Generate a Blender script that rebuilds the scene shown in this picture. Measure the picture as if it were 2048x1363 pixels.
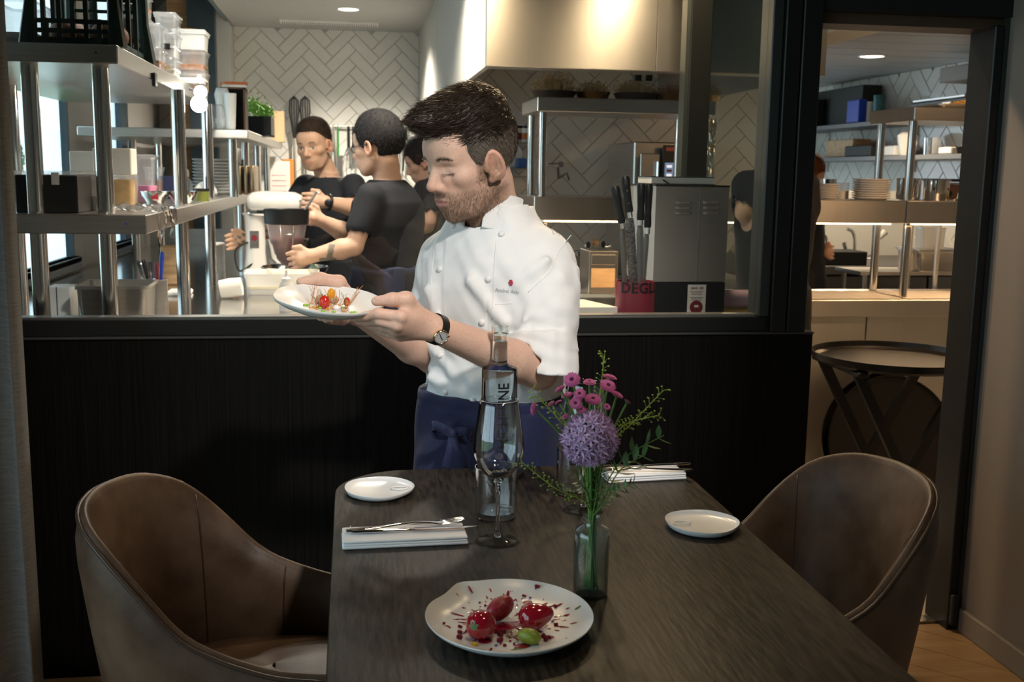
import bpy, bmesh, math, random
import numpy as np
from mathutils import Vector, Matrix, Euler
from mathutils.bvhtree import BVHTree
from math import pi, sin, cos, radians as R
random.seed(7); rng = np.random.default_rng(7)
for o in list(bpy.data.objects): bpy.data.objects.remove(o)
SC = bpy.context.scene; COL = SC.collection

# ------------------------------------------------------------------ camera
FPX = 2130.0; CAMZ = 1.40
yaw, pit, rol = R(8.65), R(8.97), R(.863)
C_ = np.array([0, 0, CAMZ])
FW = np.array([sin(yaw)*cos(pit), cos(yaw)*cos(pit), -sin(pit)])
_r = np.array([cos(yaw), -sin(yaw), 0.0]); _u = np.cross(_r, FW)
RT = _r*cos(rol)+_u*sin(rol); UP = -_r*sin(rol)+_u*cos(rol)
def P(x, y, X=None, Y=None, Z=None):
    """photo pixel (2048x1363) -> point on the plane X=, Y= or Z="""
    d = FW + RT*(x-1024)/FPX - UP*(y-681.5)/FPX
    t = X/d[0] if X is not None else Y/d[1] if Y is not None else (Z-CAMZ)/d[2]
    return C_ + t*d
cd = bpy.data.cameras.new('camera'); cam = bpy.data.objects.new('camera', cd); COL.objects.link(cam)
m = Matrix.Identity(4)
for i in range(3):
    m[i][0] = RT[i]; m[i][1] = UP[i]; m[i][2] = -FW[i]; m[i][3] = C_[i]
cam.matrix_world = m
cd.sensor_width = 36; cd.lens = 36*FPX/2048; cd.clip_start = .02; cd.clip_end = 100
cd.dof.use_dof = True; cd.dof.focus_distance = 2.1; cd.dof.aperture_fstop = 8.5
SC.camera = cam

# ------------------------------------------------------------------ world, exposure, lights
vs = SC.view_settings; vs.view_transform = 'Standard'; vs.look = 'None'; vs.exposure = 0.0; vs.gamma = 1; vs.use_curve_mapping = False
w = bpy.data.worlds.new('sky'); SC.world = w; w.use_nodes = True
nt = w.node_tree; bg = nt.nodes['Background']
bg.inputs[0].default_value = (.72, .88, 1.0, 1); bg.inputs[1].default_value = 2.9
def light(name, kind, loc, target, power, color, size=.1, spot=60, blend=.5, sy=None):
    l = bpy.data.lights.new(name, kind); l.energy = power; l.color = color
    if kind == 'SPOT': l.spot_size = R(spot); l.spot_blend = blend; l.shadow_soft_size = size
    elif kind == 'AREA':
        l.size = size
        if sy: l.shape = 'RECTANGLE'; l.size_y = sy
    else: l.shadow_soft_size = size
    o = bpy.data.objects.new(name, l); COL.objects.link(o); o.location = loc
    d = Vector(target)-Vector(loc)
    o.rotation_euler = d.to_track_quat('-Z', 'Y').to_euler()
    return o
WARM = (1, .78, .52); NEUT = (1, .93, .84)
light('ceiling_spot_front_offscreen', 'SPOT', (.75, .15, 2.7), (.26, 2.35, 1.28), 245, (1, .95, .89), .09, 37, .6)
light('ceiling_spot_table_offscreen', 'SPOT', (.2, 2.0, 2.7), (.3, 1.7, .77), 11, (1, .72, .42), .07, 75, .7)
light('ceiling_spot_table_offscreen', 'SPOT', (.75, .9, 2.7), (.42, 1.5, .95), 20, (1, .82, .6), .07, 85, .8)
light('ceiling_spot_chair_offscreen', 'SPOT', (-.9, 2.35, 2.7), (-.35, 1.9, .7), 10, WARM, .05, 70, .7)
def portal(loc, target, sx, sy, name):
    o = light(name, 'AREA', loc, target, 1, (1, 1, 1), sx, sy=sy); o.data.cycles.is_portal = True

# ------------------------------------------------------------------ object helpers
def link(o): COL.objects.link(o); return o
def tag(o, label=None, cat=None, group=None, kind=None):
    if label: o['label'] = label
    if cat: o['category'] = cat
    if group: o['group'] = group
    if kind: o['kind'] = kind
    return o
def thing(name, label, cat, loc=(0, 0, 0), rz=0, group=None):
    o = link(bpy.data.objects.new(name, None)); o.location = tuple(float(v) for v in loc); o.rotation_euler = (0, 0, rz)
    o.empty_display_size = .05
    return tag(o, label, cat, group)
def dup(root, loc=None, rz=None, label=None, group=None, parent=None, scale=None):
    c = root.copy(); COL.objects.link(c)
    if parent is not None: c.parent = parent
    if loc is not None: c.location = tuple(float(v) for v in loc)
    if rz is not None: c.rotation_euler = (0, 0, rz)
    if scale is not None: c.scale = (scale,)*3 if not hasattr(scale, '__len__') else scale
    if label: c['label'] = label
    if group: c['group'] = group
    for ch in [x for x in root.children]: dup(ch, parent=c)
    return c
def meshobj(name, verts, faces, mat, parent=None, smooth=35, world=False):
    me = bpy.data.meshes.new(name); me.from_pydata([tuple(map(float, v)) for v in verts], [], faces); me.update()
    return finish(name, me, mat, parent, smooth, world)
def finish(name, me, mat, parent=None, smooth=35, world=False):
    if mat: me.materials.append(mat)
    if smooth:
        me.polygons.foreach_set('use_smooth', [True]*len(me.polygons))
        if smooth < 180: me.set_sharp_from_angle(angle=R(smooth))
    o = link(bpy.data.objects.new(name, me))
    if parent is not None:
        o.parent = parent
        if world:
            l = parent.location.copy(); p = parent.parent
            while p is not None: l = l+p.location; p = p.parent
            rz = parent.rotation_euler.z
            o.matrix_parent_inverse = Matrix.Identity(4)
            o.location = -l if abs(rz) < 1e-9 else Matrix.Rotation(-rz, 3, 'Z') @ (-l)
            if abs(rz) > 1e-9: o.rotation_euler = (0, 0, -rz)
    return o
def frame_of(d):
    d = Vector(d).normalized(); a = Vector((0, 0, 1)) if abs(d.z) < .9 else Vector((1, 0, 0))
    x = d.cross(a).normalized(); return x, d.cross(x).normalized(), d
class MB:
    """collects shapes into ONE mesh"""
    def __init__(s): s.v = []; s.f = []
    def add(s, v, f):
        n = len(s.v); s.v += [tuple(map(float, q)) for q in v]; s.f += [tuple(i+n for i in q) for q in f]; return s
    def box(s, lo, hi, rz=0, piv=None, bevel=0, M=None, seg=1):
        lo = Vector(tuple(map(float, lo))); hi = Vector(tuple(map(float, hi)))
        if bevel:
            bm = bmesh.new(); bmesh.ops.create_cube(bm, size=1)
            for q in bm.verts: q.co = Vector(((lo.x+hi.x)/2+q.co.x*(hi.x-lo.x), (lo.y+hi.y)/2+q.co.y*(hi.y-lo.y), (lo.z+hi.z)/2+q.co.z*(hi.z-lo.z)))
            bmesh.ops.bevel(bm, geom=bm.edges[:], offset=bevel, segments=seg, affect='EDGES', profile=.5)
            v = [q.co.copy() for q in bm.verts]; bm.verts.index_update(); f = [tuple(q.index for q in p.verts) for p in bm.faces]; bm.free()
        else:
            v = [Vector((x, y, z)) for z in (lo.z, hi.z) for y in (lo.y, hi.y) for x in (lo.x, hi.x)]
            f = [(0, 2, 3, 1), (4, 5, 7, 6), (0, 1, 5, 4), (1, 3, 7, 5), (3, 2, 6, 7), (2, 0, 4, 6)]
        if rz:
            c = Vector(tuple(map(float, piv))) if piv is not None else (lo+hi)/2; m = Matrix.Rotation(rz, 3, 'Z')
            v = [c+m @ (q-c) for q in v]
        if M is not None: v = [M @ q for q in v]
        return s.add(v, f)
    def tube(s, pts, r, n=8, cap=True, closed=False, flat=None):
        pts = [Vector(tuple(map(float, p))) for p in pts]; k = len(pts)
        rr = list(r) if hasattr(r, '__len__') else [r]*k
        v = []; px = None
        for i, p in enumerate(pts):
            if closed: d = pts[(i+1) % k]-pts[i-1]
            else: d = pts[min(i+1, k-1)]-pts[max(i-1, 0)]
            if d.length < 1e-9: d = Vector((0, 0, 1))
            d.normalize()
            if px is None: px, py, _ = frame_of(d)
            else:
                px = (px-d*px.dot(d));
                px = px.normalized() if px.length > 1e-6 else frame_of(d)[0]
                py = d.cross(px)
            for j in range(n):
                a = 2*pi*j/n; v.append(p+px*(cos(a)*rr[i])+py*(sin(a)*rr[i]*(flat or 1)))
        f = []
        for i in range(k if closed else k-1):
            for j in range(n):
                a, b = i*n, ((i+1) % k)*n
                f.append((a+j, a+(j+1) % n, b+(j+1) % n, b+j))
        if cap and not closed:
            f.append(tuple(range(n-1, -1, -1))); f.append(tuple((k-1)*n+j for j in range(n)))
        return s.add(v, f)
    def cyl(s, c, r, h, n=20, r2=None):
        c = Vector(tuple(map(float, c))); return s.tube([c, c+Vector((0, 0, h))], [r, r if r2 is None else r2], n)
    def lathe(s, prof, c=(0, 0, 0), n=32, fx=None, M=None):
        """prof: list of (radius, z); fx(angle)->radial factor"""
        c = Vector(tuple(map(float, c))); v = []; f = []; rows = []
        for (r, z) in prof:
            if r < 1e-6: rows.append([len(v)]); v.append(Vector((0, 0, z)))
            else:
                rows.append(list(range(len(v), len(v)+n)))
                for j in range(n):
                    a = 2*pi*j/n; q = r*(fx(a, r, z) if fx else 1); v.append(Vector((q*cos(a), q*sin(a), z)))
        for a, b in zip(rows[:-1], rows[1:]):
            for j in range(n):
                k = (j+1) % n
                if len(a) == 1 and len(b) == 1: continue
                if len(a) == 1: f.append((a[0], b[k], b[j]))
                elif len(b) == 1: f.append((a[j], a[k], b[0]))
                else: f.append((a[j], a[k], b[k], b[j]))
        if M is not None: v = [M @ q for q in v]
        return s.add([q+c for q in v], f)
    def ell(s, c, r, n=12, m=8, M=None):
        c = Vector(tuple(map(float, c))); r = r if hasattr(r, '__len__') else (r,)*3
        v = [Vector((0, 0, -1))]; f = []
        for i in range(1, m):
            t = -pi/2+pi*i/m
            for j in range(n): a = 2*pi*j/n; v.append(Vector((cos(t)*cos(a), cos(t)*sin(a), sin(t))))
        v.append(Vector((0, 0, 1))); L = len(v)-1
        for j in range(n):
            k = (j+1) % n; f.append((0, 1+k, 1+j)); f.append((L, L-n+j, L-n+k))
            for i in range(m-2): a = 1+i*n; f.append((a+j, a+k, a+n+k, a+n+j))
        v = [Vector((q.x*r[0], q.y*r[1], q.z*r[2])) for q in v]
        if M is not None: v = [M @ q for q in v]
        return s.add([q+c for q in v], f)
    def prism(s, poly, z0, z1, M=None):
        n = len(poly); v = [Vector((x, y, z0)) for x, y in poly]+[Vector((x, y, z1)) for x, y in poly]
        f = [tuple(range(n-1, -1, -1)), tuple(range(n, 2*n))]+[(i, (i+1) % n, n+(i+1) % n, n+i) for i in range(n)]
        if M is not None: v = [M @ q for q in v]
        return s.add(v, f)
    def grid(s, rows, closed_u=False):
        """rows: list of equally long point lists"""
        k = len(rows[0]); v = [p for r in rows for p in r]; f = []
        for i in range(len(rows)-1):
            for j in range(k if closed_u else k-1):
                a = i*k+j; b = i*k+(j+1) % k; f.append((a, b, b+k, a+k))
        return s.add(v, f)
    def build(s, name, mat, parent=None, smooth=35, world=False):
        return meshobj(name, s.v, s.f, mat, parent, smooth, world)
def text_mesh(body, size, extrude=0.0, spacing=1.0, bold=0.0):
    cu = bpy.data.curves.new('t', 'FONT'); cu.body = body; cu.size = size; cu.extrude = extrude; cu.space_character = spacing; cu.offset = bold
    cu.align_x = 'CENTER'; cu.align_y = 'CENTER'; cu.resolution_u = 4
    o = link(bpy.data.objects.new('t', cu)); dg = bpy.context.evaluated_depsgraph_get()
    me = bpy.data.meshes.new_from_object(o.evaluated_get(dg)); COL.objects.unlink(o); bpy.data.objects.remove(o)
    return me
def catmull(pts, n=6):
    pts = [np.array(p, float) for p in pts]; out = []
    for i in range(len(pts)-1):
        p0 = pts[max(i-1, 0)]; p1 = pts[i]; p2 = pts[i+1]; p3 = pts[min(i+2, len(pts)-1)]
        for t in np.linspace(0, 1, n, endpoint=False):
            out.append(.5*((2*p1)+(-p0+p2)*t+(2*p0-5*p1+4*p2-p3)*t*t+(-p0+3*p1-3*p2+p3)*t**3))
    out.append(pts[-1]); return out

# ------------------------------------------------------------------ materials
MATS = {}
def mat(name, col=(.5, .5, .5), rough=.5, metal=0, var=0, vscale=20, vstretch=(1, 1, 1), bump=0, bscale=60, bstretch=None, spec=.5,
        trans=0, ior=1.45, emit=None, estr=0, aniso=0, coat=0, sss=0, col2=None, attr=False, sheen=0, dist=.002, alpha=1, rvar=0):
    if name in MATS: return MATS[name]
    m = bpy.data.materials.new(name); m.use_nodes = True; t = m.node_tree; b = t.nodes['Principled BSDF']
    b.inputs['Base Color'].default_value = (*col, 1); b.inputs['Roughness'].default_value = rough; b.inputs['Metallic'].default_value = metal
    b.inputs['Specular IOR Level'].default_value = spec; b.inputs['Transmission Weight'].default_value = trans; b.inputs['IOR'].default_value = ior
    b.inputs['Anisotropic'].default_value = aniso; b.inputs['Coat Weight'].default_value = coat; b.inputs['Coat Roughness'].default_value = .08
    b.inputs['Alpha'].default_value = alpha
    if sheen: b.inputs['Sheen Weight'].default_value = sheen
    if sss:
        b.inputs['Subsurface Weight'].default_value = sss; b.inputs['Subsurface Radius'].default_value = (.012, .005, .0025); b.inputs['Subsurface Scale'].default_value = 1
    if emit: b.inputs['Emission Color'].default_value = (*emit, 1); b.inputs['Emission Strength'].default_value = estr
    def coords(stretch):
        tc = t.nodes.new('ShaderNodeTexCoord'); mp = t.nodes.new('ShaderNodeMapping'); mp.inputs['Scale'].default_value = stretch
        t.links.new(tc.outputs['Object'], mp.inputs['Vector']); return mp.outputs['Vector']
    src = None
    if attr:
        a = t.nodes.new('ShaderNodeAttribute'); a.attribute_name = 'Col'; src = a.outputs['Color']
    if var or col2:
        n = t.nodes.new('ShaderNodeTexNoise'); n.inputs['Scale'].default_value = vscale; n.inputs['Detail'].default_value = 5; n.inputs['Roughness'].default_value = .6
        t.links.new(coords(vstretch), n.inputs['Vector'])
        mx = t.nodes.new('ShaderNodeMix'); mx.data_type = 'RGBA'
        rp = t.nodes.new('ShaderNodeMapRange'); rp.inputs['From Min'].default_value = .32; rp.inputs['From Max'].default_value = .68
        t.links.new(n.outputs['Fac'], rp.inputs['Value']); t.links.new(rp.outputs[0], mx.inputs['Factor'])
        c2 = col2 if col2 else tuple(min(1, c*(1+var)) for c in col); c1 = col if col2 else tuple(c*(1-var) for c in col)
        if src is None:
            mx.inputs['A'].default_value = (*c1, 1); mx.inputs['B'].default_value = (*c2, 1)
        else:
            mx.blend_type = 'MULTIPLY'; mx.inputs['Factor'].default_value = 1
            for l in list(mx.inputs['Factor'].links): t.links.remove(l)
            rp.inputs['To Min'].default_value = 1-var; rp.inputs['To Max'].default_value = 1+var*.4
            cb = t.nodes.new('ShaderNodeCombineColor')
            for q in range(3): t.links.new(rp.outputs[0], cb.inputs[q])
            t.links.new(src, mx.inputs['A']); t.links.new(cb.outputs[0], mx.inputs['B'])
        src = mx.outputs['Result']
        if rvar:
            rr = t.nodes.new('ShaderNodeMapRange'); rr.inputs['To Min'].default_value = max(.02, rough-rvar); rr.inputs['To Max'].default_value = rough+rvar
            t.links.new(n.outputs['Fac'], rr.inputs['Value']); t.links.new(rr.outputs[0], b.inputs['Roughness'])
    if src is not None: t.links.new(src, b.inputs['Base Color'])
    if bump:
        n2 = t.nodes.new('ShaderNodeTexNoise'); n2.inputs['Scale'].default_value = bscale; n2.inputs['Detail'].default_value = 4
        t.links.new(coords(bstretch or vstretch), n2.inputs['Vector'])
        bp = t.nodes.new('ShaderNodeBump'); bp.inputs['Strength'].default_value = bump; bp.inputs['Distance'].default_value = dist
        t.links.new(n2.outputs['Fac'], bp.inputs['Height']); t.links.new(bp.outputs['Normal'], b.inputs['Normal'])
    if aniso:
        tg = t.nodes.new('ShaderNodeTangent'); tg.direction_type = 'RADIAL'; tg.axis = 'Z'; t.links.new(tg.outputs[0], b.inputs['Tangent']); b.inputs['Anisotropic Rotation'].default_value = .25 if aniso > .6 else 0
    MATS[name] = m; return m
def thin_glass(name, tint=(1, 1, 1), rough=.0, gain=1.0, haze=0, hcol=(.8, .8, .8), edge=5):
    """single-walled clear sheet: transparent plus Fresnel reflection (and a little diffuse haze for milky plastic)"""
    if name in MATS: return MATS[name]
    m = bpy.data.materials.new(name); m.use_nodes = True; t = m.node_tree; t.nodes.clear()
    out = t.nodes.new('ShaderNodeOutputMaterial'); tr = t.nodes.new('ShaderNodeBsdfTransparent'); tr.inputs[0].default_value = (*tint, 1)
    gl = t.nodes.new('ShaderNodeBsdfGlossy'); gl.inputs['Roughness'].default_value = rough
    lw = t.nodes.new('ShaderNodeLayerWeight'); lw.inputs[0].default_value = .5
    pw = t.nodes.new('ShaderNodeMath'); pw.operation = 'POWER'; pw.inputs[1].default_value = edge
    ma = t.nodes.new('ShaderNodeMath'); ma.operation = 'MULTIPLY_ADD'; ma.inputs[1].default_value = .96; ma.inputs[2].default_value = .04
    t.links.new(lw.outputs['Facing'], pw.inputs[0]); t.links.new(pw.outputs[0], ma.inputs[0])
    mx = t.nodes.new('ShaderNodeMixShader'); f = ma.outputs[0]
    if gain != 1:
        mu = t.nodes.new('ShaderNodeMath'); mu.operation = 'MULTIPLY'; mu.inputs[1].default_value = gain; mu.use_clamp = True
        t.links.new(f, mu.inputs[0]); f = mu.outputs[0]
    base = tr.outputs[0]
    if haze:
        df = t.nodes.new('ShaderNodeBsdfDiffuse'); df.inputs[0].default_value = (*hcol, 1)
        tl = t.nodes.new('ShaderNodeBsdfTranslucent'); tl.inputs[0].default_value = (*hcol, 1)
        a = t.nodes.new('ShaderNodeMixShader'); a.inputs[0].default_value = .5
        t.links.new(df.outputs[0], a.inputs[1]); t.links.new(tl.outputs[0], a.inputs[2])
        m2 = t.nodes.new('ShaderNodeMixShader'); m2.inputs[0].default_value = haze
        t.links.new(base, m2.inputs[1]); t.links.new(a.outputs[0], m2.inputs[2]); base = m2.outputs[0]
    t.links.new(f, mx.inputs[0]); t.links.new(base, mx.inputs[1]); t.links.new(gl.outputs[0], mx.inputs[2])
    t.links.new(mx.outputs[0], out.inputs[0]); MATS[name] = m; return m

M_panel = mat('black_oak', (.0015, .0014, .0013), .5, spec=.16, col2=(.0075, .0068, .006), vscale=9, vstretch=(22, 22, .25), bump=.35, bscale=14, bstretch=(22, 22, .3))
M_frame = mat('black_lacquer', (.012, .013, .0125), .38, spec=.4)
M_frame2 = mat('grey_green_lacquer', (.035, .043, .042), .35)
M_winframe = mat('blue_grey_frame', (.055, .085, .11), .4)
M_steel = mat('brushed_steel', (.62, .60, .57), .3, 1, var=.08, vscale=3, vstretch=(2, 2, 60), bump=.06, bscale=30, bstretch=(1, 1, 60), aniso=.5)
M_steelh = mat('brushed_steel_horizontal', (.64, .61, .57), .3, 1, var=.08, vscale=3, vstretch=(2, 40, 60), bump=.05, bscale=30, bstretch=(1, 60, 60), aniso=.5)
M_hood = mat('hood_steel', (.66, .645, .62), .36, 1, var=.06, vscale=2, vstretch=(3, 3, .6), bump=.05, bscale=40, bstretch=(30, 30, .6), aniso=.75)
M_post = mat('polished_steel', (.68, .66, .63), .16, 1)
M_chrome = mat('chrome', (.8, .8, .8), .07, 1)
M_tile = mat('white_tile', (.74, .73, .69), .12, spec=.6, bump=.05, bscale=8)
M_grout = mat('grey_grout', (.42, .41, .39), .8)
M_plaster = mat('grey_plaster', (.5, .49, .46), .65, bump=.04)
M_ceil = mat('ceiling_grey', (.42, .42, .41), .6)
M_ceilw = mat('ceiling_plank', (.47, .46, .445), .4)
M_wallr = mat('taupe_paint', (.28, .24, .21), .6, bump=.05, bscale=200)
M_glass = thin_glass('partition_glass', (.985, .995, .99), gain=.55)
M_winglass = thin_glass('window_glass', (.93, .98, .98))
M_thin = thin_glass('drinking_glass', (.98, .985, .985), gain=2.2, edge=3.2)
M_plast = thin_glass('clear_plastic', (.95, .95, .95), .12, 1.2, .22, (.9, .9, .9))
M_film = thin_glass('cling_film', (.97, .97, .97), .05, 2.2, .06, (.9, .9, .9))
M_milk = mat('milky_plastic', (.86, .85, .82), .35, trans=.25, sss=0)
M_white = mat('white_plastic', (.82, .82, .8), .35)
M_porc = mat('white_porcelain', (.80, .79, .77), .24, spec=.5)
M_black = mat('black_plastic', (.012, .012, .013), .38)
M_blackm = mat('matt_black', (.014, .014, .014), .6)
M_dark = mat('dark_grey', (.05, .05, .052), .5)
M_floor = mat('oak_floor', (.40, .23, .10), .38, col2=(.52, .33, .16), vscale=3, vstretch=(1.2, 14, 14), bump=.1, bscale=20, bstretch=(1, 18, 18))
M_ftile = mat('cream_floor_tile', (.5, .45, .37), .45, var=.06, vscale=6)
M_leather = mat('brown_leather', (.06, .033, .019), .44, col2=(.13, .083, .054), vscale=9, bump=.2, bscale=150, rvar=.18, dist=.0014, spec=.28)
M_pipe = mat('leather_piping', (.05, .03, .02), .4)
M_table = mat('dark_oak', (.003, .0024, .0018), .44, col2=(.05, .038, .0255), vscale=17, vstretch=(8, 1.0, 1), bump=.5, bscale=17, bstretch=(8, 1.0, 1), dist=.0014, spec=.2)
M_linen = mat('white_linen', (.83, .83, .84), .8, bump=.15, bscale=400, dist=.0006)
M_curt = mat('grey_linen_curtain', (.13, .13, .125), .85, col2=(.2, .195, .185), vscale=26, vstretch=(1, 1, 9), bump=.4, bscale=160, bstretch=(5, 5, 1))
M_bulb = mat('lamp_glow', (1, 1, 1), .3, emit=(1, .93, .82), estr=9)
M_led = mat('led_strip', (1, 1, 1), .3, emit=(1, .78, .48), estr=5)
M_brass = mat('brass', (.75, .5, .18), .25, 1)
M_gold = mat('gold', (.95, .68, .36), .15, 1)
M_wood = mat('pale_wood', (.5, .32, .17), .5, var=.25, vscale=6, vstretch=(1, 8, 8))
M_red = mat('raspberry_red_plastic', (.2, .02, .035), .38)
M_ink = mat('black_print', (.006, .006, .006), .5)
M_grass = mat('herb_green', (.2, .42, .05), .6)
M_leaf = mat('leaf_green', (.075, .17, .05), .45, var=.3, vscale=40)
M_sprig = mat('sprig_green', (.27, .38, .05), .5)
M_stem = mat('stem_green', (.11, .24, .05), .45)
M_paper = mat('paper_white', (.8, .78, .72), .8)
M_card = mat('kraft_card', (.5, .36, .2), .75)
M_blue = mat('blue_plastic', (.02, .06, .45), .4)
M_orange = mat('orange_food', (.55, .2, .05), .5, var=.3, vscale=60)
M_yellow = mat('amber_food', (.62, .36, .08), .5, var=.2, vscale=40)
M_brownf = mat('brown_food', (.25, .11, .05), .7, var=.4, vscale=60)
# ================================================================== setting
def struct(name, mb, mt, parent=None, smooth=35, label=None):
    o = mb.build(name, mt, parent, smooth)
    if parent is None: tag(o, label, None, None, 'structure')
    return o
def B(*a, **k): return MB().box(*a, **k)

# ---- herringbone pieces: every tile / plank its own object
def herring(parent, name, org, ex, ey, W, H, w, n, gap, thick, mt, ang=pi/4, off=(0, 0), limit=290, focus=None):
    org, ex, ey = Vector(org), Vector(ex), Vector(ey); nz = ex.cross(ey)
    L = n*w; ca, sa = cos(ang), sin(ang); todo = []
    K = int((W+H)/w)+2*n+6
    for k in range(-K, K):
        for j in range(-K//n-2, K//n+2):
            bx, by = k*w+j*2*L, k*w
            for kind in (0, 1):
                x0, y0, x1, y1 = (bx, by, bx+L, by+w) if kind == 0 else (bx+L, by-(n-1)*w, bx+L+w, by+w)
                x0 += gap/2; y0 += gap/2; x1 -= gap/2; y1 -= gap/2
                q = [(x*ca-y*sa+off[0], x*sa+y*ca+off[1]) for x, y in ((x0, y0), (x1, y0), (x1, y1), (x0, y1))]
                if max(a for a, _ in q) < 0 or min(a for a, _ in q) > W or max(b for _, b in q) < 0 or min(b for _, b in q) > H: continue
                inside = all(0 <= a <= W and 0 <= b <= H for a, b in q)
                if not inside:
                    for ax, lim, sg in ((0, 0, 1), (0, W, -1), (1, 0, 1), (1, H, -1)):
                        out = []
                        for i in range(len(q)):
                            a, b = q[i-1], q[i]; da, db = sg*(a[ax]-lim), sg*(b[ax]-lim)
                            if da*db < 0: t = da/(da-db); out.append((a[0]+t*(b[0]-a[0]), a[1]+t*(b[1]-a[1])))
                            if db >= 0: out.append(b)
                        q = out
                        if len(q) < 3: break
                    if len(q) < 3: continue
                    ar = abs(sum(q[i-1][0]*q[i][1]-q[i][0]*q[i-1][1] for i in range(len(q))))/2
                    if ar < w*w*.12: continue
                cx = sum(a for a, _ in q)/len(q); cy = sum(b for _, b in q)/len(q)
                todo.append((math.hypot(cx-(focus[0] if focus else W/2), cy-(focus[1] if focus else H/2)), inside, kind, q, cx, cy))
    todo.sort(key=lambda t: t[0])
    shared = {}
    for i, (_, inside, kind, q, cx, cy) in enumerate(todo[:limit]):
        def geo(q, cx, cy):
            m = MB(); k = len(q); c = .0022
            ins = [(cx+(a-cx)*(1-c/max(1e-4, math.hypot(a-cx, b-cy))*1.4), cy+(b-cy)*(1-c/max(1e-4, math.hypot(a-cx, b-cy))*1.4)) for a, b in q]
            f3 = lambda a, b, z: ex*(a-cx)+ey*(b-cy)+nz*z
            v = [f3(a, b, 0) for a, b in q]+[f3(a, b, thick*.75) for a, b in q]+[f3(a, b, thick) for a, b in ins]
            f = [(s*k+j, s*k+(j+1) % k, (s+1)*k+(j+1) % k, (s+1)*k+j) for s in (0, 1) for j in range(k)]+[tuple(2*k+j for j in range(k))]
            return m.add(v, f)
        if inside and kind in shared: o = link(bpy.data.objects.new(name, shared[kind])); o.parent = parent
        else:
            o = geo(q, cx, cy).build(name, mt, parent, 0)
            if inside: shared[kind] = o.data
        o.location = org+ex*cx+ey*cy+nz*random.uniform(-.0006, .0006)

YW = 2.94   # plane of the partition
# ---- dining side
fl = struct('floor', B((-2.3, -2.7, -.06), (1.98, YW+.06, -.012)), mat('floor_joint', (.05, .03, .015), .8))
herring(fl, 'plank', (1.0, 1.6, -.012), (1, 0, 0), (0, 1, 0), .96, 1.38, .13, 5, .002, .012, M_floor, off=(.05, .02))
pl2 = MB().box((-2.3, -2.7, -.012), (1.0, YW+.06, -.001)); pl2.box((1.0, -2.7, -.012), (1.98, 1.6, -.001))
tag(pl2.build('plank_field', M_floor, fl), kind='stuff')
struct('ceiling', B((-2.3, -2.7, 2.75), (1.98, YW+.1, 2.82)), mat('dining_ceiling', (.05, .048, .045), .8))
struct('wall_back', B((-2.3, -2.78, 0), (1.98, -2.7, 2.8)), mat('dining_wall', (.09, .08, .072), .8))
wl = MB().box((-2.36, -2.7, 0), (-2.28, YW, .2)).box((-2.36, -2.7, 2.55), (-2.28, YW, 2.8)).box((-2.36, -2.7, .2), (-2.28, -2.3, 2.55)).box((-2.36, 1.9, .2), (-2.28, YW, 2.55))
struct('wall_left', wl, mat('dining_wall', (.09, .08, .072), .8))
w0 = struct('window_1', MB().box((-2.35, -2.3, .2), (-2.29, 1.9, .26)).box((-2.35, -2.3, 2.49), (-2.29, 1.9, 2.55)).box((-2.35, -2.3, .26), (-2.29, -2.24, 2.49)).box((-2.35, 1.84, .26), (-2.29, 1.9, 2.49)).box((-2.35, -.23, .26), (-2.29, -.17, 2.49)), M_frame)
B((-2.325, -2.24, .26), (-2.32, 1.84, 2.49)).build('pane', M_winglass, w0)
portal((-2.37, -.2, 1.38), (0, -.2, 1.38), 4.2, 2.35, 'window_left_offscreen')
# right-hand wall running towards the room, with its baseboard
wr = MB().box((1.885, -2.7, 0), (1.98, YW+.0, 2.8))
struct('wall_right', wr, M_wallr)
struct('baseboard_right', B((1.873, -2.7, 0), (1.887, YW-.02, .075), bevel=.003), mat('taupe_baseboard', (.3, .26, .22), .5))
# low wall under the partition, ledge, header
lw = MB().box((-2.3, YW-.02, 0), (1.335, YW+.1, .948))
struct('wall_partition', lw, M_panel)
struct('trim_1', B((-2.3, YW-.03, .948), (1.335, YW+.1, .9545), bevel=.002), mat('ledge_edge', (.06, .06, .058), .35))
struct('wall_header', B((-2.3, YW-.02, 2.32), (1.30, YW+.1, 2.8)).box((1.30, YW-.02, 1.862), (1.98, YW+.1, 2.8)), M_blackm)
struct('trim_2', B((1.30, YW+.02, 1.832), (1.90, YW+.14, 1.862)), mat('door_lintel_brown', (.09, .055, .035), .45))
# partition window: frame, panes
w1 = struct('window_2', MB().box((-2.3, YW-.015, .9545), (1.30, YW+.06, .998), bevel=.002).box((-2.3, YW-.015, 2.28), (1.30, YW+.06, 2.32)), M_frame)
B((1.165, YW-.02, .998), (1.198, YW+.07, 2.28), bevel=.003).build('jamb', M_frame2, w1)
B((1.198, YW-.035, .955), (1.245, YW+.1, 2.32), bevel=.003).build('post', M_frame, w1)
B((1.249, YW-.035, .955), (1.305, YW+.12, 2.32), bevel=.003).build('post', M_frame, w1)
B((-1.42, YW-.015, .998), (-1.38, YW+.05, 2.28), bevel=.003).build('jamb', M_frame2, w1)
B((-1.38, YW+.012, .998), (1.165, YW+.018, 2.28)).build('pane', M_glass, w1)
B((-1.38, YW+.0, .998), (1.165, YW+.045, 1.004)).build('bead', mat('steel_bead', (.5, .5, .48), .3, 1), w1)
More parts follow.
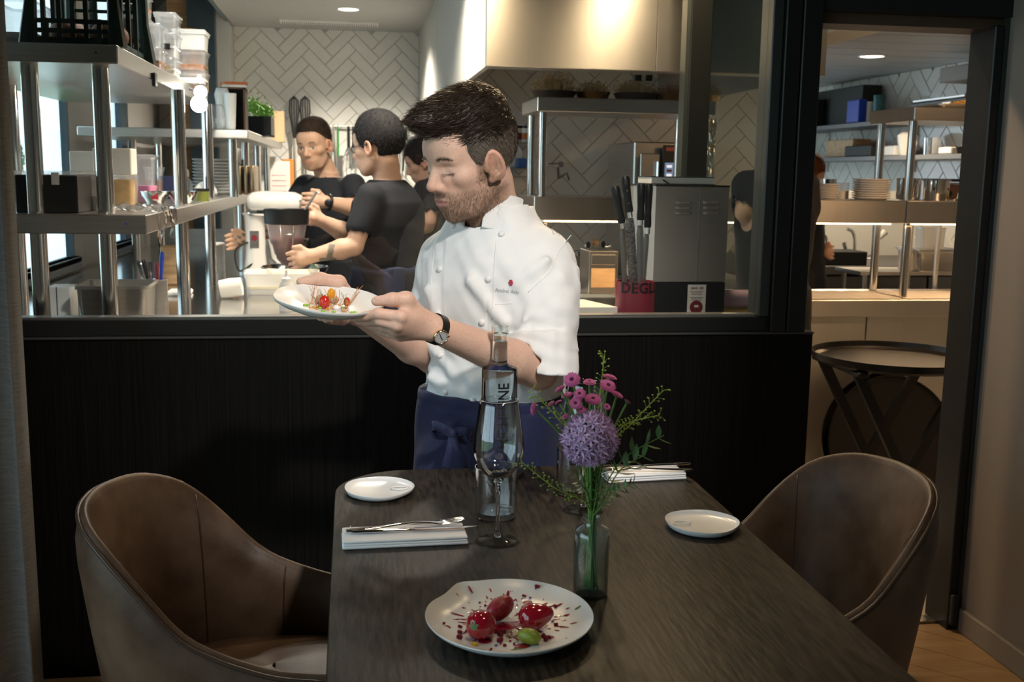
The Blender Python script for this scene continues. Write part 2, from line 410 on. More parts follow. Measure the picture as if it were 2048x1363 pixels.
# inner steel-framed return behind the glass
pa = P(1372, 200, Y=3.75); pb = P(1414, 200, Y=3.75)
w2 = struct('window_3', MB().box((pa[0], 3.72, .9), (pb[0], 3.80, 2.34), bevel=.003), M_frame)
B((pa[0]-.014, 3.73, .9), (pa[0], 3.79, 2.34)).build('edge_strip', M_frame2, w2)
B((pb[0], 3.755, .9), (1.57, 3.76, 2.34)).build('pane', thin_glass('return_glass', (.86, .93, .95), gain=1.3), w2)
# door opening on the right
d1 = struct('door_1', MB().box((1.842, YW-.01, 0), (1.872, YW+.12, 1.84), bevel=.003).box((1.305, YW+.02, 0), (1.322, YW+.12, 1.84)), M_black)
B((1.872, YW-.012, 0), (1.886, YW+.0, 1.86)).build('edge_strip', M_frame2, d1)
B((1.845, YW-.03, .02), (1.868, YW-.01, .12), bevel=.004).build('floor_guide', M_black, d1)
struct('threshold_trim', B((1.30, YW+.05, -.01), (1.98, YW+.09, .004)), mat('steel_bead', (.5, .5, .48), .3, 1))
# curtain
cu = thing('curtain', 'grey linen curtain hanging in folds beside the dark panelled wall', 'curtain', (-1.0, 2.45, 0.02))
def drape(x0, x1, y, amp, nf, ph):
    rows = []
    for z in np.linspace(0, 2.7, 30):
        fr = 1-.05*sin(z*1.1+ph); rows.append([(x1-(x1-x0)*(1-t)*fr, y+amp*sin(2*pi*nf*t+ph+.25*sin(z*1.7))+.012*sin(9*t+z*2), z) for t in np.linspace(0, 1, 90)])
    return MB().grid(rows)
for (x0, x1, y, a, nf, ph) in ((-1.9, -.765, 2.60, .045, 7, .5), (-1.9, -.735, 2.40, .05, 6, 2.2)):
    o = drape(x0, x1, y, a, nf, ph).build('curtain_panel', M_curt, cu, 180, world=True)
    s = o.modifiers.new('thickness', 'SOLIDIFY'); s.thickness = .004
MB().tube([(-1.95, 2.5, 2.73), (-.7, 2.5, 2.73)], .012, 10).build('curtain_rail', M_black, cu, world=True)

# ---- kitchen shell
YB = 7.65; ZC = 2.35; XH = .478
kf = struct('floor_kitchen', B((-1.35, YW+.06, -.07), (3.75, 9.0, -.008)), M_grout)
herring(kf, 'floor_tile', (1.35, YW+.1, -.008), (1, 0, 0), (0, 1, 0), 1.0, 1.25, .29, 1, .006, .008, M_ftile, ang=R(45))
kb = struct('wall_kitchen_back', B((-1.3, YB+.01, 0), (XH, YB+.1, 2.8)), M_grout)
herring(kb, 'tile', (-.78, YB+.01, .95), (1, 0, 0), (0, 0, 1), XH+.78, ZC-.95, .075, 3, .0035, .008, M_tile, off=(.03, .05))
struct('ceiling_kitchen', MB().box((-.78, YW+.1, ZC), (1.75, YB, ZC+.05)), M_ceil)
struct('ceiling_kitchen_left', MB().box((-1.35, YW+.1, 2.72), (-.78, YB, 2.8)).box((-.80, YW+.1, ZC), (-.775, YB, 2.75)), mat('blue_grey_soffit', (.16, .2, .22), .5))
struct('wall_kitchen_pier', MB().box((XH, 6.02, 0), (.62, YB+.1, ZC)), M_plaster)
rw = struct('wall_kitchen_range', B((.62, 6.02, 0), (2.35, 6.1, ZC)), M_grout)
herring(rw, 'tile', (.62, 6.02, .95), (1, 0, 0), (0, 0, 1), 1.73, 1.2, .085, 3, .0035, .008, M_tile, off=(.02, .02))
XR = 3.66; ZR = 2.10
rs = struct('wall_kitchen_right', B((XR+.01, 3.0, 0), (XR+.1, 9.0, 2.4)), M_grout)
herring(rs, 'tile', (XR+.01, 8.6, .95), (0, -1, 0), (0, 0, 1), 4.2, ZR-.95, .1, 3, .005, .008, M_tile, focus=(2.0, .6))
struct('wall_kitchen_far', B((2.35, 8.9, 0), (3.75, 9.0, 2.4)), M_tile)
struct('wall_kitchen_front', B((1.98, YW, 0), (3.75, YW+.1, 2.4)), M_plaster)
cr = struct('ceiling_kitchen_right', B((1.75, YW+.1, ZR+.02), (3.75, 9.0, ZR+.08)), M_dark)
for i in range(20):
    y = YW+.12+i*.29
    B((1.93, y, ZR), (3.66, y+.284, ZR+.02), bevel=.003).build('ceiling_panel', M_ceilw, cr)
struct('trim_bulkhead', B((1.75, 3.25, 1.98 if False else 1.93), (1.93, 6.0, ZC)), mat('cream_bulkhead', (.7, .66, .56), .5))
# left wall with windows
XL = -1.28
wk = MB().box((XL-.03, YW, 0), (XL, YB+.1, .93)).box((XL-.03, YW, 2.5), (XL, YB+.1, 2.8)).box((XL-.03, YW, .93), (XL, 3.3, 2.5)).box((XL-.03, 5.24, .93), (XL, 5.75, 2.5)).box((XL-.03, 6.6, .93), (XL, YB+.1, 2.5))
kl = struct('wall_kitchen_left', wk, M_grout)
herring(kl, 'tile', (XL, 5.75, .93), (0, -1, 0), (0, 0, 1), .51, 1.57, .1, 3, .004, .008, M_tile)
herring(kl, 'tile', (XL, 7.65, .93), (0, -1, 0), (0, 0, 1), 1.05, 1.57, .1, 3, .004, .008, M_tile)
herring(kl, 'tile', (XL, 7.65, 0) if False else (-1.28, YB+.005, .95), (1, 0, 0), (0, 0, 1), .5, 1.6, .075, 3, .0035, .008, M_tile, limit=60)
for i, (a, b) in enumerate(((3.3, 5.24), (5.75, 6.6))):
    wn = struct('window_%d' % (4+i), MB().box((XL-.032, a, .93), (XL+.03, b, .985)).box((XL-.032, a, 2.44), (XL+.02, b, 2.5)).box((XL-.032, a, .985), (XL+.02, a+.07, 2.44)).box((XL-.032, b-.03 if i == 0 else b-.2, .985), (XL+.0, b, 2.44)), M_winframe)
    if i == 0: B((XL-.032, 3.8, .985), (XL+.0, 3.86, 2.44)).build('mullion', M_winframe, wn)
    B((XL-.02, a+.07, .985), (XL-.015, b-.03, 2.44)).build('pane', M_winglass, wn)
    B((XL-.02, a, .955), (XL+.03, b, .985), bevel=.004).build('sill', M_white, wn)
    portal((XL-.06, (a+b)/2, 1.7), (0, (a+b)/2, 1.7), b-a, 1.5, 'window_kitchen_offscreen' if i == 0 else 'window_kitchen')
# column and frame in the far left corner
struct('trim_corner', B((-1.16, 7.35, .9), (-1.03, 7.6, 2.7)), M_wood)
struct('trim_corner_frame', B((-1.03, 7.3, .9), (-.86, 7.6, 2.7)), M_winframe)
struct('wall_corner_pier', B((-.86, 7.4, .9), (-.78, 7.66, 2.7)), M_tile)
# outside: ground and trees
struct('ground', B((-14, -6, -.5), (XL-.13, 16, -.4)).box((-14, -12, -.5), (6, -6, -.4)), mat('lawn', (.12, .2, .06), .9))
for i, (x, y, s, lab) in enumerate(((-4.6, 8.3, 1.0, 'tall green tree outside the kitchen window'), (-6.5, 11.5, 1.25, 'darker broad tree standing behind the window tree'), (-3.9, 11.6, .7, 'small young tree beyond the kitchen wall corner'))):
    t = thing('garden_tree', lab, 'tree', (x, y, -.4))
    MB().tube([(0, 0, 0), (.05, .02, 1.0*s), (0, .1, 2.2*s)], [.12*s, .09*s, .05*s], 8).build('trunk', M_wood, t)
    c = MB(); 
    for k in range(1500):
        d = rng.normal(size=3); d /= np.linalg.norm(d); p = d*(rng.random()**.4)*np.array([1.0, 1.0, 1.2])*s+np.array([0, 0, 2.3*s])
        q = Matrix.Rotation(rng.random()*6, 3, 'Z') @ Matrix.Rotation(rng.random()*3, 3, 'X'); e = .09*s
        c.add([Vector(p)+q @ Vector(v) for v in ((0, -e, 0), (e*.6, 0, .01), (0, e, 0), (-e*.6, 0, .01))], [(0, 1, 2, 3)])
    tag(c.build('foliage', mat('tree_leaf', (.07, .17, .07), .6, var=.4, vscale=3), t, 0), kind='stuff')

# ---- extractor hood
hd = thing('extractor_hood', 'large brushed steel extractor hood over the cooking range', 'hood', (1.3, 4.8, 1.77))
YH = P(972, 132, X=XH)[1]; ZH = P(972, 132, X=XH)[2]
xs = P(1313, 100, Y=YH)[0]
def panel(x0, x1): return B((x0, YH, ZH), (x1, YH+.02, ZC+.0), bevel=.002)
panel(XH, xs-.001).build('front_panel', M_hood, hd, world=True); panel(xs+.001, 1.75).build('front_panel', M_hood, hd, world=True)
B((XH, YH+.02, ZH), (XH+.02, 6.01, ZC)).build('side_panel', M_plaster, hd, world=True)
B((1.73, YH+.02, ZH), (1.75, 6.01, ZC)).build('side_panel', M_steel, hd, world=True)
B((XH+.02, YH+.02, ZH+.0), (1.73, YH+.10, ZH+.02)).build('gutter', M_steel, hd, world=True)
B((XH+.02, YH+.10, ZH+.3), (1.73, 6.01, ZH+.32)).build('inner_ceiling', mat('hood_inside', (.25, .24, .23), .45, .6), hd, world=True)
for i in range(4):
    x = XH+.12+i*.29
    f = B((x, 4.6, ZH+.26), (x+.27, 5.2, ZH+.30), bevel=.003).build('filter', M_steel, hd, world=True)
for px in (1045, 1105):
    q = P(900+px/2.767, 430/2.767, Y=4.5)
    MB().box((q[0]-.012, 4.5, q[2]-.012), (q[0]+.012, 4.52, q[2]+.012)).build('switch', M_black, hd, world=True)
# ---- ceiling downlights
def downlight(px, py, z, r, power, lab, col=(1, .88, .74)):
    q = P(px, py, Z=z)
    t = thing('ceiling_downlight', lab, 'light', (q[0], q[1], z))
    MB().lathe([(r*1.02, -.003), (r*1.16, -.006), (r*1.18, 0), (r*1.0, 0)], n=32).build('bezel', M_white, t)
    MB().lathe([(0, -.002), (r, -.002)], n=32).build('diffuser', mat('downlight_glow', (1, 1, 1), .3, emit=(1, .92, .78), estr=14), t, 0)
    light('downlight', 'SPOT', (q[0], q[1], z-.01), (q[0], q[1], 0), power, col, r*.8, 140, .6)
downlight(697, 18, ZC, .058, 230, 'round glowing downlight in the grey ceiling above the two cooks')
downlight(1744, 112, ZR, .066, 80, 'round glowing downlight in the slatted ceiling seen through the doorway', WARM)
light('kitchen_downlight_offscreen', 'SPOT', (.15, 4.3, ZC-.02), (.15, 4.3, 0), 120, (1, .88, .74), .05, 140, .6)
light('kitchen_downlight_offscreen', 'SPOT', (1.04, 3.52, ZC-.02), (1.0, 3.4, .9), 44, (1, .72, .42), .05, 140, .6)
light('kitchen_downlight_offscreen', 'SPOT', (.50, 3.50, ZC-.02), (.5, 3.4, .9), 44, (1, .72, .42), .05, 140, .6)
light('kitchen_downlight_offscreen', 'SPOT', (-.45, 3.9, ZC-.02), (-.5, 3.9, 0), 45, NEUT, .05, 130, .6)
light('kitchen_downlight_offscreen', 'SPOT', (2.45, 3.6, ZR-.02), (2.6, 4.4, .8), 34, (1, .6, .3), .05, 130, .6)
# ceiling vent
q0 = P(558, 38, Z=ZC); q1 = P(756, 52, Z=ZC)
vt = thing('ceiling_vent', 'long white slotted air vent in the kitchen ceiling', 'vent', ((q0[0]+q1[0])/2, (q0[1]+q1[1])/2, ZC))
L_ = (q1[0]-q0[0])/2
MB().box((-L_, -.07, -.01), (L_, .07, 0)).build('vent_plate', M_white, vt)
for k in range(44):
    x = -L_*.95+k*(L_*1.9/43)
    MB().box((x-.002, -.045, -.013), (x+.002, .045, -.0095)).build('slat', M_dark, vt)
# ================================================================== dining table and chairs
TZ = .775
def rrect(x0, x1, y0, y1, r, n=10):
    o = []
    for cx, cy, a0 in ((x1-r, y1-r, 0), (x0+r, y1-r, 90), (x0+.03, y0+.03, 180), (x1-.03, y0+.03, 270)):
        q = r if a0 < 100 else .03
        for k in range(n+1): a = R(a0+90*k/n); o.append((cx+q*cos(a), cy+q*sin(a)))
    return o
tb = thing('dining_table', 'dark oak dining table with a rounded end, laid for two', 'table', (.33, 1.4, 0))
def table_top():
    m = MB(); rows = []
    for ins, z in ((.012, TZ-.032), (0, TZ-.026), (0, TZ-.004), (.0012, TZ-.001), (.004, TZ)):
        rows.append([(x, y, z) for x, y in rrect(-.036+ins, .703-ins, .62+ins, 2.2-ins, .15)])
    m.grid(rows, True); n = len(rows[0])
    m.f.append(tuple((len(rows)-1)*n+j for j in range(n))); m.f.append(tuple(n-1-j for j in range(n)))
    return m
table_top().build('table_top', M_table, tb, 30, world=True)
for y in (1.05, 1.8):
    MB().cyl((.33, y, .02), .045, TZ-.05, 20).build('column', M_black, tb, world=True)
    MB().lathe([(0, 0), (.17, 0), (.17, .012), (.05, .03), (0, .03)], (.33, y, 0), 28).build('foot_plate', M_black, tb, world=True)

# ---- tub chair, facing +X
def make_chair(label):
    t = thing('tub_chair', label, 'chair', (0, 0, 0), group='leather tub chairs at the table')
    us = np.linspace(-1, 1, 61)
    ctrl = [(.19, -.195), (.06, -.203), (-.08, -.192), (-.19, -.128), (-.225, 0), (-.19, .128), (-.08, .192), (.06, .203), (.19, .195)]
    cu = np.array(catmull(ctrl, 12)); cs = np.linspace(-1, 1, len(cu))
    hk = [(-1, .565), (-.8, .573), (-.66, .595), (-.54, .625), (-.42, .703), (-.3, .776), (-.18, .808), (0, .815)]
    hu = np.array([a for a, _ in hk]+[-a for a, _ in hk[:-1]][::-1]); hz = np.array([b for _, b in hk]+[b for _, b in hk[:-1]][::-1])
    def plan(u): return np.array([np.interp(u, cs, cu[:, 0]), np.interp(u, cs, cu[:, 1])])
    def nrm(u):
        a, b = plan(u-.02), plan(u+.02); d = (b-a)/np.linalg.norm(b-a); return np.array([-d[1], d[0]]) if np.dot(np.array([-d[1], d[0]]), plan(u)-np.array([.1, 0])) > 0 else np.array([d[1], -d[0]])
    hs = np.interp(us, hu, hz); hs = np.convolve(np.pad(hs, 2, 'edge'), [.1, .2, .4, .2, .1], 'valid')
    lean = lambda u, z: max(0, z-.38)*(.06+.10*max(0, 1-(abs(u)/.6)**2))
    def surf(off, z0, bulge):
        rows = []
        for u, h in zip(us, hs):
            n = nrm(u); p = plan(u); col = []
            for s in np.linspace(0, 1, 15):
                z = z0+(h-z0)*s; e = off*(1-max(0, (s-.86)/.14)**2*.55)+lean(u, z)-bulge*sin(pi*min(1, s*1.05))*(1-.4*abs(u))
                q = p+n*e; col.append((q[0], q[1], z))
            rows.append(col)
        return rows
    inn = surf(-.022, .40, .012); out = surf(.026, .30, -.004)
    bp_ = MB().grid(inn).build('back_pad', M_leather, t, 180)
    osh = MB().grid(out).build('outer_shell', M_leather, t, 180)
    rim = MB()
    rows = []
    for i in range(len(us)):
        a, b = Vector(inn[i][-1]), Vector(out[i][-1]); m = (a+b)/2; w = (b-a)
        rows.append([a+w*k+Vector((0, 0, .012*sin(pi*k))) for k in np.linspace(0, 1, 7)])
    MB().grid(rows).build('top_edge', M_leather, t, 180)
    for i in (0, -1):
        k = [Vector(a).lerp(Vector(b), s) for a, b in zip(inn[i], inn[i]) for s in (0,)]
        MB().grid([[Vector(a), Vector(b)] for a, b in zip(inn[i], [out[i][max(0, j)] for j in range(15)])]).build('arm_front', M_leather, t, 180)
    MB().tube([Vector(out[i][-1])+Vector((0, 0, .003)) for i in range(len(us))], .0042, 6).build('piping', M_pipe, osh, 180)
    for u0 in (-.34, .34):
        i = int(np.argmin(abs(us-u0)))
        pts = [Vector(q) for q in inn[i]]
        MB().tube(pts, .0018, 5).build('seam', M_pipe, bp_, 180)
    for u0 in (-.62, .62):
        i = int(np.argmin(abs(us-u0))); MB().tube([Vector(q) for q in inn[i]], .0018, 5).build('seam', M_pipe, bp_, 180)
    # seat cushion
    rows = []
    for k, (sc, z) in enumerate(((.80, .30), (1.0, .31), (1.03, .36), (1.04, .43), (1.0, .462), (.9, .478), (.7, .487), (.4, .49), (.02, .49))):
        rows.append([((.02+(x-.02)*sc), y*sc, z+.004*sin(9*x)*sin(7*y)) for x, y in [(.02+.225*abs(cos(a))**.75*(1 if cos(a) > 0 else -1), .172*abs(sin(a))**.75*(1 if sin(a) > 0 else -1)) for a in np.linspace(0, 2*pi, 49)[:-1]]])
    MB().grid(rows, True).build('seat', M_leather, t, 180)
    for sx, sy in ((-1, -1), (-1, 1), (1, -1), (1, 1)):
        MB().tube([(.02+sx*.14, sy*.14, .31), (.02+sx*.19, sy*.18, 0)], [.019, .011], 10).build('leg', M_black, t)
    return t
ch1 = make_chair('brown leather tub chair between the grey curtain and the table')
ch1.location = (-.17, 1.91, 0); ch1.rotation_euler = (0, 0, R(-11))
ch2 = dup(ch1, (.822, 1.925, 0), pi+R(11), label='brown leather tub chair with its back to the kitchen doorway')

# ================================================================== tableware
def on_table(x, y): q = P(x, y, Z=TZ); return (q[0], q[1], TZ)
# side plates with a thumb mark
def side_plate(c, rx, ry, ring, rz, label):
    t = thing('side_plate', label, 'plate', c, rz, group='small white side plates')
    fx = lambda a, r, z: 1+.02*sin(3*a+.6)+.012*sin(5*a+2)
    m = MB().lathe([(0, .005), (.3, .005), (.8, .006), (.93, .0085), (.99, .012), (1.0, .0135), (1.003, .012), (.95, .005), (.8, 0), (0, 0)], n=56, fx=fx)
    m.v = [(x*rx, y*ry, z) for x, y, z in m.v]; m.build('dish', M_porc, t, 60)
    pts = [(ring[0]+.0155*cos(a), ring[1]+.0095*sin(a), .0085) for a in np.linspace(0, 2*pi, 25)[:-1]]
    MB().tube(pts, .0016, 6, closed=True).build('thumb_ring', M_porc, t, 180)
side_plate((.05, 2.036, TZ), .068, .07, (.04, .002), 0, 'white side plate near the table end in front of the chef')
side_plate((.619, 1.766, TZ), .066, .066, (-.035, .008), 0, 'white side plate in front of the chair by the doorway')
# napkins + cutlery
def napkin(x0, y0, x1, y1, rz, label):
    t = thing('folded_napkin', label, 'napkin', ((x0+x1)/2, (y0+y1)/2, TZ), rz, group='folded napkins')
    w, d = (x1-x0)/2, (y1-y0)/2
    for i, (sc, z0, z1) in enumerate(((1.0, 0, .0055), (.985, .0055, .0105), (.99, .0105, .0155))):
        m = MB().box((-w*sc, -d*(sc-.01*i), z0), (w*sc, d*(sc-.02*i), z1), bevel=.0024, seg=2)
        m.v = [(x, y, z+.0012*sin(30*x+i)*(1 if z > .002 else 0)) for x, y, z in m.v]
        m.build('fold', M_linen, t, 60)
    MB().tube([(-w*.97+.012, -d*1.0, .012), (-w*.97+.012, d*.95, .0162)], .0006, 4).build('hem', M_linen, t)
    return t
def ring_loft(stations):
    """stations: (x, y, z, half_width, half_thick)"""
    rows = []
    for x, y, z, hw, ht in stations: rows.append([(x, y+hw*cos(a), z+ht*sin(a)) for a in np.linspace(0, 2*pi, 9)[:-1]])
    m = MB().grid(rows, True); k = len(rows); m.f.append(tuple(range(7, -1, -1))); m.f.append(tuple((k-1)*8+j for j in range(8))); return m
def knife(c, rz, label):
    t = thing('table_knife', label, 'knife', c, rz, group='table knives')
    ring_loft([(-.1, 0, .003, .005, .0025), (-.095, 0, .003, .007, .003), (-.04, 0, .003, .0055, .0028), (-.005, 0, .003, .0045, .0025)]).build('handle', M_chrome, t, 60)
    ring_loft([(-.005, 0, .003, .0045, .002), (.01, .001, .003, .008, .001), (.08, .001, .003, .008, .0008), (.108, .003, .003, .004, .0006), (.115, .005, .003, .0005, .0004)]).build('blade', M_chrome, t, 60)
def fork(c, rz, label):
    t = thing('table_fork', label, 'fork', c, rz, group='table forks')
    ring_loft([(-.1, 0, .003, .005, .002), (-.09, 0, .003, .008, .0025), (-.03, 0, .005, .004, .002), (.02, 0, .008, .003, .002), (.045, 0, .006, .006, .0018), (.062, 0, .004, .0115, .0014), (.07, 0, .004, .0115, .0012)]).build('handle', M_chrome, t, 60)
    for k in range(4):
        y = (k-1.5)*.006; ring_loft([(.066, y, .004, .0022, .0012), (.09, y, .005, .0018, .001), (.106, y*.9, .0085, .0008, .0006)]).build('tine', M_chrome, t, 60)
napkin(-.02, 1.722, .192, 1.80, R(1.5), 'folded white napkin beside the wine glass, on the side of the chair by the curtain')
knife((.098, 1.757, TZ+.0165), R(1), 'steel table knife on the napkin beside the wine glass')
fork((.086, 1.776, TZ+.0165), R(9), 'steel fork tilted on the napkin beside the wine glass')
napkin(.515, 2.06, .685, 2.125, R(4), 'folded white napkin half behind the flowers')
knife((.61, 2.112, TZ+.0165), R(184), 'steel table knife on the napkin behind the flowers')
fork((.60, 2.078, TZ+.0165), R(176), 'steel fork on the napkin behind the flowers')
# wine glasses
def wine_glass(c, s, label):
    t = thing('wine_glass', label, 'wine glass', c, group='stemmed wine glasses')
    h = .262*s
    prof = [(0, .103), (.010, .1045), (.022, .112), (.033, .126), (.0395, .143), (.0405, .157), (.0385, .178), (.0345, .203), (.0315, .225), (.0303, .232)]
    inner = [(r-.0011, z+.0004) for r, z in prof[::-1]]
    MB().lathe([(r*s, z*s) for r, z in prof]+[(r*s, z*s) for r, z in inner[:-1]]+[(0, .105*s)], n=48).build('bowl', M_thin, t, 180)
    gl = mat('solid_glass', (1, 1, 1), .0, trans=1, ior=1.5)
    MB().lathe([(0, .006*s), (.006*s, .008*s), (.0042*s, .016*s), (.0032*s, .04*s), (.0032*s, .08*s), (.0045*s, .095*s), (.009*s, .1025*s), (0, .1035*s)], n=20).build('stem', gl, t, 180)
    MB().lathe([(0, 0), (.036*s, 0), (.037*s, .0012*s), (.03*s, .0028*s), (.012*s, .006*s), (.0055*s, .01*s)], n=40).build('base', thin_glass('glass_foot', (.97, .98, .98), 0, .8, 0, (1, 1, 1), 6), t, 180)
wine_glass((.244, 1.737, TZ), 1.07, 'stemmed wine glass in front of the water bottle')
wine_glass((.427, 1.887, TZ), 1.07, 'stemmed wine glass hidden behind the flowers')
def tumbler(c, label):
    t = thing('water_tumbler', label, 'glass', c, group='straight water tumblers')
    MB().lathe([(0, 0), (.037, 0), (.0385, .002), (.039, .094), (.0378, .094), (.0372, .012), (0, .010)], n=40).build('glass_body', M_thin, t, 60)
    MB().lathe([(0, .001), (.036, .001), (.0365, .003), (.036, .008), (0, .009)], n=40).build('thick_base', mat('solid_glass', (1, 1, 1), .0, trans=1, ior=1.5), t, 60)
tumbler((.259, 1.872, TZ), 'straight water tumbler behind the stem of the front wine glass')
tumbler((.436, 2.0, TZ), 'straight water tumbler behind the flower vase')
# water bottle on a black coaster
cst = thing('bottle_coaster', 'round black coaster under the water bottle', 'coaster', (.300, 2.135, TZ))
MB().lathe([(0, 0), (.052, 0), (.053, .002), (.053, .011), (.0505, .012), (.046, .0085), (0, .0085)], n=40).build('disc', M_black, cst)
bt = thing('water_bottle', 'tall clear glass bottle of water lettered along its side', 'bottle', (.300, 2.135, TZ+.0086))
zt = P(995, 652, Y=2.135)[2]-TZ-.0086; zs = P(995, 735, Y=2.135)[2]-TZ-.0086; zn = zs+.012
M_bot = mat('bottle_glass', (.97, 1, .99), 0, trans=1, ior=1.4)
prof = [(0, .0015), (.030, 0), (.0355, .003), (.037, .008), (.037, zs-.004), (.0364, zs-.001), (.0345, zs+.0015), (.020, zs+.007), (.0162, zs+.011), (.0156, zs+.016), (.0155, zt-.018), (.0155, zt-.017), (.018, zt-.015), (.018, zt), (.0145, zt)]
MB().lathe(prof+[(.0138, zt-.03), (0, zt-.03)], n=56).build('glass_body', M_bot, bt, 40)
MB().lathe([(.0145, zt), (.0143, zt-.016), (.0139, zt-.03)], n=40).build('neck_inside', M_thin, bt, 40)
def wrap_text(body, size, r, ang, zc, vertical, mt, parent, name, ex=.0, squash=1.0, spacing=1.0, bold=0.0):
    me = text_mesh(body, size, 0, spacing, bold)
    bm = bmesh.new(); bm.from_mesh(me); bmesh.ops.triangulate(bm, faces=bm.faces[:])
    bmesh.ops.subdivide_edges(bm, edges=[e for e in bm.edges if e.calc_length() > size*.12], cuts=3)
    for v in bm.verts:
        x, y = (v.co.x*squash, v.co.y)
        s, z = (-y, x) if vertical else (x, y)
        a = ang+s/r; v.co = Vector((r*cos(a), r*sin(a), zc+z))
    bm.to_mesh(me); bm.free(); return finish(name, me, mt, parent, 0)
# the lettering faces the camera, reading upwards
wrap_text('MICHELINE', .032, .0374, R(-90+8), (P(1006, 832, Y=2.10)[2]-TZ-.0086), True, M_ink, bt, 'lettering', squash=.86, bold=.0006)
wrap_text('LA', .017, .0374, R(-90+2), (P(1002, 906, Y=2.10)[2]-TZ-.0086), True, M_ink, bt, 'lettering')

# ================================================================== vase and flowers
VC = np.array([.351, 1.487, TZ]); zr = P(1182, 1032, Y=1.487)[2]-TZ; zsh = P(1182, 1056, Y=1.487)[2]-TZ
vz = thing('glass_vase', 'small clear glass bottle vase with water, holding the flowers', 'vase', VC)
M_vase = thin_glass('vase_glass', (.965, .99, .985), 0, 2.0, .03, (.7, .9, .85), 3.5)
MB().lathe([(0, 0), (.024, 0), (.0262, .003), (.0262, zsh-.008), (.0245, zsh), (.014, zsh+.006), (.0125, zsh+.01), (.0125, zr-.006), (.0148, zr-.003), (.0148, zr), (.0118, zr), (.011, zsh+.01), (.0125, zsh+.004), (.0225, zsh-.004), (.0242, zsh-.01), (.0242, .006), (0, .004)], n=48).build('glass_body', M_vase, vz, 60)
zw = P(1182, 1075, Y=1.487)[2]-TZ
MB().lathe([(0, .0045), (.0238, .0062), (.0238, zw), (0, zw)], n=40).build('water', thin_glass('vase_water', (.96, .985, .975), 0, .6, .02, (.55, .75, .65)), vz, 60)
neck = VC+np.array([0, 0, zr])
def stem_path(tip, n=8, bend=.3, foot=None):
    a = np.array([VC[0]+rng.uniform(-.012, .012), VC[1]+rng.uniform(-.012, .012), TZ+.012]) if foot is None else foot
    b = neck+np.array([rng.uniform(-.005, .005), rng.uniform(-.005, .005), -.005]); tip = np.array(tip)
    mid = b+(tip-b)*.5+np.array([(b[0]-tip[0])*bend*.5, 0, .02])
    return catmull([a, b, mid, tip], 5)
def mum(px, py, r, dy, face, lab):
    """pink button chrysanthemum; face = tilt of the flower head"""
    q = P(px, py, Y=1.487+dy); rad = r*q[1]/FPX*1.04
    t = thing('pink_chrysanthemum', lab, 'flower', neck, group='pink chrysanthemums in the vase')
    path = stem_path(q); MB().tube(path, .0016, 6).build('stem', M_stem, t, 180, world=True)
    d = Vector(path[-1])-Vector(path[-3]); d.normalize(); d = (d+Vector(face)).normalized(); x, y, z = frame_of(d)
    Mx = Matrix((x, y, z)).transposed()
    h = MB().lathe([(0, -.35), (.35, -.32), (.62, -.12), (.7, .05), (.3, .1), (0, .1)], n=14)
    h.v = [tuple(Vector(q)+Mx @ (Vector(v)*rad)) for v in h.v]
    h.build('calyx', M_leaf, t, 180, world=True)
    pm = MB()
    for ring, (r0, r1, lift, cnt) in enumerate(((.25, 1.0, -.02, 26), (.25, .9, .1, 24), (.22, .76, .2, 20), (.2, .58, .27, 16))):
        for k in range(cnt):
            a = 2*pi*(k+.5*ring)/cnt+rng.uniform(-.05, .05); w = .1; rr = r1*rng.uniform(.93, 1.06)
            pts = []
            for (u_, hh, ww) in ((r0, .08, .4), (r1*.6, lift+.05, 1), (rr*.92, lift, 1.1), (rr, lift+.03, .5)):
                for sg in (-1, 1): pts.append(Vector((cos(a)*u_-sin(a)*w*ww*sg, sin(a)*u_+cos(a)*w*ww*sg, hh)))
            pm.add([Vector(q)+Mx @ (p*rad) for p in pts], [(0, 1, 3, 2), (2, 3, 5, 4), (4, 5, 7, 6)])
    pm.build('petals', mat('pink_petal', (.46, .06, .22), .6, col2=(.62, .16, .36), vscale=60), t, 180, world=True)
    e = MB().ell((0, 0, .16), (.27, .27, .16), 12, 6); e.v = [tuple(Vector(q)+Mx @ (Vector(v)*rad)) for v in e.v]
    e.build('eye', mat('dark_flower_eye', (.07, .008, .03), .8), t, 180, world=True)
MUM_LABELS = ['largest pink chrysanthemum, turned to the diner above the lilac globe', 'pink chrysanthemum with a dark eye standing alone at the top between two bigger blooms', 'pink chrysanthemum tucked behind the full bloom beside the upright sprig', 'full pink chrysanthemum in front of its twin beside the upright sprig', 'half-open pink chrysanthemum seen from the side, next to the largest bloom', 'pink chrysanthemum with a dark eye just below the largest bloom', "small pink chrysanthemum half hidden behind its neighbours near the chef's jacket", 'pink chrysanthemum with the widest dark eye, low over the lilac globe', 'wide pale-centred pink chrysanthemum right above the lilac globe', 'pink chrysanthemum tilted outwards on the doorway side', 'pink bud on a long bent stem on the doorway side', 'pink bud standing furthest out on the chef side', 'pink bud with a green cup beside the outermost bud', 'pink bud low against the lilac globe on the chef side', 'tiny dark-eyed pink bud over the lilac globe', 'drooping pink chrysanthemum seen edge-on in front of the apron', 'small pink chrysanthemum squeezed under the dark-eyed blooms']
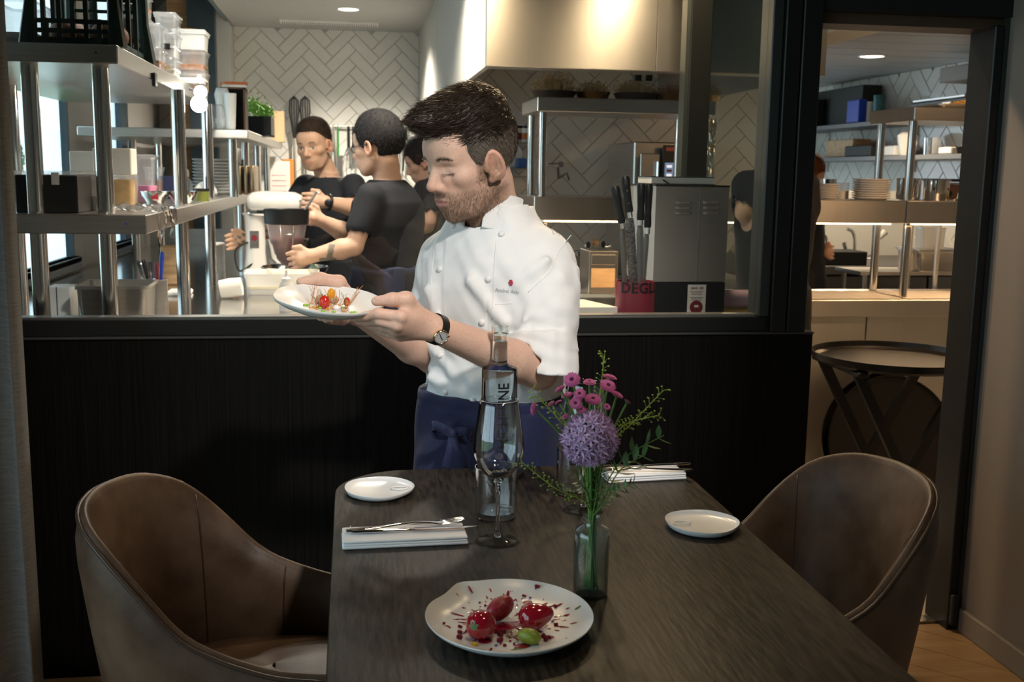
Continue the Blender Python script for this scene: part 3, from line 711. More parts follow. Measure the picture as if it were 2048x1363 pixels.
for a, lab in zip(((1144, 759, 17, -.03, (-.3, -1.1, .2)), (1179, 764, 13, .0, (0, -.4, .4)), (1219, 754, 15, .02, (.1, -.3, .5)), (1216, 771, 17, -.02, (.1, -.9, .4)), (1121, 777, 12, .0, (-.4, 0, .5)),
          (1159, 787, 13, -.03, (0, -1, .2)), (1134, 790, 12, .02, (-.2, -.3, .3)), (1151, 806, 13, -.045, (-.1, -1.3, 0)), (1186, 798, 17, -.03, (.1, -.6, .5)), (1234, 789, 14, .0, (.4, -.3, .5)),
          (1255, 803, 9, .0, (.4, 0, .3)), (1102, 807, 9, .0, (-.3, 0, .3)), (1117, 804, 9, .02, (-.2, 0, .4)), (1130, 833, 8, -.03, (-.4, -.2, .2)), (1214, 813, 8, -.03, (.1, -1, .1)), (1068, 816, 15, -.01, (-1.5, -.2, -.2)), (1162, 819, 10, -.04, (0, -.5, .4))), MUM_LABELS): mum(*a, lab)
# allium globe
ac = np.array(P(1180, 876, Y=1.45)); ar = 55*1.45/FPX
al = thing('allium_flower', 'round lilac allium globe of starry florets above the vase', 'flower', neck)
MB().tube(stem_path(ac, bend=0), .0028, 8).build('stem', M_stem, al, 180, world=True)
MB().ell(ac, ar*.45, 12, 8).build('core', M_leaf, al, 180, world=True)
ft = MB()
for k in range(6):
    a = 2*pi*k/6; L = .0140; w = .0017
    e = Vector((cos(a), sin(a), 0)); s = Vector((-sin(a), cos(a), 0))
    ft.add([e*.001-s*w*.5, e*.001+s*w*.5, e*L*.5+s*w+Vector((0, 0, .001)), e*L*.5-s*w+Vector((0, 0, .001)), e*L+Vector((0, 0, .004))], [(0, 1, 2, 3), (3, 2, 4)])
    ft.tube([e*.0005, e*.004+Vector((0, 0, .007))], .00035, 3, cap=False)
ft.ell((0, 0, .001), .0016, 6, 4)
M_lil = mat('lilac_petal', (.46, .25, .56), .6, col2=(.74, .54, .74), vscale=120)
f0 = None; N = 125
for i in range(N):
    z = 1-2*(i+.5)/N; a = i*2.39996; d = Vector((cos(a)*math.sqrt(1-z*z), sin(a)*math.sqrt(1-z*z), z))
    if f0 is None: o = f0 = ft.build('floret', M_lil, al, 0)
    else: o = link(bpy.data.objects.new('floret', f0.data)); o.parent = al
    rr = ar*rng.uniform(.84, 1.0); o.location = Vector(ac)+d*rr-Vector(neck)
    o.rotation_euler = (d+Vector(rng.normal(size=3)*.18)).to_track_quat('Z', 'Y').to_euler(); o.rotation_euler.rotate_axis('Z', rng.uniform(0, 6)); o.scale = (rng.uniform(.85, 1.15),)*3
pd = MB()
for i in range(N):
    z = 1-2*(i+.5)/N; a = i*2.39996; d = Vector((cos(a)*math.sqrt(1-z*z), sin(a)*math.sqrt(1-z*z), z))
    pd.tube([Vector(ac)+d*ar*.3, Vector(ac)+d*ar*.92], .0005, 3, cap=False)
tag(pd.build('pedicels', M_stem, al, 180, world=True), kind='stuff')
# pepperwort sprigs with little seed pods
def sprig(pxs, Ys, label, leafy=1.0):
    tip = [np.array(P(x, y, Y=Y)) for (x, y), Y in zip(pxs, Ys)]
    t = thing('seed_sprig', label, 'greenery', neck, group='yellow-green seed sprigs in the vase')
    path = catmull([neck]+tip, 10); MB().tube(path, np.linspace(.0014, .0006, len(path)), 5).build('stem', M_sprig, t, 180, world=True)
    k0 = int(len(path)*.3); pods = MB()
    for i in range(k0, len(path)):
        for rep in range(2):
            p = Vector(path[i]); d = Vector(rng.normal(size=3)); ax = (Vector(path[min(i+1, len(path)-1)])-Vector(path[i-1])).normalized()
            d = (d-ax*d.dot(ax)).normalized(); e = p+d*.008+ax*.006
            pods.tube([p, e], .0003, 3, cap=False); pods.ell(e+d*.0014, (.0016, .0016, .0012), 6, 4)
    tag(pods.build('seed_pods', M_sprig, t, 180, world=True), kind='stuff')
sprig([(1193, 880), (1200, 790), (1209, 712)], [1.49, 1.5, 1.5], 'upright seed sprig rising above the pink flowers')
sprig([(1215, 900), (1265, 845), (1327, 780)], [1.49, 1.49, 1.49], 'seed sprig leaning out furthest towards the doorway')
sprig([(1210, 905), (1250, 850), (1318, 830)], [1.47, 1.47, 1.47], 'lower seed sprig leaning towards the doorway')
sprig([(1160, 900), (1115, 835), (1066, 785)], [1.47, 1.46, 1.46], 'seed sprig leaning towards the chef over his apron')
sprig([(1165, 1000), (1110, 975), (1042, 922)], [1.47, 1.46, 1.46], 'drooping seed sprig beside the wine glass')
# leafy branches
lf = MB(); L = 1.0
rows = []
for s in np.linspace(0, 1, 6):
    w = .22*sin(pi*min(.98, s*.92+.06)); rows.append([(-w, s, -.05*sin(pi*s)), (0, s, .02-.08*s*s), (w, s, -.05*sin(pi*s))])
lf.grid(rows)
LEAFME = None
def branch(pxs, Ys, label, sz=.022, start=.35, step=3):
    global LEAFME
    tip = [np.array(P(x, y, Y=Y)) for (x, y), Y in zip(pxs, Ys)]
    t = thing('leafy_branch', label, 'greenery', neck, group='leafy branches in the vase')
    path = catmull([neck]+tip, 10); MB().tube(path, np.linspace(.0014, .0006, len(path)), 5).build('stem', M_stem, t, 180, world=True)
    for i in range(int(len(path)*start), len(path), step):
        for sd in (-1, 1):
            if LEAFME is None: o = lf.build('leaf', M_leaf, t, 180); LEAFME = o.data
            else: o = link(bpy.data.objects.new('leaf', LEAFME)); o.parent = t
            ax = (Vector(path[min(i+1, len(path)-1)])-Vector(path[i-1])).normalized(); side = ax.cross(Vector((0, -1, .2))).normalized()*sd
            d = (side+ax*.75+Vector(rng.normal(size=3)*.12)).normalized()
            o.location = Vector(path[i])-Vector(neck); o.rotation_euler = d.to_track_quat('Y', 'Z').to_euler(); o.scale = (sz*rng.uniform(.8, 1.15),)*3
branch([(1205, 980), (1250, 915), (1328, 870)], [1.48, 1.48, 1.47], 'leafy branch with pointed leaves towards the doorway')
branch([(1205, 1000), (1240, 940), (1292, 908)], [1.46, 1.45, 1.45], 'short leafy branch below the pointed branch')
branch([(1205, 1010), (1225, 985), (1268, 966)], [1.45, 1.43, 1.42], 'small dark leafy twig hanging over the vase neck', .014, .3, 2)
branch([(1175, 985), (1160, 965), (1150, 940)], [1.46, 1.45, 1.44], 'leafy shoot close under the allium, on the tumbler side', .015, .2, 3)
branch([(1192, 1000), (1196, 970), (1200, 945)], [1.45, 1.44, 1.44], 'leafy shoot climbing the stems to the allium', .016, .2, 3)

# ================================================================== dessert plate
DC = (.2125, 1.383, TZ)
def organic(rx, ry, prof, n, fx, mt, parent, name='dish'):
    m = MB().lathe(prof, n=n, fx=fx); m.v = [(x*rx, y*ry, z) for x, y, z in m.v]; return m.build(name, mt, parent, 60)
dp = thing('dessert_plate', 'large white dessert plate on the table with red fruit', 'plate', DC)
def ear(a, r, z):
    d = (a-R(118)+pi) % (2*pi)-pi
    return 1+.012*sin(2*a+1)+(.075*math.exp(-(d/.16)**2)-.05*math.exp(-((d-.42)/.2)**2) if r > .7 else 0)
organic(.115, .126, [(0, .0075), (.5, .0075), (.72, .009), (.86, .014), (.95, .0195), (.99, .0225), (1.0, .0232), (1.004, .022), (.97, .017), (.85, .008), (.6, 0), (0, 0)], 72, ear, M_porc, dp)
M_sauce = mat('raspberry_sauce', (.3, .006, .03), .15, coat=.4); M_berry = mat('red_glaze', (.34, .008, .02), .1, coat=.6, spec=.7)
M_crumb = mat('beet_crumb', (.2, .01, .035), .8)
def dz(x, y):
    r = math.hypot(x/.115, y/.126); return np.interp(r, [0, .5, .72, .86, .95, 1], [.0075, .0075, .009, .014, .0195, .0225])
def dpos(px, py, lift=0): q = P(px, py, Z=TZ+.0078+lift); return np.array([q[0]-DC[0], q[1]-DC[1]])
sp = MB()
def splat(px, py, r, stretch=1, ang=0):
    c = dpos(px, py); 
    pts = [(c[0]+r*(cos(a)*stretch*cos(ang)-sin(a)*sin(ang)), c[1]+r*(cos(a)*stretch*sin(ang)+sin(a)*cos(ang))) for a in np.linspace(0, 2*pi, 9)[:-1]]
    n0 = [(x, y, dz(x, y)+.0005) for x, y in pts]; n1 = [(c[0], c[1], dz(c[0], c[1])+.0011)]
    sp.add(n0+n1, [(i, (i+1) % 8, 8) for i in range(8)])
for k in range(260):
    a = rng.uniform(0, 2*pi); d = abs(rng.normal(0, 1))*58+25
    x, y = 1015+cos(a)*d*1.05, 1240+sin(a)*d*.42
    c = dpos(x, y)
    if math.hypot(c[0]/.115, c[1]/.126) > .93: continue
    splat(x, y, abs(rng.normal(.0009, .0007))+.0004, rng.uniform(1, 5), math.atan2(c[1], c[0])+rng.normal(0, .2))
for (x, y, r) in ((1015, 1250, .013), (1003, 1258, .009), (1035, 1246, .008), (970, 1282, .008), (1045, 1292, .009), (1055, 1205, .006), (1100, 1275, .005)): splat(x, y, r, 1.3, .4)
tag(sp.build('sauce_splashes', M_sauce, dp, 0), kind='stuff')
for x, y in ((1155, 1226), (1040, 1298), (1028, 1300)):
    sp = MB(); splat(x, y, .002, 2.6, .2); sp.build('herb_oil_drop', mat('herb_oil', (.1, .2, .03), .3), dp, 0)
def dthing(name, label, cat, px, py, lift=.0):
    c = dpos(px, py); return thing(name, label, cat, (DC[0]+c[0], DC[1]+c[1], TZ+.0078+lift))
t = dthing('glazed_strawberry', 'glossy red glazed strawberry with its green leaf star showing', 'strawberry', 962, 1273)
MB().lathe([(0, 0), (.013, .001), (.0195, .008), (.021, .018), (.018, .028), (.011, .0345), (.004, .0365), (0, .0362)], n=28).build('fruit', M_berry, t, 180)
cx = MB()
for k in range(7):
    a = 2*pi*k/7; e = Vector((0, cos(a), sin(a))); s = Vector((0, -sin(a), cos(a)))
    cx.add([Vector((-.001, 0, 0))-s*.0014, Vector((-.001, 0, 0))+s*.0014, e*.005+s*.0016, e*.005-s*.0016, e*.0095+Vector((.0022, 0, 0))], [(0, 1, 2, 3), (3, 2, 4)])
co = cx.build('calyx', mat('calyx_green', (.14, .2, .08), .6), t, 0); co.location = (-.0125, -.0165, .022); co.rotation_euler = (0, 0, R(52))
t = dthing('glazed_strawberry', 'glossy red glazed strawberry lying on its side, pointing to the vase', 'strawberry', 1068, 1258)
m = MB().lathe([(0, -.021), (.011, -.0195), (.0185, -.012), (.0195, -.002), (.016, .01), (.0105, .02), (.005, .0265), (0, .028)], n=26)
q = Matrix.Rotation(R(72), 3, 'Y') @ Matrix.Identity(3); m.v = [tuple(Matrix.Rotation(R(-12), 3, 'Z') @ (q @ Vector(v))+Vector((0, 0, .0185))) for v in m.v]; m.build('fruit', M_berry, t, 180)
t = dthing('sorbet_quenelle', 'dark red sorbet quenelle between the two strawberries', 'sorbet', 1010, 1240)
m = MB().ell((0, .004, .016), (.023, .0145, .0155), 24, 14); m.v = [tuple(Matrix.Rotation(R(28), 3, 'Z') @ (Matrix.Rotation(R(-22), 3, 'Y') @ Vector(v))) for v in m.v]; m.v = [(x, y, z+.003) for x, y, z in m.v]
m.build('quenelle', mat('red_sorbet', (.3, .03, .04), .3, var=.3, vscale=220, bump=.4, bscale=300), t, 180)
t = dthing('green_quenelle', 'small green ice quenelle on the dessert plate', 'sorbet', 1058, 1287)
m = MB().ell((0, 0, .0108), (.0168, .0105, .0108), 22, 12); m.v = [tuple(Matrix.Rotation(R(-32), 3, 'Z') @ Vector(v)) for v in m.v]; m.build('quenelle', mat('green_sorbet', (.22, .27, .03), .3, var=.2, vscale=150, bump=.3, bscale=300), t, 180)
t = dthing('jelly_cube', 'clear jelly piece in the middle of the dessert', 'jelly', 1025, 1272)
MB().box((-.008, -.006, 0), (.008, .006, .009), bevel=.002, seg=2, M=Matrix.Rotation(.4, 4, 'Z')).build('jelly', mat('clear_jelly', (.8, .7, .6), .05, trans=.9, ior=1.35), t, 60)
cr_ = MB()
for (x, y, r) in ((1073, 1187, .0045), (1100, 1218, .004), (1112, 1216, .004), (971, 1212, .003), (981, 1213, .003), (888, 1253, .003), (920, 1255, .0035), (921, 1267, .004), (921, 1280, .0055), (1000, 1273, .006), (1007, 1265, .006), (995, 1265, .005), (1112, 1250, .0035), (1085, 1274, .005), (1090, 1280, .006), (1096, 1278, .004), (962, 1277, .005), (933, 1262, .003), (1010, 1292, .003), (1000, 1281, .006), (960, 1206, .002), (990, 1200, .0025), (1048, 1195, .003), (1003, 1252, .004), (1028, 1289, .003)):
    c = dpos(x, y)
    for k in range(3): cr_.ell((c[0]+rng.normal()*r*.3, c[1]+rng.normal()*r*.3, dz(*c)+r*.55), (r*.7*rng.uniform(.6, 1), r*.7*rng.uniform(.6, 1), r*.6), 6, 4)
tag(cr_.build('crumbs', M_crumb, dp, 0), kind='stuff')
pt = MB()
for (x, y) in ((952, 1292), (948, 1290)):
    c = dpos(x, y); pt.ell((c[0], c[1], dz(*c)+.002), (.004, .0025, .002), 8, 5)
pt.build('yellow_petal', mat('yellow_petal', (.75, .45, .02), .5), dp, 0)
for (x, y) in ((992, 1292), (1105, 1243), (1060, 1198)):
    c = dpos(x, y); MB().ell((c[0], c[1], dz(*c)+.0015), (.0025, .002, .0012), 7, 4).build('violet_petal', mat('violet_petal', (.12, .08, .35), .5), dp, 0)

# ================================================================== tray stands in the doorway
YT = 3.55; tc = P(1789, 718, Y=YT)
ts = thing('tray_stand', 'black folding stand carrying a round tray in the doorway', 'tray stand', (tc[0], YT, 0))
tr_ = (P(1940, 718, Y=YT)[0]-P(1638, 718, Y=YT)[0])/2
for sx, s2 in ((-1, 1), (1, -1)):
    for sy in (-1, 1):
        m = MB(); a = Vector((sx*tr_*.72, sy*.14+ (0.02 if sx > 0 else 0), tc[2]-.02)); b = Vector((s2*tr_*.62, sy*.14+(0.02 if sx > 0 else 0), .0))
        x = Vector((0, 1, 0)); d = (b-a).normalized(); y = d.cross(x)
        m.add([p+x*u*.011+y*w*.017 for p in (a, b) for u, w in ((-1, -1), (1, -1), (1, 1), (-1, 1))], [(0, 1, 2, 3), (7, 6, 5, 4), (0, 4, 5, 1), (1, 5, 6, 2), (2, 6, 7, 3), (3, 7, 4, 0)])
        m.build('leg', M_black, ts)
    MB().box((sx*tr_*.72-.02, -.19, tc[2]-.03), (sx*tr_*.72+.02, .19, tc[2]-.012), bevel=.004).build('cross_rail', M_black, ts)
ty = thing('serving_tray', 'round black serving tray lying on the folding stand', 'tray', (tc[0], YT, tc[2]-.0105), group='round black trays')
TP = [(0, 0), (.93, 0), (.97, .006), (.985, .03), (1.0, .034), (1.005, .028), (.985, .006)]
MB().lathe([(r*tr_, z) for r, z in ((0, 0), (.95, 0), (.99, .01), (1.0, .034), (.985, .034), (.97, .014), (.93, .006), (0, .006))], n=64).build('tray_body', mat('black_tray', (.014, .013, .012), .3), ty, 30)
tq = P(1762, 925, Y=4.2)
for k, (dy, rr, lab) in enumerate(((0, .285, 'round black tray standing on edge behind the folding stand'), (.045, .287, 'round black tray on edge, rearmost against the steel counter'))):
    t2 = thing('serving_tray', lab, 'tray', (tq[0]-.01*k, 4.14+dy, .004), group='round black trays')
    m = MB().lathe([(r*rr, z) for r, z in ((0, 0), (.95, 0), (.99, .008), (1.0, .024), (.985, .024), (.96, .010), (.92, .006), (0, .006))], n=64)
    m.v = [tuple(Matrix.Rotation(R(78), 3, 'X') @ Vector(v)+Vector((0, 0, rr*sin(R(78))+.006))) for v in m.v]
    m.build('tray_body', mat('black_tray', (.014, .013, .012), .3), t2, 30)
# ================================================================== kitchen: shelves and counters on the window side
def S(p): return float((np.array(p)-C_) @ FW)/FPX      # metres per photo pixel at a point
def shelf_board(name, parent, lo, hi, mt=None): return B(lo, hi, bevel=.003).build(name, mt or M_steelh, parent, world=True)
ZU = 1.728; ZL = 1.268; ZK = .92
su = thing('steel_shelf_unit', 'two-tier steel shelf unit right behind the partition glass', 'shelf', (-.9, 3.9, ZK))
shelf_board('upper_shelf', su, (-1.24, 3.12, 1.677), (-.626, 5.0, ZU)); shelf_board('lower_shelf', su, (-1.24, 3.12, 1.214), (-.567, 6.2, ZL))
for (x, y, z1) in ((-.875, 3.185, 1.677), (-.691, 3.2, 1.677), (-.612, 3.98 if False else 4.05, 1.677), (-1.18, 4.05, 1.677), (-.62, 4.9, 1.677), (-.60, 6.1, 1.214)):
    for a, b in (((ZK, 1.214), (ZL, z1)) if z1 > 1.3 else ((ZK, 1.214),)):
        MB().tube([(x, y, a), (x, y, b)], .0235, 18).build('post', M_post, su, world=True)
for z in (1.65, 1.222):
    q = .626 if z > 1.5 else .567
    B((-q-.0, 3.62 if z > 1.5 else 3.52, z+.005), (-q+.012, 3.66 if z > 1.5 else 3.58, z+.05), bevel=.003).build('clip', M_black, su, world=True)
q = P(192, 105, Y=3.12); MB().tube([(q[0], 3.121, q[2]), (q[0], 3.117, q[2])], .0028, 10).build('rivet', M_black, su, world=True)
q = P(252, 447, Y=3.12); MB().tube([(q[0], 3.121, q[2]), (q[0], 3.117, q[2])], .0028, 10).build('rivet', M_blue, su, world=True)
sv = thing('steel_shelf_unit', 'lower steel shelf on posts further back along the kitchen windows', 'shelf', (-.8, 6.0, ZK))
shelf_board('shelf_board', sv, (-1.2, 5.05, 1.535), (-.46, 7.55, 1.575))
for y in (5.15, 5.75, 6.5, 7.2):
    MB().tube([(-.54, y, ZL+.002 if y < 6.2 else ZK), (-.54, y, 1.535)], .02, 14).build('post', M_post, sv, world=True)
    if y > 5.7: MB().tube([(-1.1, y, ZK), (-1.1, y, 1.535)], .02, 14).build('post', M_post, sv, world=True)
kc = thing('steel_counter', 'steel worktop along the kitchen windows behind the glass', 'counter', (-.6, 4.8, 0))
MB().box((-1.25, 3.06, ZK-.04), (-.07, 4.5, ZK), bevel=.004).box((-1.25, 4.5, ZK-.04), (-.30, 7.0, ZK), bevel=.004).build('worktop', mat('worktop_steel', (.6, .6, .59), .14, 1, bump=.02, bscale=20), kc, world=True)
for i in range(6): B((-1.23, 3.1+i*.64, .1), (-.1 if i < 2 else -.33, 3.1+i*.64+.63, ZK-.04)).build('cabinet', M_steel, kc, world=True)
B((-1.2, 3.1, 0), (-.36, 6.95, .1)).build('plinth', M_black, kc, world=True)
B((-1.25, 6.98, ZK), (-.4, 7.0, ZK+.1)).build('upstand', M_steel, kc, world=True)
kc2 = thing('steel_counter', 'steel worktop behind the glass under the knife cup and machine', 'counter', (.9, 3.6, 0))
B((.12, 3.06, ZK-.04), (1.335, 3.70, ZK), bevel=.004).build('worktop', M_steelh, kc2, world=True)
B((.15, 3.1, .1), (1.325, 3.68, ZK-.04)).build('cabinet', M_steel, kc2, world=True); B((.2, 3.14, 0), (1.3, 3.65, .1)).build('plinth', M_black, kc2, world=True)

# ---- containers
def tub_shape(w, d, h, lip=.006, taper=.9, n=1):
    """open rectangular tub with a rolled lip"""
    m = MB(); rows = []
    for sx, z in ((taper, 0), (1, h), (1.0+lip/w, h), (1.0+lip/w, h-.008), (1.0+lip/w-.01, h-.008)):
        hw, hd = w/2*sx, d/2*sx; c = min(hw, hd)*.18; r = []
        for cx, cy, a0 in ((hw-c, hd-c, 0), (-hw+c, hd-c, 90), (-hw+c, -hd+c, 180), (hw-c, -hd+c, 270)):
            for k in range(4): a = R(a0+30*k); r.append((cx+c*cos(a), cy+c*sin(a), z))
        rows.append(r)
    m.grid(rows, True); m.f.append(tuple(range(15, -1, -1))); return m
def container(name, label, c, w, d, h, body, lid=None, fill=None, fh=.6, cat='container', group=None, rz=0, tapes=None):
    t = thing(name, label, cat, c, rz, group)
    tub_shape(w, d, h).build('tub', body, t, 40)
    if fill:
        m = tub_shape(w*.95, d*.95, h*fh, 0, .92); n = len(m.v); m.f.append(tuple(range(16, 32))); m.v = [(x, y, z+.003) for x, y, z in m.v]; m.build('contents', fill, t, 40)
    if lid: MB().box((-w/2-.005, -d/2-.005, h), (w/2+.005, d/2+.005, h+.009), bevel=.003).build('lid', lid, t, 40)
    if tapes: MB().box((-w*.2, -d/2-.0012, h*.35), (w*.25, -d/2*.93, h*.62)).build('label_tape', tapes, t)
    return t
G_up = 'plastic food boxes on the upper shelf'
def stack(Y, x0, x1, ys, specs, zbase, d=.15):
    z = zbase
    for (ya, yb), (label, body, lid, fill, fh, tp) in zip(ys, specs):
        xa = P(x0, (ya+yb)/2, Y=Y)[0]; xb = P(x1, (ya+yb)/2, Y=Y)[0]; zt = P(x0, ya, Y=Y)[2]; h = max(.03, zt-z-.011)
        container('food_box', label, ((xa+xb)/2, Y+d/2, z), (xb-xa)*.98, d, h, body, lid, fill, fh, group=G_up, tapes=tp); z += h+.0105
stack(3.66, 243, 288, ((87, 118), (27, 86), (-25, 26)), (('clear box of brown biscuits at the bottom of the stack beside the green crate', M_plast, M_plast, M_brownf, .7, None), ('clear box packed with brown crackers, middle of the stack beside the green crate', M_plast, M_plast, M_brownf, .92, None), ('clear box of brown crackers, topmost of the stack beside the green crate', M_plast, M_plast, M_brownf, .4, None)), ZU)
stack(3.83, 282, 319, ((92, 133), (44, 91)), (('clear box half full of brown crumble, bottom of its stack', M_plast, M_plast, M_brownf, .4, None), ('empty-looking clear box standing on the box of crumble', M_plast, M_plast, None, 0, None)), ZU)
stack(4.02, 309, 350, ((113, 150), (63, 112), (22, 62)), (('clear box with a small paper label, bottom of its stack', M_plast, M_plast, M_paper, .4, M_card), ('clear box marked with black handwriting, in the middle of its stack', M_plast, M_plast, M_white, .5, M_ink), ('wide clear box topmost on the handwritten box', M_plast, M_plast, None, 0, None)), ZU)
stack(4.42, 345, 409, ((140, 172), (97, 139), (56, 96)), (('shallow clear box at the bottom of the stack by the clip lamps', M_plast, M_plast, M_paper, .5, None), ('clear box with red and brown contents in the stack by the clip lamps', M_plast, M_plast, M_brownf, .3, None), ('milky white box topmost in the stack by the clip lamps', M_milk, M_white, None, 0, None)), ZU)
for i, (y0, y1, mt, lab) in enumerate(((78, 102, M_orange, 'small round tub with orange contents under a yellow tub'), (57, 78, M_yellow, 'small round yellow tub on an orange tub'))):
    q = P(396, y1 if i else 140, Y=4.78); zb = ZU if i == 0 else zb2; zt = P(396, y0, Y=4.78)[2]; h = zt-zb-.002; zb2 = zb+h+.0005
    t = thing('round_tub', lab, 'tub', (-.665, 4.8, zb)); MB().lathe([(0, 0), (.030, 0), (.036, h-.006), (.038, h-.006), (.038, h), (0, h)], n=20).build('tub', mt, t)
q = P(410, 150, Y=4.92); t = thing('kraft_carton', 'tall plain kraft carton at the end of the upper shelf', 'carton', (-.645, 4.93, ZU)); MB().box((-.03, -.03, 0), (.03, .03, P(410, 92, Y=4.92)[2]-ZU), bevel=.002).build('carton', M_card, t)
# green folding crate
x0, x1 = P(66, 60, Y=3.2)[0], P(226, 60, Y=3.2)[0]; zt = 1.99
cr_t = thing('slatted_crate', 'dark green slatted plastic crate on the upper steel shelf', 'crate', ((x0+x1)/2, 3.42, ZU))
M_crate = mat('dark_green_plastic', (.008, .028, .022), .4)
w2, d2, hh = (x1-x0)/2, .22, zt-ZU
for sy in (-1, 1):
    for z in (.012, .036, .062, .15, .185, .215): MB().box((-w2, sy*d2-.005, z), (w2, sy*d2+.005, z+(.012 if z < .1 else .01))).build('slat', M_crate, cr_t)
    for k in range(7): x = -w2+w2*2*k/6; MB().box((x-.006, sy*d2-.006, 0), (x+.006, sy*d2+.006, .075 if k % 2 else hh)).build('upright', M_crate, cr_t)
    MB().box((-w2*1.08, sy*d2-.008, 0), (w2*1.08, sy*d2+.008, .012)).build('rim', M_crate, cr_t)
for sx in (-1, 1):
    for z in (.012, .2, .225): MB().box((sx*w2-.005, -d2, z), (sx*w2+.005, d2, z+.014)).build('slat', M_crate, cr_t)
    for k in range(5): y = -d2+d2*2*k/4; MB().box((sx*w2-.006, y-.007, 0), (sx*w2+.006, y+.007, hh)).build('upright', M_crate, cr_t)
    m = MB().tube([(sx*w2*1.01, -d2, hh), (sx*w2*1.03, -d2, .12), (sx*w2*1.12, -d2-.01, .0)], [.012, .013, .02], 8, flat=1.3).build('corner_post', M_crate, cr_t)
    MB().tube([(sx*w2*1.01, d2, hh), (sx*w2*1.03, d2, .12), (sx*w2*1.12, d2+.01, .0)], [.012, .013, .02], 8, flat=1.3).build('corner_post', M_crate, cr_t)
MB().box((-w2, -d2, .001), (w2, d2, .006)).build('base', M_crate, cr_t)
for i, (x, lab) in enumerate(((-.06, 'round brown loaf inside the green crate'), (.055, 'second brown loaf inside the green crate beside the boxes'))):
    t = thing('bread_loaf', lab, 'bread', (cr_t.location.x+x, 3.4, ZU+.0065)); MB().ell((0, 0, .045), (.055, .08, .045), 16, 10).build('loaf', mat('bread_crust', (.22, .1, .05), .7, var=.3, vscale=30), t, 180)
q = P(44, 62, Y=3.3); t = container('food_box', 'clear box with metal rings beside the green crate, by the curtain', (q[0]-.01, 3.36, ZU), .11, .2, .13, M_plast, None, M_steel, .3, group=G_up)
# clip-on lamps with glowing bulbs
lt = thing('clip_lamp', 'pair of bright glowing bulbs clipped to the end of the upper shelf', 'lamp', (-.60, 4.3, 1.66))
MB().tube([(-.606, 4.3, 1.70), (-.58, 4.3, 1.69), (-.575, 4.3, 1.62)], .007, 8).build('arm', M_black, lt, world=True)
for (px, py, r) in ((401, 184, .024), (398, 208, .031)):
    q = P(px, py, Y=4.28); MB().ell(q, r, 18, 12).build('bulb', mat('bulb_glow', (1, 1, 1), .3, emit=(1, .95, .86), estr=60), lt, 180, world=True)
for i, (px0, py0, px1, py1, Y, mt, lab) in enumerate(((424, 172, 452, 215, 5.12, M_milk, 'crumpled milky plastic bag beside the glowing bulbs'), (418, 208, 446, 243, 5.08, M_film, 'clear crumpled bag under the milky bag'), (447, 186, 471, 224, 5.2, M_white, 'white plastic jug on the rear shelf beside the dark box'))):
    a, b = P(px0, py1, Y=Y), P(px1, py0, Y=Y); z0 = 1.5755; t = thing(['plastic_bag', 'plastic_bag', 'plastic_jug'][i], lab, ['bag', 'bag', 'jug'][i], ((a[0]+b[0])/2, Y+.03+.11*(i == 0), z0))
    w = (b[0]-a[0])/2; h = b[2]-z0
    m = MB().lathe([(0, 0), (.9, 0), (1.05, .2), (.95, .55), (1.05, .85), (.8, 1), (0, .95)] if i < 2 else [(0, 0), (.7, 0), (.8, .1), (1, .9), (1.05, 1), (.9, 1), (.7, .2), (0, .1)], n=20, fx=(lambda a, r, z: 1+.12*sin(3*a+4*z)) if i < 2 else None)
    m.v = [(x*w, y*w, z*h) for x, y, z in m.v]; m.build('body', mt, t, 180)
# things on the rear shelf
def pxbox(name, label, cat, x0, y0, x1, y1, Y, d, mt, zbase=None, group=None, bevel=.003, part='body', rz=0):
    ym = (y0+y1)/2; a, b = P(x0, ym, Y=Y)[0], P(x1, ym, Y=Y)[0]; xm = (x0+x1)/2
    z1 = P(xm, y0, Y=Y)[2]; z0 = P(xm, y1, Y=Y)[2] if zbase is None else zbase
    t = thing(name, label, cat, ((a+b)/2, Y+d/2, z0), rz, group)
    t['_w'] = (b-a)/2; t['_h'] = z1-z0; w, h = (b-a)/2, z1-z0; del t['_w'], t['_h']
    B((-w, -d/2, 0), (w, d/2, h), bevel=min(bevel, w*.3, h*.3, d*.3)).build(part, mt, t)
    return t, w, h
t, w, h = pxbox('storage_cube', 'black open-fronted cube box with papers on top of the rear shelf', 'box', 446, 178, 495, 245, 5.42, .02, M_blackm, 1.5755)
for lo, hi in (((-w, -.13, 0), (-w+.008, .0, h)), ((w-.008, -.13, 0), (w, .0, h)), ((-w, -.13, 0), (w, .0, .008)), ((-w, -.13, h-.008), (w, .0, h))): B(lo, hi).build('side', mat('box_brown', (.1, .05, .03), .5), t)
pxz = t.location.z+h
for k, (mt, lab) in enumerate(((M_paper, 'white papers lying on the black cube box'), (mat('orange_folder', (.6, .15, .05), .6), 'orange folder lying on the white papers of the cube box'))):
    u = thing('paper_stack', lab, 'papers', (t.location.x, t.location.y-.06, pxz+.0005+.013*k)); MB().box((-w*.9, -.07, 0), (w*.95, .05, .012), rz=.15*(k+1)).build('sheets', mt, u)
t, w, h = pxbox('herb_crate', 'black slatted crate of bright green herbs on the rear shelf', 'crate', 492, 232, 541, 262, 5.9, .004, M_black, 1.5755)
for k in range(9): B((-w+w*2*k/8-.003, -.008, 0), (-w+w*2*k/8+.003, .0, h)).build('slat', M_black, t)
B((-w, 0, 0), (w, .3, .006)).build('base', M_black, t); B((-w, .29, 0), (w, .3, h)).build('back', M_black, t); B((w-.006, 0, 0), (w, .3, h)).build('side', M_black, t); B((-w, 0, 0), (-w+.006, .3, h)).build('side', M_black, t)
hb = thing('potted_herbs', 'bright green herb seedlings growing in the black crate', 'herbs', (t.location.x, 5.95, 1.583))
m = MB()
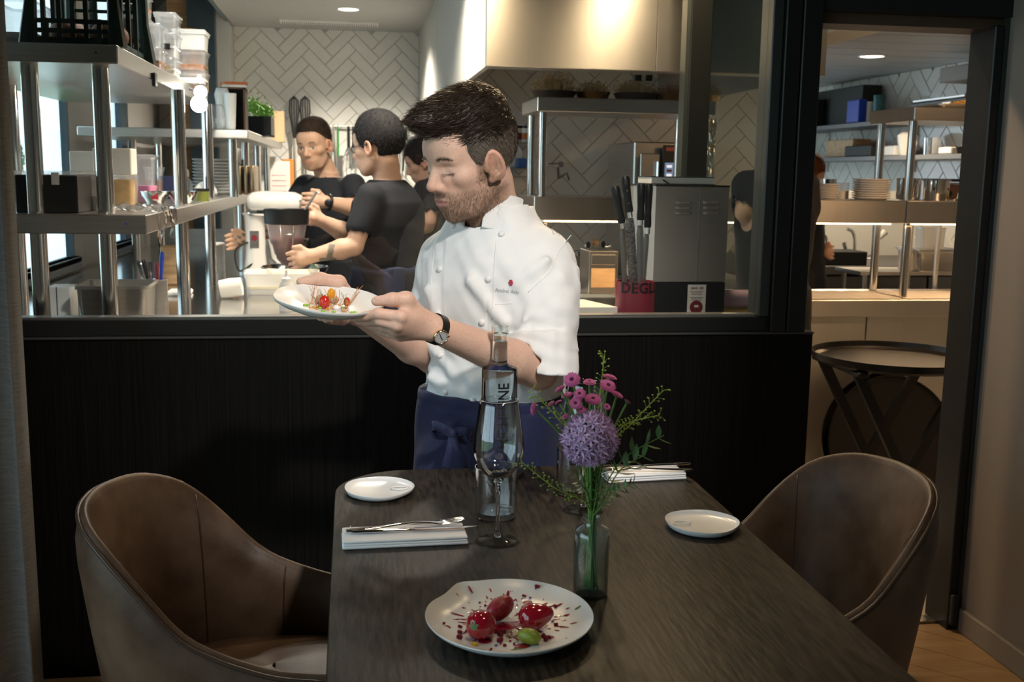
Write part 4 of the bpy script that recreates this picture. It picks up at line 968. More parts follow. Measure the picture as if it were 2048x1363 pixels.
for k in range(900):
    x, y = rng.uniform(-w*.9, w*.9), rng.uniform(-.02, .22); hz = h*.8+abs(rng.normal(.07, .03))*(1-.5*(x+w)/(2*w)); a = rng.uniform(0, 6); e = .012
    p = Vector((x+rng.normal()*.01, y, hz)); m.add([p, p+Vector((cos(a)*e, sin(a)*e, .008)), p+Vector((cos(a+1)*e, sin(a+1)*e, -.006))], [(0, 1, 2)])
m.box((-w*.9, -.03, 0), (w*.9, .2, h*.6)); tag(m.build('seedlings', M_grass, hb, 0), kind='stuff')
t, w, h = pxbox('paper_bag', 'brown paper bag at the far end of the rear shelf', 'bag', 541, 222, 568, 287, 7.3, .1, M_card, 1.5755)
t, w, h = pxbox('plastic_bag', 'clear bag leaning against the brown paper bag', 'bag', 528, 235, 548, 285, 7.1, .1, M_film, 1.5755, bevel=.02)
# things on the lower shelf
LS = 'things on the lower shelf'
t, w, h = pxbox('storage_box', 'black plastic box with a clear lid on the lower shelf by the curtain', 'box', 30, 350, 155, 420, 3.2, .3, M_black, ZL)
B((-w-.004, -.154, h), (w+.004, .154, h+.012), bevel=.003).build('lid', M_plast, t)
for k in range(2): B((w*.2+k*.05-w*.6, -.156, h*.75), (w*.2+k*.05-w*.6+.02, -.149, h+.008)).build('latch', M_white, t)
container('food_box', 'clear box with small steel parts next to the black box', (P(178, 415, Y=3.34)[0], 3.44, ZL), .06, .14, .1, M_plast, M_plast, M_steel, .4)
t, w, h = pxbox('white_tub', 'white rectangular tub behind the amber box on the lower shelf', 'tub', 140, 302, 205, 405, 3.75, .15, M_milk, ZL)
t, w, h = pxbox('paper_sleeve', 'folded white paper sleeve over the amber box', 'paper', 186, 296, 262, 372, 3.55, .10, M_paper, ZL+.1065)
container('food_box', 'box of amber liquid under the white paper sleeve', (P(236, 408, Y=3.5)[0]-.0, 3.6, ZL), .07, .12, .105, M_plast, None, M_yellow, .85)
t = container('food_box', 'clear lidded box with pink contents on the lower shelf', (P(258, 330, Y=4.2)[0], 4.28, ZL), .155, .16, .17, M_plast, M_plast, mat('pink_food', (.6, .2, .35), .5), .35)
container('food_box', 'small clear box of dark brown contents behind the steel bowls', (P(304, 340, Y=4.6)[0], 4.65, ZL), .06, .1, .125, M_plast, M_plast, M_brownf, .6)
# steel bowls
for (px, lab, ex) in ((310, 'small steel bowl with a red label on the lower shelf', 1), (366, 'shiny small steel bowl next to the red-labelled bowl', 0)):
    q = P(px, 406, Z=ZL+.001); r = 28*S(q); t = thing('steel_bowl', lab, 'bowl', (q[0], q[1], ZL+.0005), group='small steel bowls')
    MB().lathe([(0, 0), (r*.6, 0), (r*.92, r*.55), (r, r*.85), (r*1.03, r*.85), (r*.95, r*.55), (r*.6, .003), (0, .003)], n=28).build('bowl', M_chrome, t, 50)
    if ex: B((-.005, -r*.95, r*.3), (.02, -r*.8, r*.75)).build('sticker', mat('red_sticker', (.5, .02, .04), .5), t)
# film roll / crumpled cling film hanging over the shelf edge
t = thing('cling_film', 'crumpled sheet of clear cling film draped over the lower shelf edge', 'film', (-.62, 3.3, ZL))
rows = []
for i, u in enumerate(np.linspace(0, 1, 22)):
    r = []
    for j, v in enumerate(np.linspace(0, 1, 16)):
        x = -.72+.17*min(v/.75, 1); z = ZL+.004+.022*abs(sin(7*u+5*v)*cos(11*v-4*u)); y = 3.16+.34*u+.02*sin(9*v)
        if v > .75: x = -.55+.008*sin(20*u); z = ZL-(v-.75)*.25*(1+.5*sin(8*u))+.003
        r.append((x+.006*sin(23*u+v*9), y, z))
    rows.append(r)
MB().grid(rows).build('sheet', M_film, t, 0, world=True)
# bottles, jars
def bottle(name, label, cat, q, prof, parts, group=None):
    t = thing(name, label, cat, q, group=group); MB().lathe(prof, n=20).build('body', parts[0], t, 50)
    if len(parts) > 1: MB().lathe(parts[2], n=16).build('cap', parts[1], t, 50)
    return t
q = P(374, 383, Z=ZL); k = S(q)
bottle('pump_bottle', 'small clear pump bottle with dark print behind the steel bowls', 'bottle', (q[0], q[1], ZL), [(0, 0), (11*k, 0), (11.5*k, 18*k), (5*k, 26*k), (4*k, 30*k), (0, 30*k)], (M_plast, M_white, [(4.5*k, 29*k), (5*k, 38*k), (3*k, 44*k), (0, 44*k)]))
q = P(322, 386, Z=ZL); k = S(q)
bottle('sauce_bottle', 'small dark bottle with a white cap beside the steel bowls', 'bottle', (q[0], q[1], ZL), [(0, 0), (12*k, 0), (12*k, 14*k), (6*k, 22*k), (0, 22*k)], (M_blackm, M_white, [(6*k, 21*k), (6*k, 30*k), (0, 30*k)]))
q = P(404, 402, Z=ZL); k = S(q)
bottle('glass_jar', 'squat glass jar of green contents with a black lid on the lower shelf', 'jar', (q[0], q[1], ZL), [(0, 0), (14*k, 0), (14.5*k, 20*k), (0, 20*k)], (mat('green_preserve', (.16, .18, .04), .3), M_black, [(15*k, 20*k), (15*k, 25*k), (0, 25*k)]))
q = P(333, 345, Z=ZL+.05); k = S((-.75, 4.9, 1.3))
bottle('glass_jar', 'clear glass jar with a brass lid behind the navy tray', 'jar', (-.8, 5.05, ZL), [(0, 0), (14*k, 0), (14*k, 30*k), (0, 30*k)], (M_plast, M_brass, [(14.5*k, 30*k), (14.5*k, 36*k), (0, 36*k)]))
t, w, h = pxbox('navy_tray', 'navy blue tray standing on the lower shelf', 'tray', 318, 352, 372, 380, 4.75, .05, mat('navy', (.02, .025, .07), .5), ZL)
q = P(420, 392, Z=ZL); k = S(q); t = thing('shell_dish', 'white fan-shaped shell dish leaning against the plate stack', 'dish', (q[0]-.01, q[1]-.06, ZL))
m = MB(); rows = []
for r in np.linspace(.1, 1, 6): rows.append([(24*k*r*cos(a)*1.0, -.01-.01*r+.004*cos(9*a), .002+24*k*1.2*r*sin(a)) for a in np.linspace(.15, pi-.15, 30)])
m.grid(rows); o = m.build('shell', M_porc, t, 180); o.modifiers.new('th', 'SOLIDIFY').thickness = .003
# stack of white plates: each plate a thing
def plate_stack(c, r, n, dz, label, group, wob=.0):
    first = None
    for i in range(n):
        lab = label.replace('plate in', 'plate, '+('lowest' if i == 0 else 'topmost' if i == n-1 else ['second', 'third', 'fourth', 'fifth', 'sixth', 'seventh', 'eighth', 'ninth', 'tenth'][i-1]+' from the bottom')+' in')
        if first is None:
            t = thing('dinner_plate', lab, 'plate', c, group=group)
            MB().lathe([(0, .002), (.55*r, .002), (.75*r, dz*.8), (r, dz*1.15), (1.01*r, dz*1.05), (1.0*r, dz*.8), (.78*r, .0005), (.55*r, 0), (0, 0)], n=40, fx=(lambda a, q, z: 1+wob*sin(5*a)) if wob else None).build('dish', M_porc, t, 60); first = t
        else: dup(first, (c[0], c[1], c[2]+i*dz*1.02), i*.7, lab)
q = P(432, 388, Z=ZL); rr = 44*S(q)
plate_stack((q[0], q[1], ZL+.0005), rr, 11, 6.1*S(q), 'wavy white plate in the tall stack on the lower shelf', 'plates stacked on the lower shelf', .012)
for k, px in enumerate((487, 500, 513)):
    q = P(px, 388, Z=ZL); t = thing('baking_tray', ['tarnished metal tray on edge, next to the plate stack', 'tarnished metal tray on edge, between two others', 'tarnished metal tray on edge, furthest from the plate stack'][k], 'tray', (q[0], 5.75, ZL+.0005), group='metal trays standing on edge')
    MB().box((-.009, -.14, 0), (.009, .14, 56*S(q)), bevel=.008, seg=2).build('tray_body', mat('bronze_metal', (.42, .32, .2), .35, 1), t)
q = P(411, 290, Y=5.2); t = thing('blue_card', 'small blue card hanging between the rear shelf posts', 'card', (q[0], 5.2, 1.5))
a, b = P(405, 310, Y=5.2), P(418, 282, Y=5.2); MB().box((a[0], 5.2, a[2]), (b[0], 5.202, b[2])).build('card', M_blue, t, world=True); MB().tube([((a[0]+b[0])/2, 5.201, b[2]), ((a[0]+b[0])/2, 5.201, 1.535)], .001, 5).build('string', M_ink, t, world=True)
# clutter at the far end of the lower shelf
t, w, h = pxbox('menu_sheet', 'white handwritten sheet standing on the back-wall ledge', 'sheet', 540, 322, 580, 390, 7.5, .006, M_paper, 1.2)
for k in range(4): B((-w*.8, -.0045, h*(.2+k*.14)), (w*.6, -.003, h*(.2+k*.14)+.003)).build('writing', mat('pink_ink', (.6, .1, .2), .6), t)
t, w, h = pxbox('recipe_board', 'orange and yellow card behind the white sheet', 'card', 566, 318, 588, 388, 7.52, .01, mat('orange_card', (.6, .25, .05), .6), 1.2)
t, w, h = pxbox('white_carton', 'small white carton in front of the handwritten sheet', 'carton', 519, 350, 541, 388, 7.5, .08, M_white, 1.2)
# ---- things on the worktop
def gn_pan(label, c, w, d, h):
    t = thing('steel_food_pan', label, 'pan', c); m = tub_shape(w, d, h, .012, .92)
    o = m.build('pan', M_steelh, t, 40); o.modifiers.new('th', 'SOLIDIFY').thickness = .0015
    return t
a, b = P(148, 575, Y=3.3), P(296, 575, Y=3.3); gn_pan('deep steel food pan on the worktop behind the shelf posts', ((a[0]+b[0])/2+.005, 3.36, ZK+.0005), (b[0]-a[0])*.93, .2, P(220, 570, Y=3.3)[2]-ZK)
q = P(311, 600, Y=3.48); t = thing('utensil_pot', 'steel cylinder full of kitchen utensils beside the food pan', 'pot', (q[0], 3.5, ZK+.0005)); r = 22*S(q); hc = P(311, 558, Y=3.5)[2]-ZK
MB().lathe([(0, 0), (r, 0), (r, hc), (r*1.03, hc), (r*.97, hc-.003), (r*.95, .01), (0, .01)], n=32).build('cylinder', M_steel, t, 40)
for i, (dx, dy, L, mt, lab) in enumerate(((.012, 0, .075, M_blue, 'utensil with a blue handle in the steel cylinder'), (-.02, .005, .05, M_black, 'utensil with a black handle in the steel cylinder'), (-.008, -.01, .045, M_chrome, 'steel spoon in the utensil cylinder'), (.0, .015, .04, M_red, 'utensil with a red handle in the cylinder'), (-.026, -.008, .05, M_chrome, 'steel ladle at the rim of the utensil cylinder'))):
    u = thing('kitchen_utensil', lab, 'utensil', (t.location.x+dx*.5, 3.5+dy*.5, ZK+.012)); MB().tube([(0, 0, 0), (dx*.8, dy, hc*.9)], .002, 6).build('shaft', M_chrome, u); MB().tube([(dx*.8, dy, hc*.85), (dx*1.3, dy, hc+L*.8), (dx*1.4, dy, hc+L)], [.004, .007, .005], 8).build('handle', mt, u)
t, w, h = pxbox('paper_dispenser', 'small white wall box on the worktop by the curtain', 'dispenser', 92, 574, 140, 640, 3.42, .10, M_white, ZK)
B((-w*.1, -.052, 0), (-w*.04, -.049, h)).build('joint', M_ink, t)
t, w, h = pxbox('folded_cloth', 'folded white cloth lying beside the utensil pot', 'cloth', 331, 583, 378, 606, 4.15, .12, M_linen, ZK, bevel=.01)
q = P(462, 596, Z=ZK); k = S(q); t = thing('paper_roll', 'white paper roll lying on the worktop', 'paper roll', (q[0], q[1], ZK+.0005))
m = MB().lathe([(0, -20*k), (19*k, -20*k), (20*k, 0), (18*k, 22*k), (5*k, 24*k), (0, 22*k)], n=24); m.v = [tuple(Matrix.Rotation(R(80), 3, 'Y') @ Vector(v)+Vector((0, 0, 20*k))) for v in m.v]; m.build('roll', M_paper, t, 50)
for (px, py, w, h, lab) in ((431, 541, 19, 56, 'steel canister with a white lid under the lower shelf'), (491, 541, 16, 54, 'smaller steel canister with a wooden lid beside the mixer')):
    q = P(px, py, Z=ZK); k = S(q); t = thing('steel_canister', lab, 'canister', (q[0], q[1], ZK+.0005), group='steel canisters under the lower shelf')
    MB().lathe([(0, 0), (w*k, 0), (w*k, h*k*.9), (w*k*1.05, h*k*.9), (w*k*1.05, h*k*.93), (0, h*k*.93)], n=28).build('can', M_steel, t, 40)
    MB().lathe([(w*k*1.06, h*k*.93), (w*k*1.06, h*k*.98), (w*k*.9, h*k), (0, h*k)], n=28).build('lid', M_white if w == 19 else M_wood, t, 40)
q = P(352, 560, Y=4.35); t = thing('wood_block', 'wooden rack standing upright under the lower shelf', 'rack', (-.73, 4.6, ZK+.0005)); MB().box((-.05, -.04, 0), (.03, .04, .16), bevel=.006).build('block', M_wood, t); MB().box((.03, -.035, .02), (.045, .035, .15), bevel=.006).build('front_board', M_paper, t)
a, b = P(482, 590, Y=4.15), P(640, 590, Y=4.15)
t = container('proofing_tub', 'large white plastic tub of dough on the worktop', ((a[0]+b[0])/2, 4.28, ZK+.0005), b[0]-a[0]-.02, .22, P(560, 548, Y=4.17)[2]-ZK, M_milk, None, mat('dough', (.75, .68, .5), .7), .35, cat='tub')
q = P(574, 610, Y=3.7); t = bottle('squeeze_bottle', 'white squeeze bottle on the worktop in front of the large tub', 'bottle', (q[0], 3.7, ZK+.0005), [(0, 0), (.025, 0), (.026, .01), (.026, .085), (.018, .1), (0, .1)], (M_milk, M_white, [(.017, .098), (.016, .112), (.006, .118), (.004, .14), (0, .14)]))
q = P(322, 630, Y=3.25); t = thing('steel_scoop', 'small steel scoop lying by the partition glass', 'scoop', (q[0], 3.22, ZK+.0005)); m = MB().lathe([(0, 0), (.012, .002), (.02, .012), (.022, .03), (.02, .03), (.016, .012), (0, .004)], n=18); m.v = [tuple(Matrix.Rotation(R(60), 3, 'Y') @ Vector(v)+Vector((0, 0, .02))) for v in m.v]; m.build('cup', M_steel, t, 50); MB().tube([(-.02, 0, .012), (-.09, .02, .006)], .004, 8).build('handle', M_brass, t)
t = thing('glass_board', 'clear worktop board lying along the partition glass', 'board', (-.3, 3.3, ZK+.0005)); MB().box((-.26, -.16, 0), (.2, .14, .014), bevel=.003).build('board', M_plast, t)
# ---- stand mixer
q = P(527, 545, Z=ZK); mx = thing('stand_mixer', 'white stand mixer with a steel bowl on the worktop', 'mixer', (q[0], q[1], ZK+.0005)); k = S(q)
M_mix = mat('cream_enamel', (.8, .76, .7), .2, coat=.5)
MB().box((-38*k, -28*k, 0), (60*k, 28*k, 10*k), bevel=8*k, seg=3).build('foot', M_mix, mx, 50)
rows = [[(-14*k+sx*hw*cos(a), hd*sin(a), z) for a in np.linspace(0, 2*pi, 21)[:-1]] for sx in (1,) for (hw, hd, z) in ((24*k, 20*k, 4*k), (20*k, 17*k, 40*k), (19*k, 16*k, 80*k), (22*k, 19*k, 112*k), (26*k, 22*k, 118*k))]
MB().grid(rows, True).build('column', M_mix, mx, 180)
m = MB(); rows = []
for (x, r, z) in ((-30*k, 2*k, 140*k), (-27*k, 14*k, 140*k), (-18*k, 21*k, 140*k), (0, 24*k, 140*k), (35*k, 25*k, 139*k), (65*k, 24*k, 138*k), (78*k, 19*k, 137*k), (84*k, 8*k, 136*k), (85*k, 1*k, 136*k)): rows.append([(x, r*1.0*cos(a), z+r*sin(a)*.92) for a in np.linspace(0, 2*pi, 21)[:-1]])
m.grid(rows, True).build('motor_head', M_mix, mx, 180)
MB().box((-26*k, -26*k, 114*k), (40*k, 26*k, 124*k), bevel=4*k).build('trim_band', M_chrome, mx)
MB().tube([(52*k, 0, 116*k), (52*k, 0, 60*k)], 5*k, 10).build('beater_shaft', M_steel, mx)
MB().lathe([(0, 12*k), (20*k, 12*k), (36*k, 30*k), (40*k, 68*k), (42*k, 68*k), (38*k, 30*k), (22*k, 10*k), (0, 10*k)], (52*k, 0, 0), 32).build('bowl', M_chrome, mx, 50)
bpl = MB().box((-24*k, -17.5*k, 50*k), (-6*k, -16*k, 84*k), bevel=.5*k).build('badge_plate', M_steel, mx)
MB().tube([(-15*k, -17.2*k, 70*k), (-15*k, -18.6*k, 70*k)], 6*k, 16).build('badge', M_red, bpl)
MB().tube(catmull([(-18*k, -16*k, 20*k), (-45*k, -22*k, 6*k), (-52*k, -15*k, 45*k), (-25*k, -10*k, 62*k)], 8), 2*k, 6).build('cable', M_black, mx, 180)
# ---- back wall: rail with hanging tools, pair of whisks
ry = YB-.03; ra, rb = P(662, 250, Y=ry), P(815, 258, Y=ry); zr_ = (ra[2]+rb[2])/2
rl = thing('utensil_rail', 'steel rail on the tiled back wall with hanging tools', 'rail', (ra[0], ry, zr_))
MB().tube([(ra[0], ry, zr_), (XH-.03, ry, zr_)], .007, 8).build('bar', M_steel, rl, world=True)
for x in np.linspace(ra[0]+.03, XH-.06, 3): MB().tube([(x, ry, zr_), (x, YB+.005, zr_)], .006, 6).build('bracket', M_steel, rl, world=True)
def hang(px, L, kind, lab, mt=M_chrome):
    x = P(px, 255, Y=ry-.02)[0]; t = thing('hanging_utensil', lab, 'utensil', (x, ry-.02, zr_-L), group='tools hanging on the rail')
    MB().tube([(0, .018, L+.006), (0, .0, L+.012), (0, -.006, L)], .0025, 5).build('hook', M_chrome, t)
    if kind == 'whisk':
        MB().tube([(0, 0, L), (0, 0, L*.6)], .01, 8).build('handle', mt, t)
        for i in range(5):
            a = pi*i/5; MB().tube([(cos(a)*r*.06, sin(a)*r*.06, z*L) for r, z in ((.15, .6), (.7, .4), (1, .2), (.7, .05), (0, 0), (-.7, .05), (-1, .2), (-.7, .4), (-.15, .6))], .002, 4).build('wire', M_chrome, t, 180)
    elif kind == 'tongs':
        for s in (-1, 1): MB().tube([(0, 0, L), (s*.012, 0, L*.5), (s*.02, 0, 0)], [.006, .008, .006], 6).build('arm', mt, t)
    elif kind == 'ladle':
        MB().tube([(0, 0, L), (0, 0, .05)], .005, 6).build('handle', mt, t); MB().lathe([(0, 0), (.03, .008), (.045, .04), (.042, .04), (.028, .012), (0, .004)], n=18).build('cup', M_chrome, t, 50)
    else:
        MB().tube([(0, 0, L), (0, 0, L*.4)], [.007, .009], 6).build('handle', mt, t); MB().box((-.03, -.002, 0), (.03, .002, L*.42), bevel=.0015).build('blade', M_steel, t)
hang(667, .33, 'tongs', 'steel tongs hanging on the rail behind the cook in front', M_steel)
hang(676, .34, 'spatula', 'green-handled spatula hanging on the rail', mat('green_handle', (.05, .25, .06), .5))
hang(697, .36, 'whisk', 'whisk with a black handle hanging beside the spatula', M_black)
hang(706, .24, 'spatula', 'small dark spatula hanging between the whisk and the cook with glasses', M_black)
hang(800, .42, 'ladle', 'steel ladle hanging at the wall corner'); hang(812, .30, 'tongs', 'dark tongs hanging next to the ladle', M_black)
for i, px in enumerate((589, 611)):
    q = P(px, 270, Y=YB-.08); zt = P(px, 192, Y=YB-.08)[2]; t = thing('balloon_whisk', ['large balloon whisk standing upright at the tiled wall, beside the paper bag', 'large balloon whisk behind the head of the cook in front'][i], 'whisk', (q[0], YB-.08, 1.2), group='large upright whisks')
    Hh = zt-1.2; MB().tube([(0, 0, 0), (0, 0, Hh*.6)], .011, 8).build('handle', M_steel, t)
    for j in range(6):
        a = pi*j/6; MB().tube([(cos(a)*r*.036, sin(a)*r*.036, Hh*z) for r, z in ((.12, .56), (.5, .7), (.95, .86), (.8, .96), (0, 1), (-.8, .96), (-.95, .86), (-.5, .7), (-.12, .56))], .0036, 5).build('wire', M_dark, t, 180)
wb = thing('wall_shelf', 'narrow steel ledge on the back wall under the whisks', 'shelf', (-.3, YB-.1, 1.17)); B((-.75, YB-.16, 1.185), (.0, YB, 1.1995)).build('ledge', M_steel, wb, world=True)

# ================================================================== the pass and range (right half)
YP = 4.36
ps = thing('kitchen_pass', 'long steel serving pass with a heated lower shelf', 'counter', (2.2, 4.6, 0))
ZPC = .872
B((.78, YP, ZPC-.075), (3.62, YP+.45, ZPC), bevel=.003).build('worktop', M_hood, ps, world=True)
sx_ = P(1727, 700, Y=YP+.03)[0]
for a, b in ((.8, 1.62), (1.625, sx_-.002), (sx_+.002, 3.2)): B((a, YP+.02, .09), (b, YP+.045, ZPC-.075), bevel=.002).build('front_panel', M_hood, ps, world=True)
B((.8, YP+.05, .09), (3.6, YP+.43, ZPC-.08)).build('carcass', M_steel, ps, world=True); B((.82, YP+.08, 0), (3.6, YP+.42, .09)).build('plinth', M_dark, ps, world=True)
xl = P(1068, 415, Y=YP)[0]; xj = P(1813, 425, Y=YP)[0]
for a, b in ((xl, xj-.002), (xj+.002, 3.6)):
    B((a, YP, 1.207), (b, YP+.42, 1.305), bevel=.003).build('heated_shelf', M_hood, ps, world=True)
    B((a+.05, YP+.03, 1.2), (b-.05, YP+.06, 1.207)).build('light_strip', M_led, ps, world=True)
x1a, x1b = P(1075, 207, Y=YP)[0], P(1432, 215, Y=YP)[0]; x2a = P(1828, 240, Y=YP)[0]
ZP1 = P(1075, 193, Y=YP)[2]
for a, b in ((x1a, x1b), (x2a, 3.6)): B((a, YP, ZP1-.058), (b, YP+.40, ZP1), bevel=.003).build('top_shelf', M_steelh, ps, world=True)
for (x, z0, z1) in ((x1a+.035, 1.305, ZP1-.058), (x1b-.05, 1.305, ZP1-.058), (x2a+.03, 1.305, ZP1-.058), (3.4, 1.305, ZP1-.058), (P(1806, 520, Y=YP+.08)[0], ZPC, 1.207), (xl+.05, ZPC, 1.207), (3.4, ZPC, 1.207)):
    for y in (YP+.06, YP+.34): MB().tube([(x, y, z0), (x, y, z1)], .0185, 16).build('post', M_post, ps, world=True)
light('pass_light', 'AREA', (1.3, YP+.045, 1.195), (1.3, YP+.045, 0), 5, (1, .66, .36), 1.0, sy=.05); light('pass_light', 'AREA', (2.8, YP+.045, 1.195), (2.8, YP+.045, 0), 6, (1, .6, .3), 1.2, sy=.05)
# bowls of dried flowers on top
M_dry = mat('dried_flower', (.62, .42, .16), .8, col2=(.72, .56, .3), vscale=30); M_dryr = mat('dried_flower_pink', (.45, .12, .1), .8, col2=(.7, .4, .2), vscale=40)
for i, (px, w, topy, mt, lab) in enumerate(((1108, 46, 150, M_dry, 'dark bowl of dried straw-coloured flowers at the end of the pass shelf'), (1185, 36, 168, M_dry, 'low golden bowl of dried flowers, second on the pass shelf'), (1270, 44, 162, M_dry, 'dark bowl of dried flowers in the middle of the pass shelf'), (1340, 36, 175, M_dryr, 'bowl of reddish dried flowers beside the dark steel mullion'), (1418, 22, 172, M_dry, 'small bowl of dried flowers beyond the dark mullion'))):
    q = P(px, 195, Y=YP+.2); r = w*S(q); t = thing('flower_bowl', lab, 'bowl', (q[0], YP+.2, ZP1+.0005), group='bowls of dried flowers on the pass')
    MB().lathe([(0, 0), (r*.78, 0), (r, .036), (r*.96, .036), (r*.75, .006), (0, .006)], n=28).build('bowl', mat('dark_bowl', (.09, .06, .045), .6) if i in (0, 2) else M_brass, t, 50)
    fl_ = thing('dried_flowers', lab.replace('bowl of', 'flowers in the bowl:').split(' at ')[0] if False else ['straw-coloured dried flowers heaped in the bowl at the shelf end', 'dried flowers heaped in the low golden bowl', 'dried flowers heaped in the middle dark bowl', 'reddish dried flowers heaped beside the mullion', 'dried flowers beyond the dark mullion'][i], 'dried flowers', (q[0], YP+.2, ZP1+.008))
    H0 = P(px, topy, Y=YP+.2)[2]-ZP1; m = MB()
    for k in range(170):
        a, d = rng.uniform(0, 2*pi), rng.random()**.5; e = Vector((cos(a)*d*r*1.0, sin(a)*d*r, H0*(1-.45*d*d)*rng.uniform(.55, 1.05)))
        m.tube([Vector((e.x*.6, e.y*.6, .0)), e], .0009, 3, cap=False)
        for j in range(5):
            p = e+Vector(rng.normal(size=3)*.009); s = .0052
            aa = rng.uniform(0, 6); u = Vector((cos(aa), sin(aa), rng.normal()*.6)).normalized()*s; v = Vector((-sin(aa), cos(aa), rng.normal()*.6)).normalized()*s
            m.add([p-u, p-v*.5, p+u, p+v*.5], [(0, 1, 2, 3)])
    tag(m.build('blossom', mt, fl_, 0), kind='stuff')
# combi oven behind the pass
oa, ob = P(1268, 300, Y=5.35), P(1372, 300, Y=5.35); oz = P(1320, 284, Y=5.35)[2]
ov = thing('combi_oven', 'steel combi oven with a lit control display behind the pass', 'oven', ((oa[0]+ob[0])/2+.06, 5.6, ZPC))
B((oa[0], 5.345, ZPC-.0), (ob[0]+.12, 5.9, oz), bevel=.006).build('housing', M_steel, ov, world=True)
ca, cb = P(1326, 290, Y=5.295), P(1362, 378, Y=5.295); B((ca[0], 5.285, cb[2]), (cb[0], 5.3, ca[2]), bevel=.002).build('control_panel', M_black, ov, world=True)
da, db = P(1330, 325, Y=5.283), P(1359, 374, Y=5.283); dsp = B((da[0], 5.282, db[2]), (db[0], 5.285, da[2])).build('display', mat('display_blue', (.05, .06, .1), .3, emit=(.3, .4, .6), estr=.5), ov, world=True)
for k in range(5):
    for j in range(2):
        x = da[0]+(db[0]-da[0])*(.12+.45*j); z = db[2]+(da[2]-db[2])*(.08+k*.18); B((x, 5.2805, z), (x+(db[0]-da[0])*.33, 5.282, z+(da[2]-db[2])*.1)).build('icon', mat('display_icon', (.8, .8, .85), .3, emit=(.9, .9, 1), estr=.8) if (k+j) % 3 else M_red, dsp, world=True)
la, lb = P(1333, 294, Y=5.283), P(1358, 302, Y=5.283); B((la[0], 5.282, lb[2]), (lb[0], 5.285, la[2])).build('badge', mat('badge_red', (.5, .1, .08), .5), ov, world=True)
B((oa[0]+.02, 5.29, ZPC+.05), (ca[0]-.015, 5.3, oz-.06), bevel=.003).build('oven_door', M_steelh, ov, world=True)
MB().tube([(ca[0]-.03, 5.275, ZPC+.1), (ca[0]-.03, 5.275, oz-.1)], .008, 8).build('handle', M_chrome, ov, world=True)
struct('wall_range_base', B((.64, 5.32, 0), (2.06, 5.95, ZPC-.003)), M_steel)
# pot-filler tap on the range wall
q = P(1110, 333, Y=5.95); tp = thing('wall_tap', 'chrome folding tap on the tiled range wall', 'tap', (q[0]+.03, 6.0, q[2]))
pts = [P(1098, 329, Y=5.97), P(1125, 328, Y=5.93), P(1116, 335, Y=5.92), P(1117, 356, Y=5.9), P(1134, 347, Y=5.86), P(1138, 360, Y=5.85)]
MB().tube([pts[0], pts[1]], .009, 8).build('arm', M_chrome, tp, world=True); MB().tube([pts[2], pts[3]], .010, 8).build('joint', M_chrome, tp, world=True); MB().tube([pts[3], pts[4], pts[5]], .008, 8).build('spout', M_chrome, tp, world=True)
MB().tube([P(1122, 328, Y=6.02), P(1122, 328, Y=5.9)], .016, 12).build('valve', M_chrome, tp, world=True)
# steel shelf with tubs beside the pass
ws = thing('wall_shelf', 'small two-tier wire shelf of tubs beside the pass posts', 'shelf', (.78, 5.75, 1.3))
for y0 in (284, 336, 352):
    z = P(1045, y0, Y=5.6)[2]; B((.645, 5.6, z-.012), (P(1064, y0, Y=5.6)[0], 5.98, z), bevel=.002).build('board', M_steelh, ws, world=True)
for x in (.66, .96): MB().tube([(x, 5.62, ZPC), (x, 5.62, P(1045, 284, Y=5.6)[2])], .008, 8).build('upright', M_steel, ws, world=True)
zs1 = P(1045, 284, Y=5.6)[2]; zs2 = P(1045, 336, Y=5.6)[2]
for i, (px, lab) in enumerate(((1033, 'white tub with a red label on the wire shelf, behind the chef\'s head'), (1052, 'white tub with an orange label next to the pass post'))):
    q = P(px, 284, Y=5.7); t = thing('label_tub', lab, 'tub', (q[0], 5.72, zs1+.0005)); MB().lathe([(0, 0), (.03, 0), (.031, .075), (0, .075)], n=20).build('tub', M_white, t); MB().lathe([(.0318, .015), (.0318, .05)], n=20).build('label_band', M_red if i == 0 else M_orange, t); MB().lathe([(.032, .075), (.032, .088), (0, .088)], n=20).build('lid', M_black, t)
t, w, h = pxbox('tool_caddy', 'blue and black caddy on the lower wire shelf', 'caddy', 1036, 316, 1060, 336, 5.65, .1, mat('steel_blue', (.05, .14, .35), .5), zs2)
q = P(1027, 330, Y=5.65); t = thing('white_plate', 'white plate leaning behind the chef\'s neck on the wire shelf', 'plate', (q[0], 5.8, zs2+.0005)); m = MB().lathe([(0, 0), (.05, 0), (.07, .012), (.068, .014), (.05, .003), (0, .003)], n=30); m.v = [tuple(Matrix.Rotation(R(80), 3, 'X') @ Vector(v)+Vector((0, 0, .07))) for v in m.v]; m.build('dish', M_porc, t, 50)
# pots and tools on the range below the heated shelf
def pot(label, px, py, w, h, Y, zb, handles=False, mt=None, name='steel_pot', cat='pot'):
    q = P(px, py, Y=Y); r = w*S(q); hh = h*S(q); t = thing(name, label, cat, (q[0], Y, zb+.0005))
    MB().lathe([(0, 0), (r*.92, 0), (r*.98, .01), (r, hh), (r*1.03, hh), (r*1.02, hh-.004), (r*.97, hh-.004), (r*.93, .012), (0, .01)], n=32).build('body', mt or M_chrome, t, 40)
    if handles:
        for s in (-1, 1): MB().tube(catmull([(s*r*.98, -.02, hh*.75), (s*r*1.2, -.015, hh*.78), (s*r*1.2, .015, hh*.78), (s*r*.98, .02, hh*.75)], 4), .004, 6).build('handle', M_chrome, t)
    return t, r, hh
t, r, hh = pot('wide steel pot at the back of the range below the heated shelf', 1182, 500, 33, 44, 5.6, ZPC, True)
t, r, hh = pot('steel pot crammed with spoons under the heated shelf', 1195, 505, 22, 36, 5.42, ZPC)
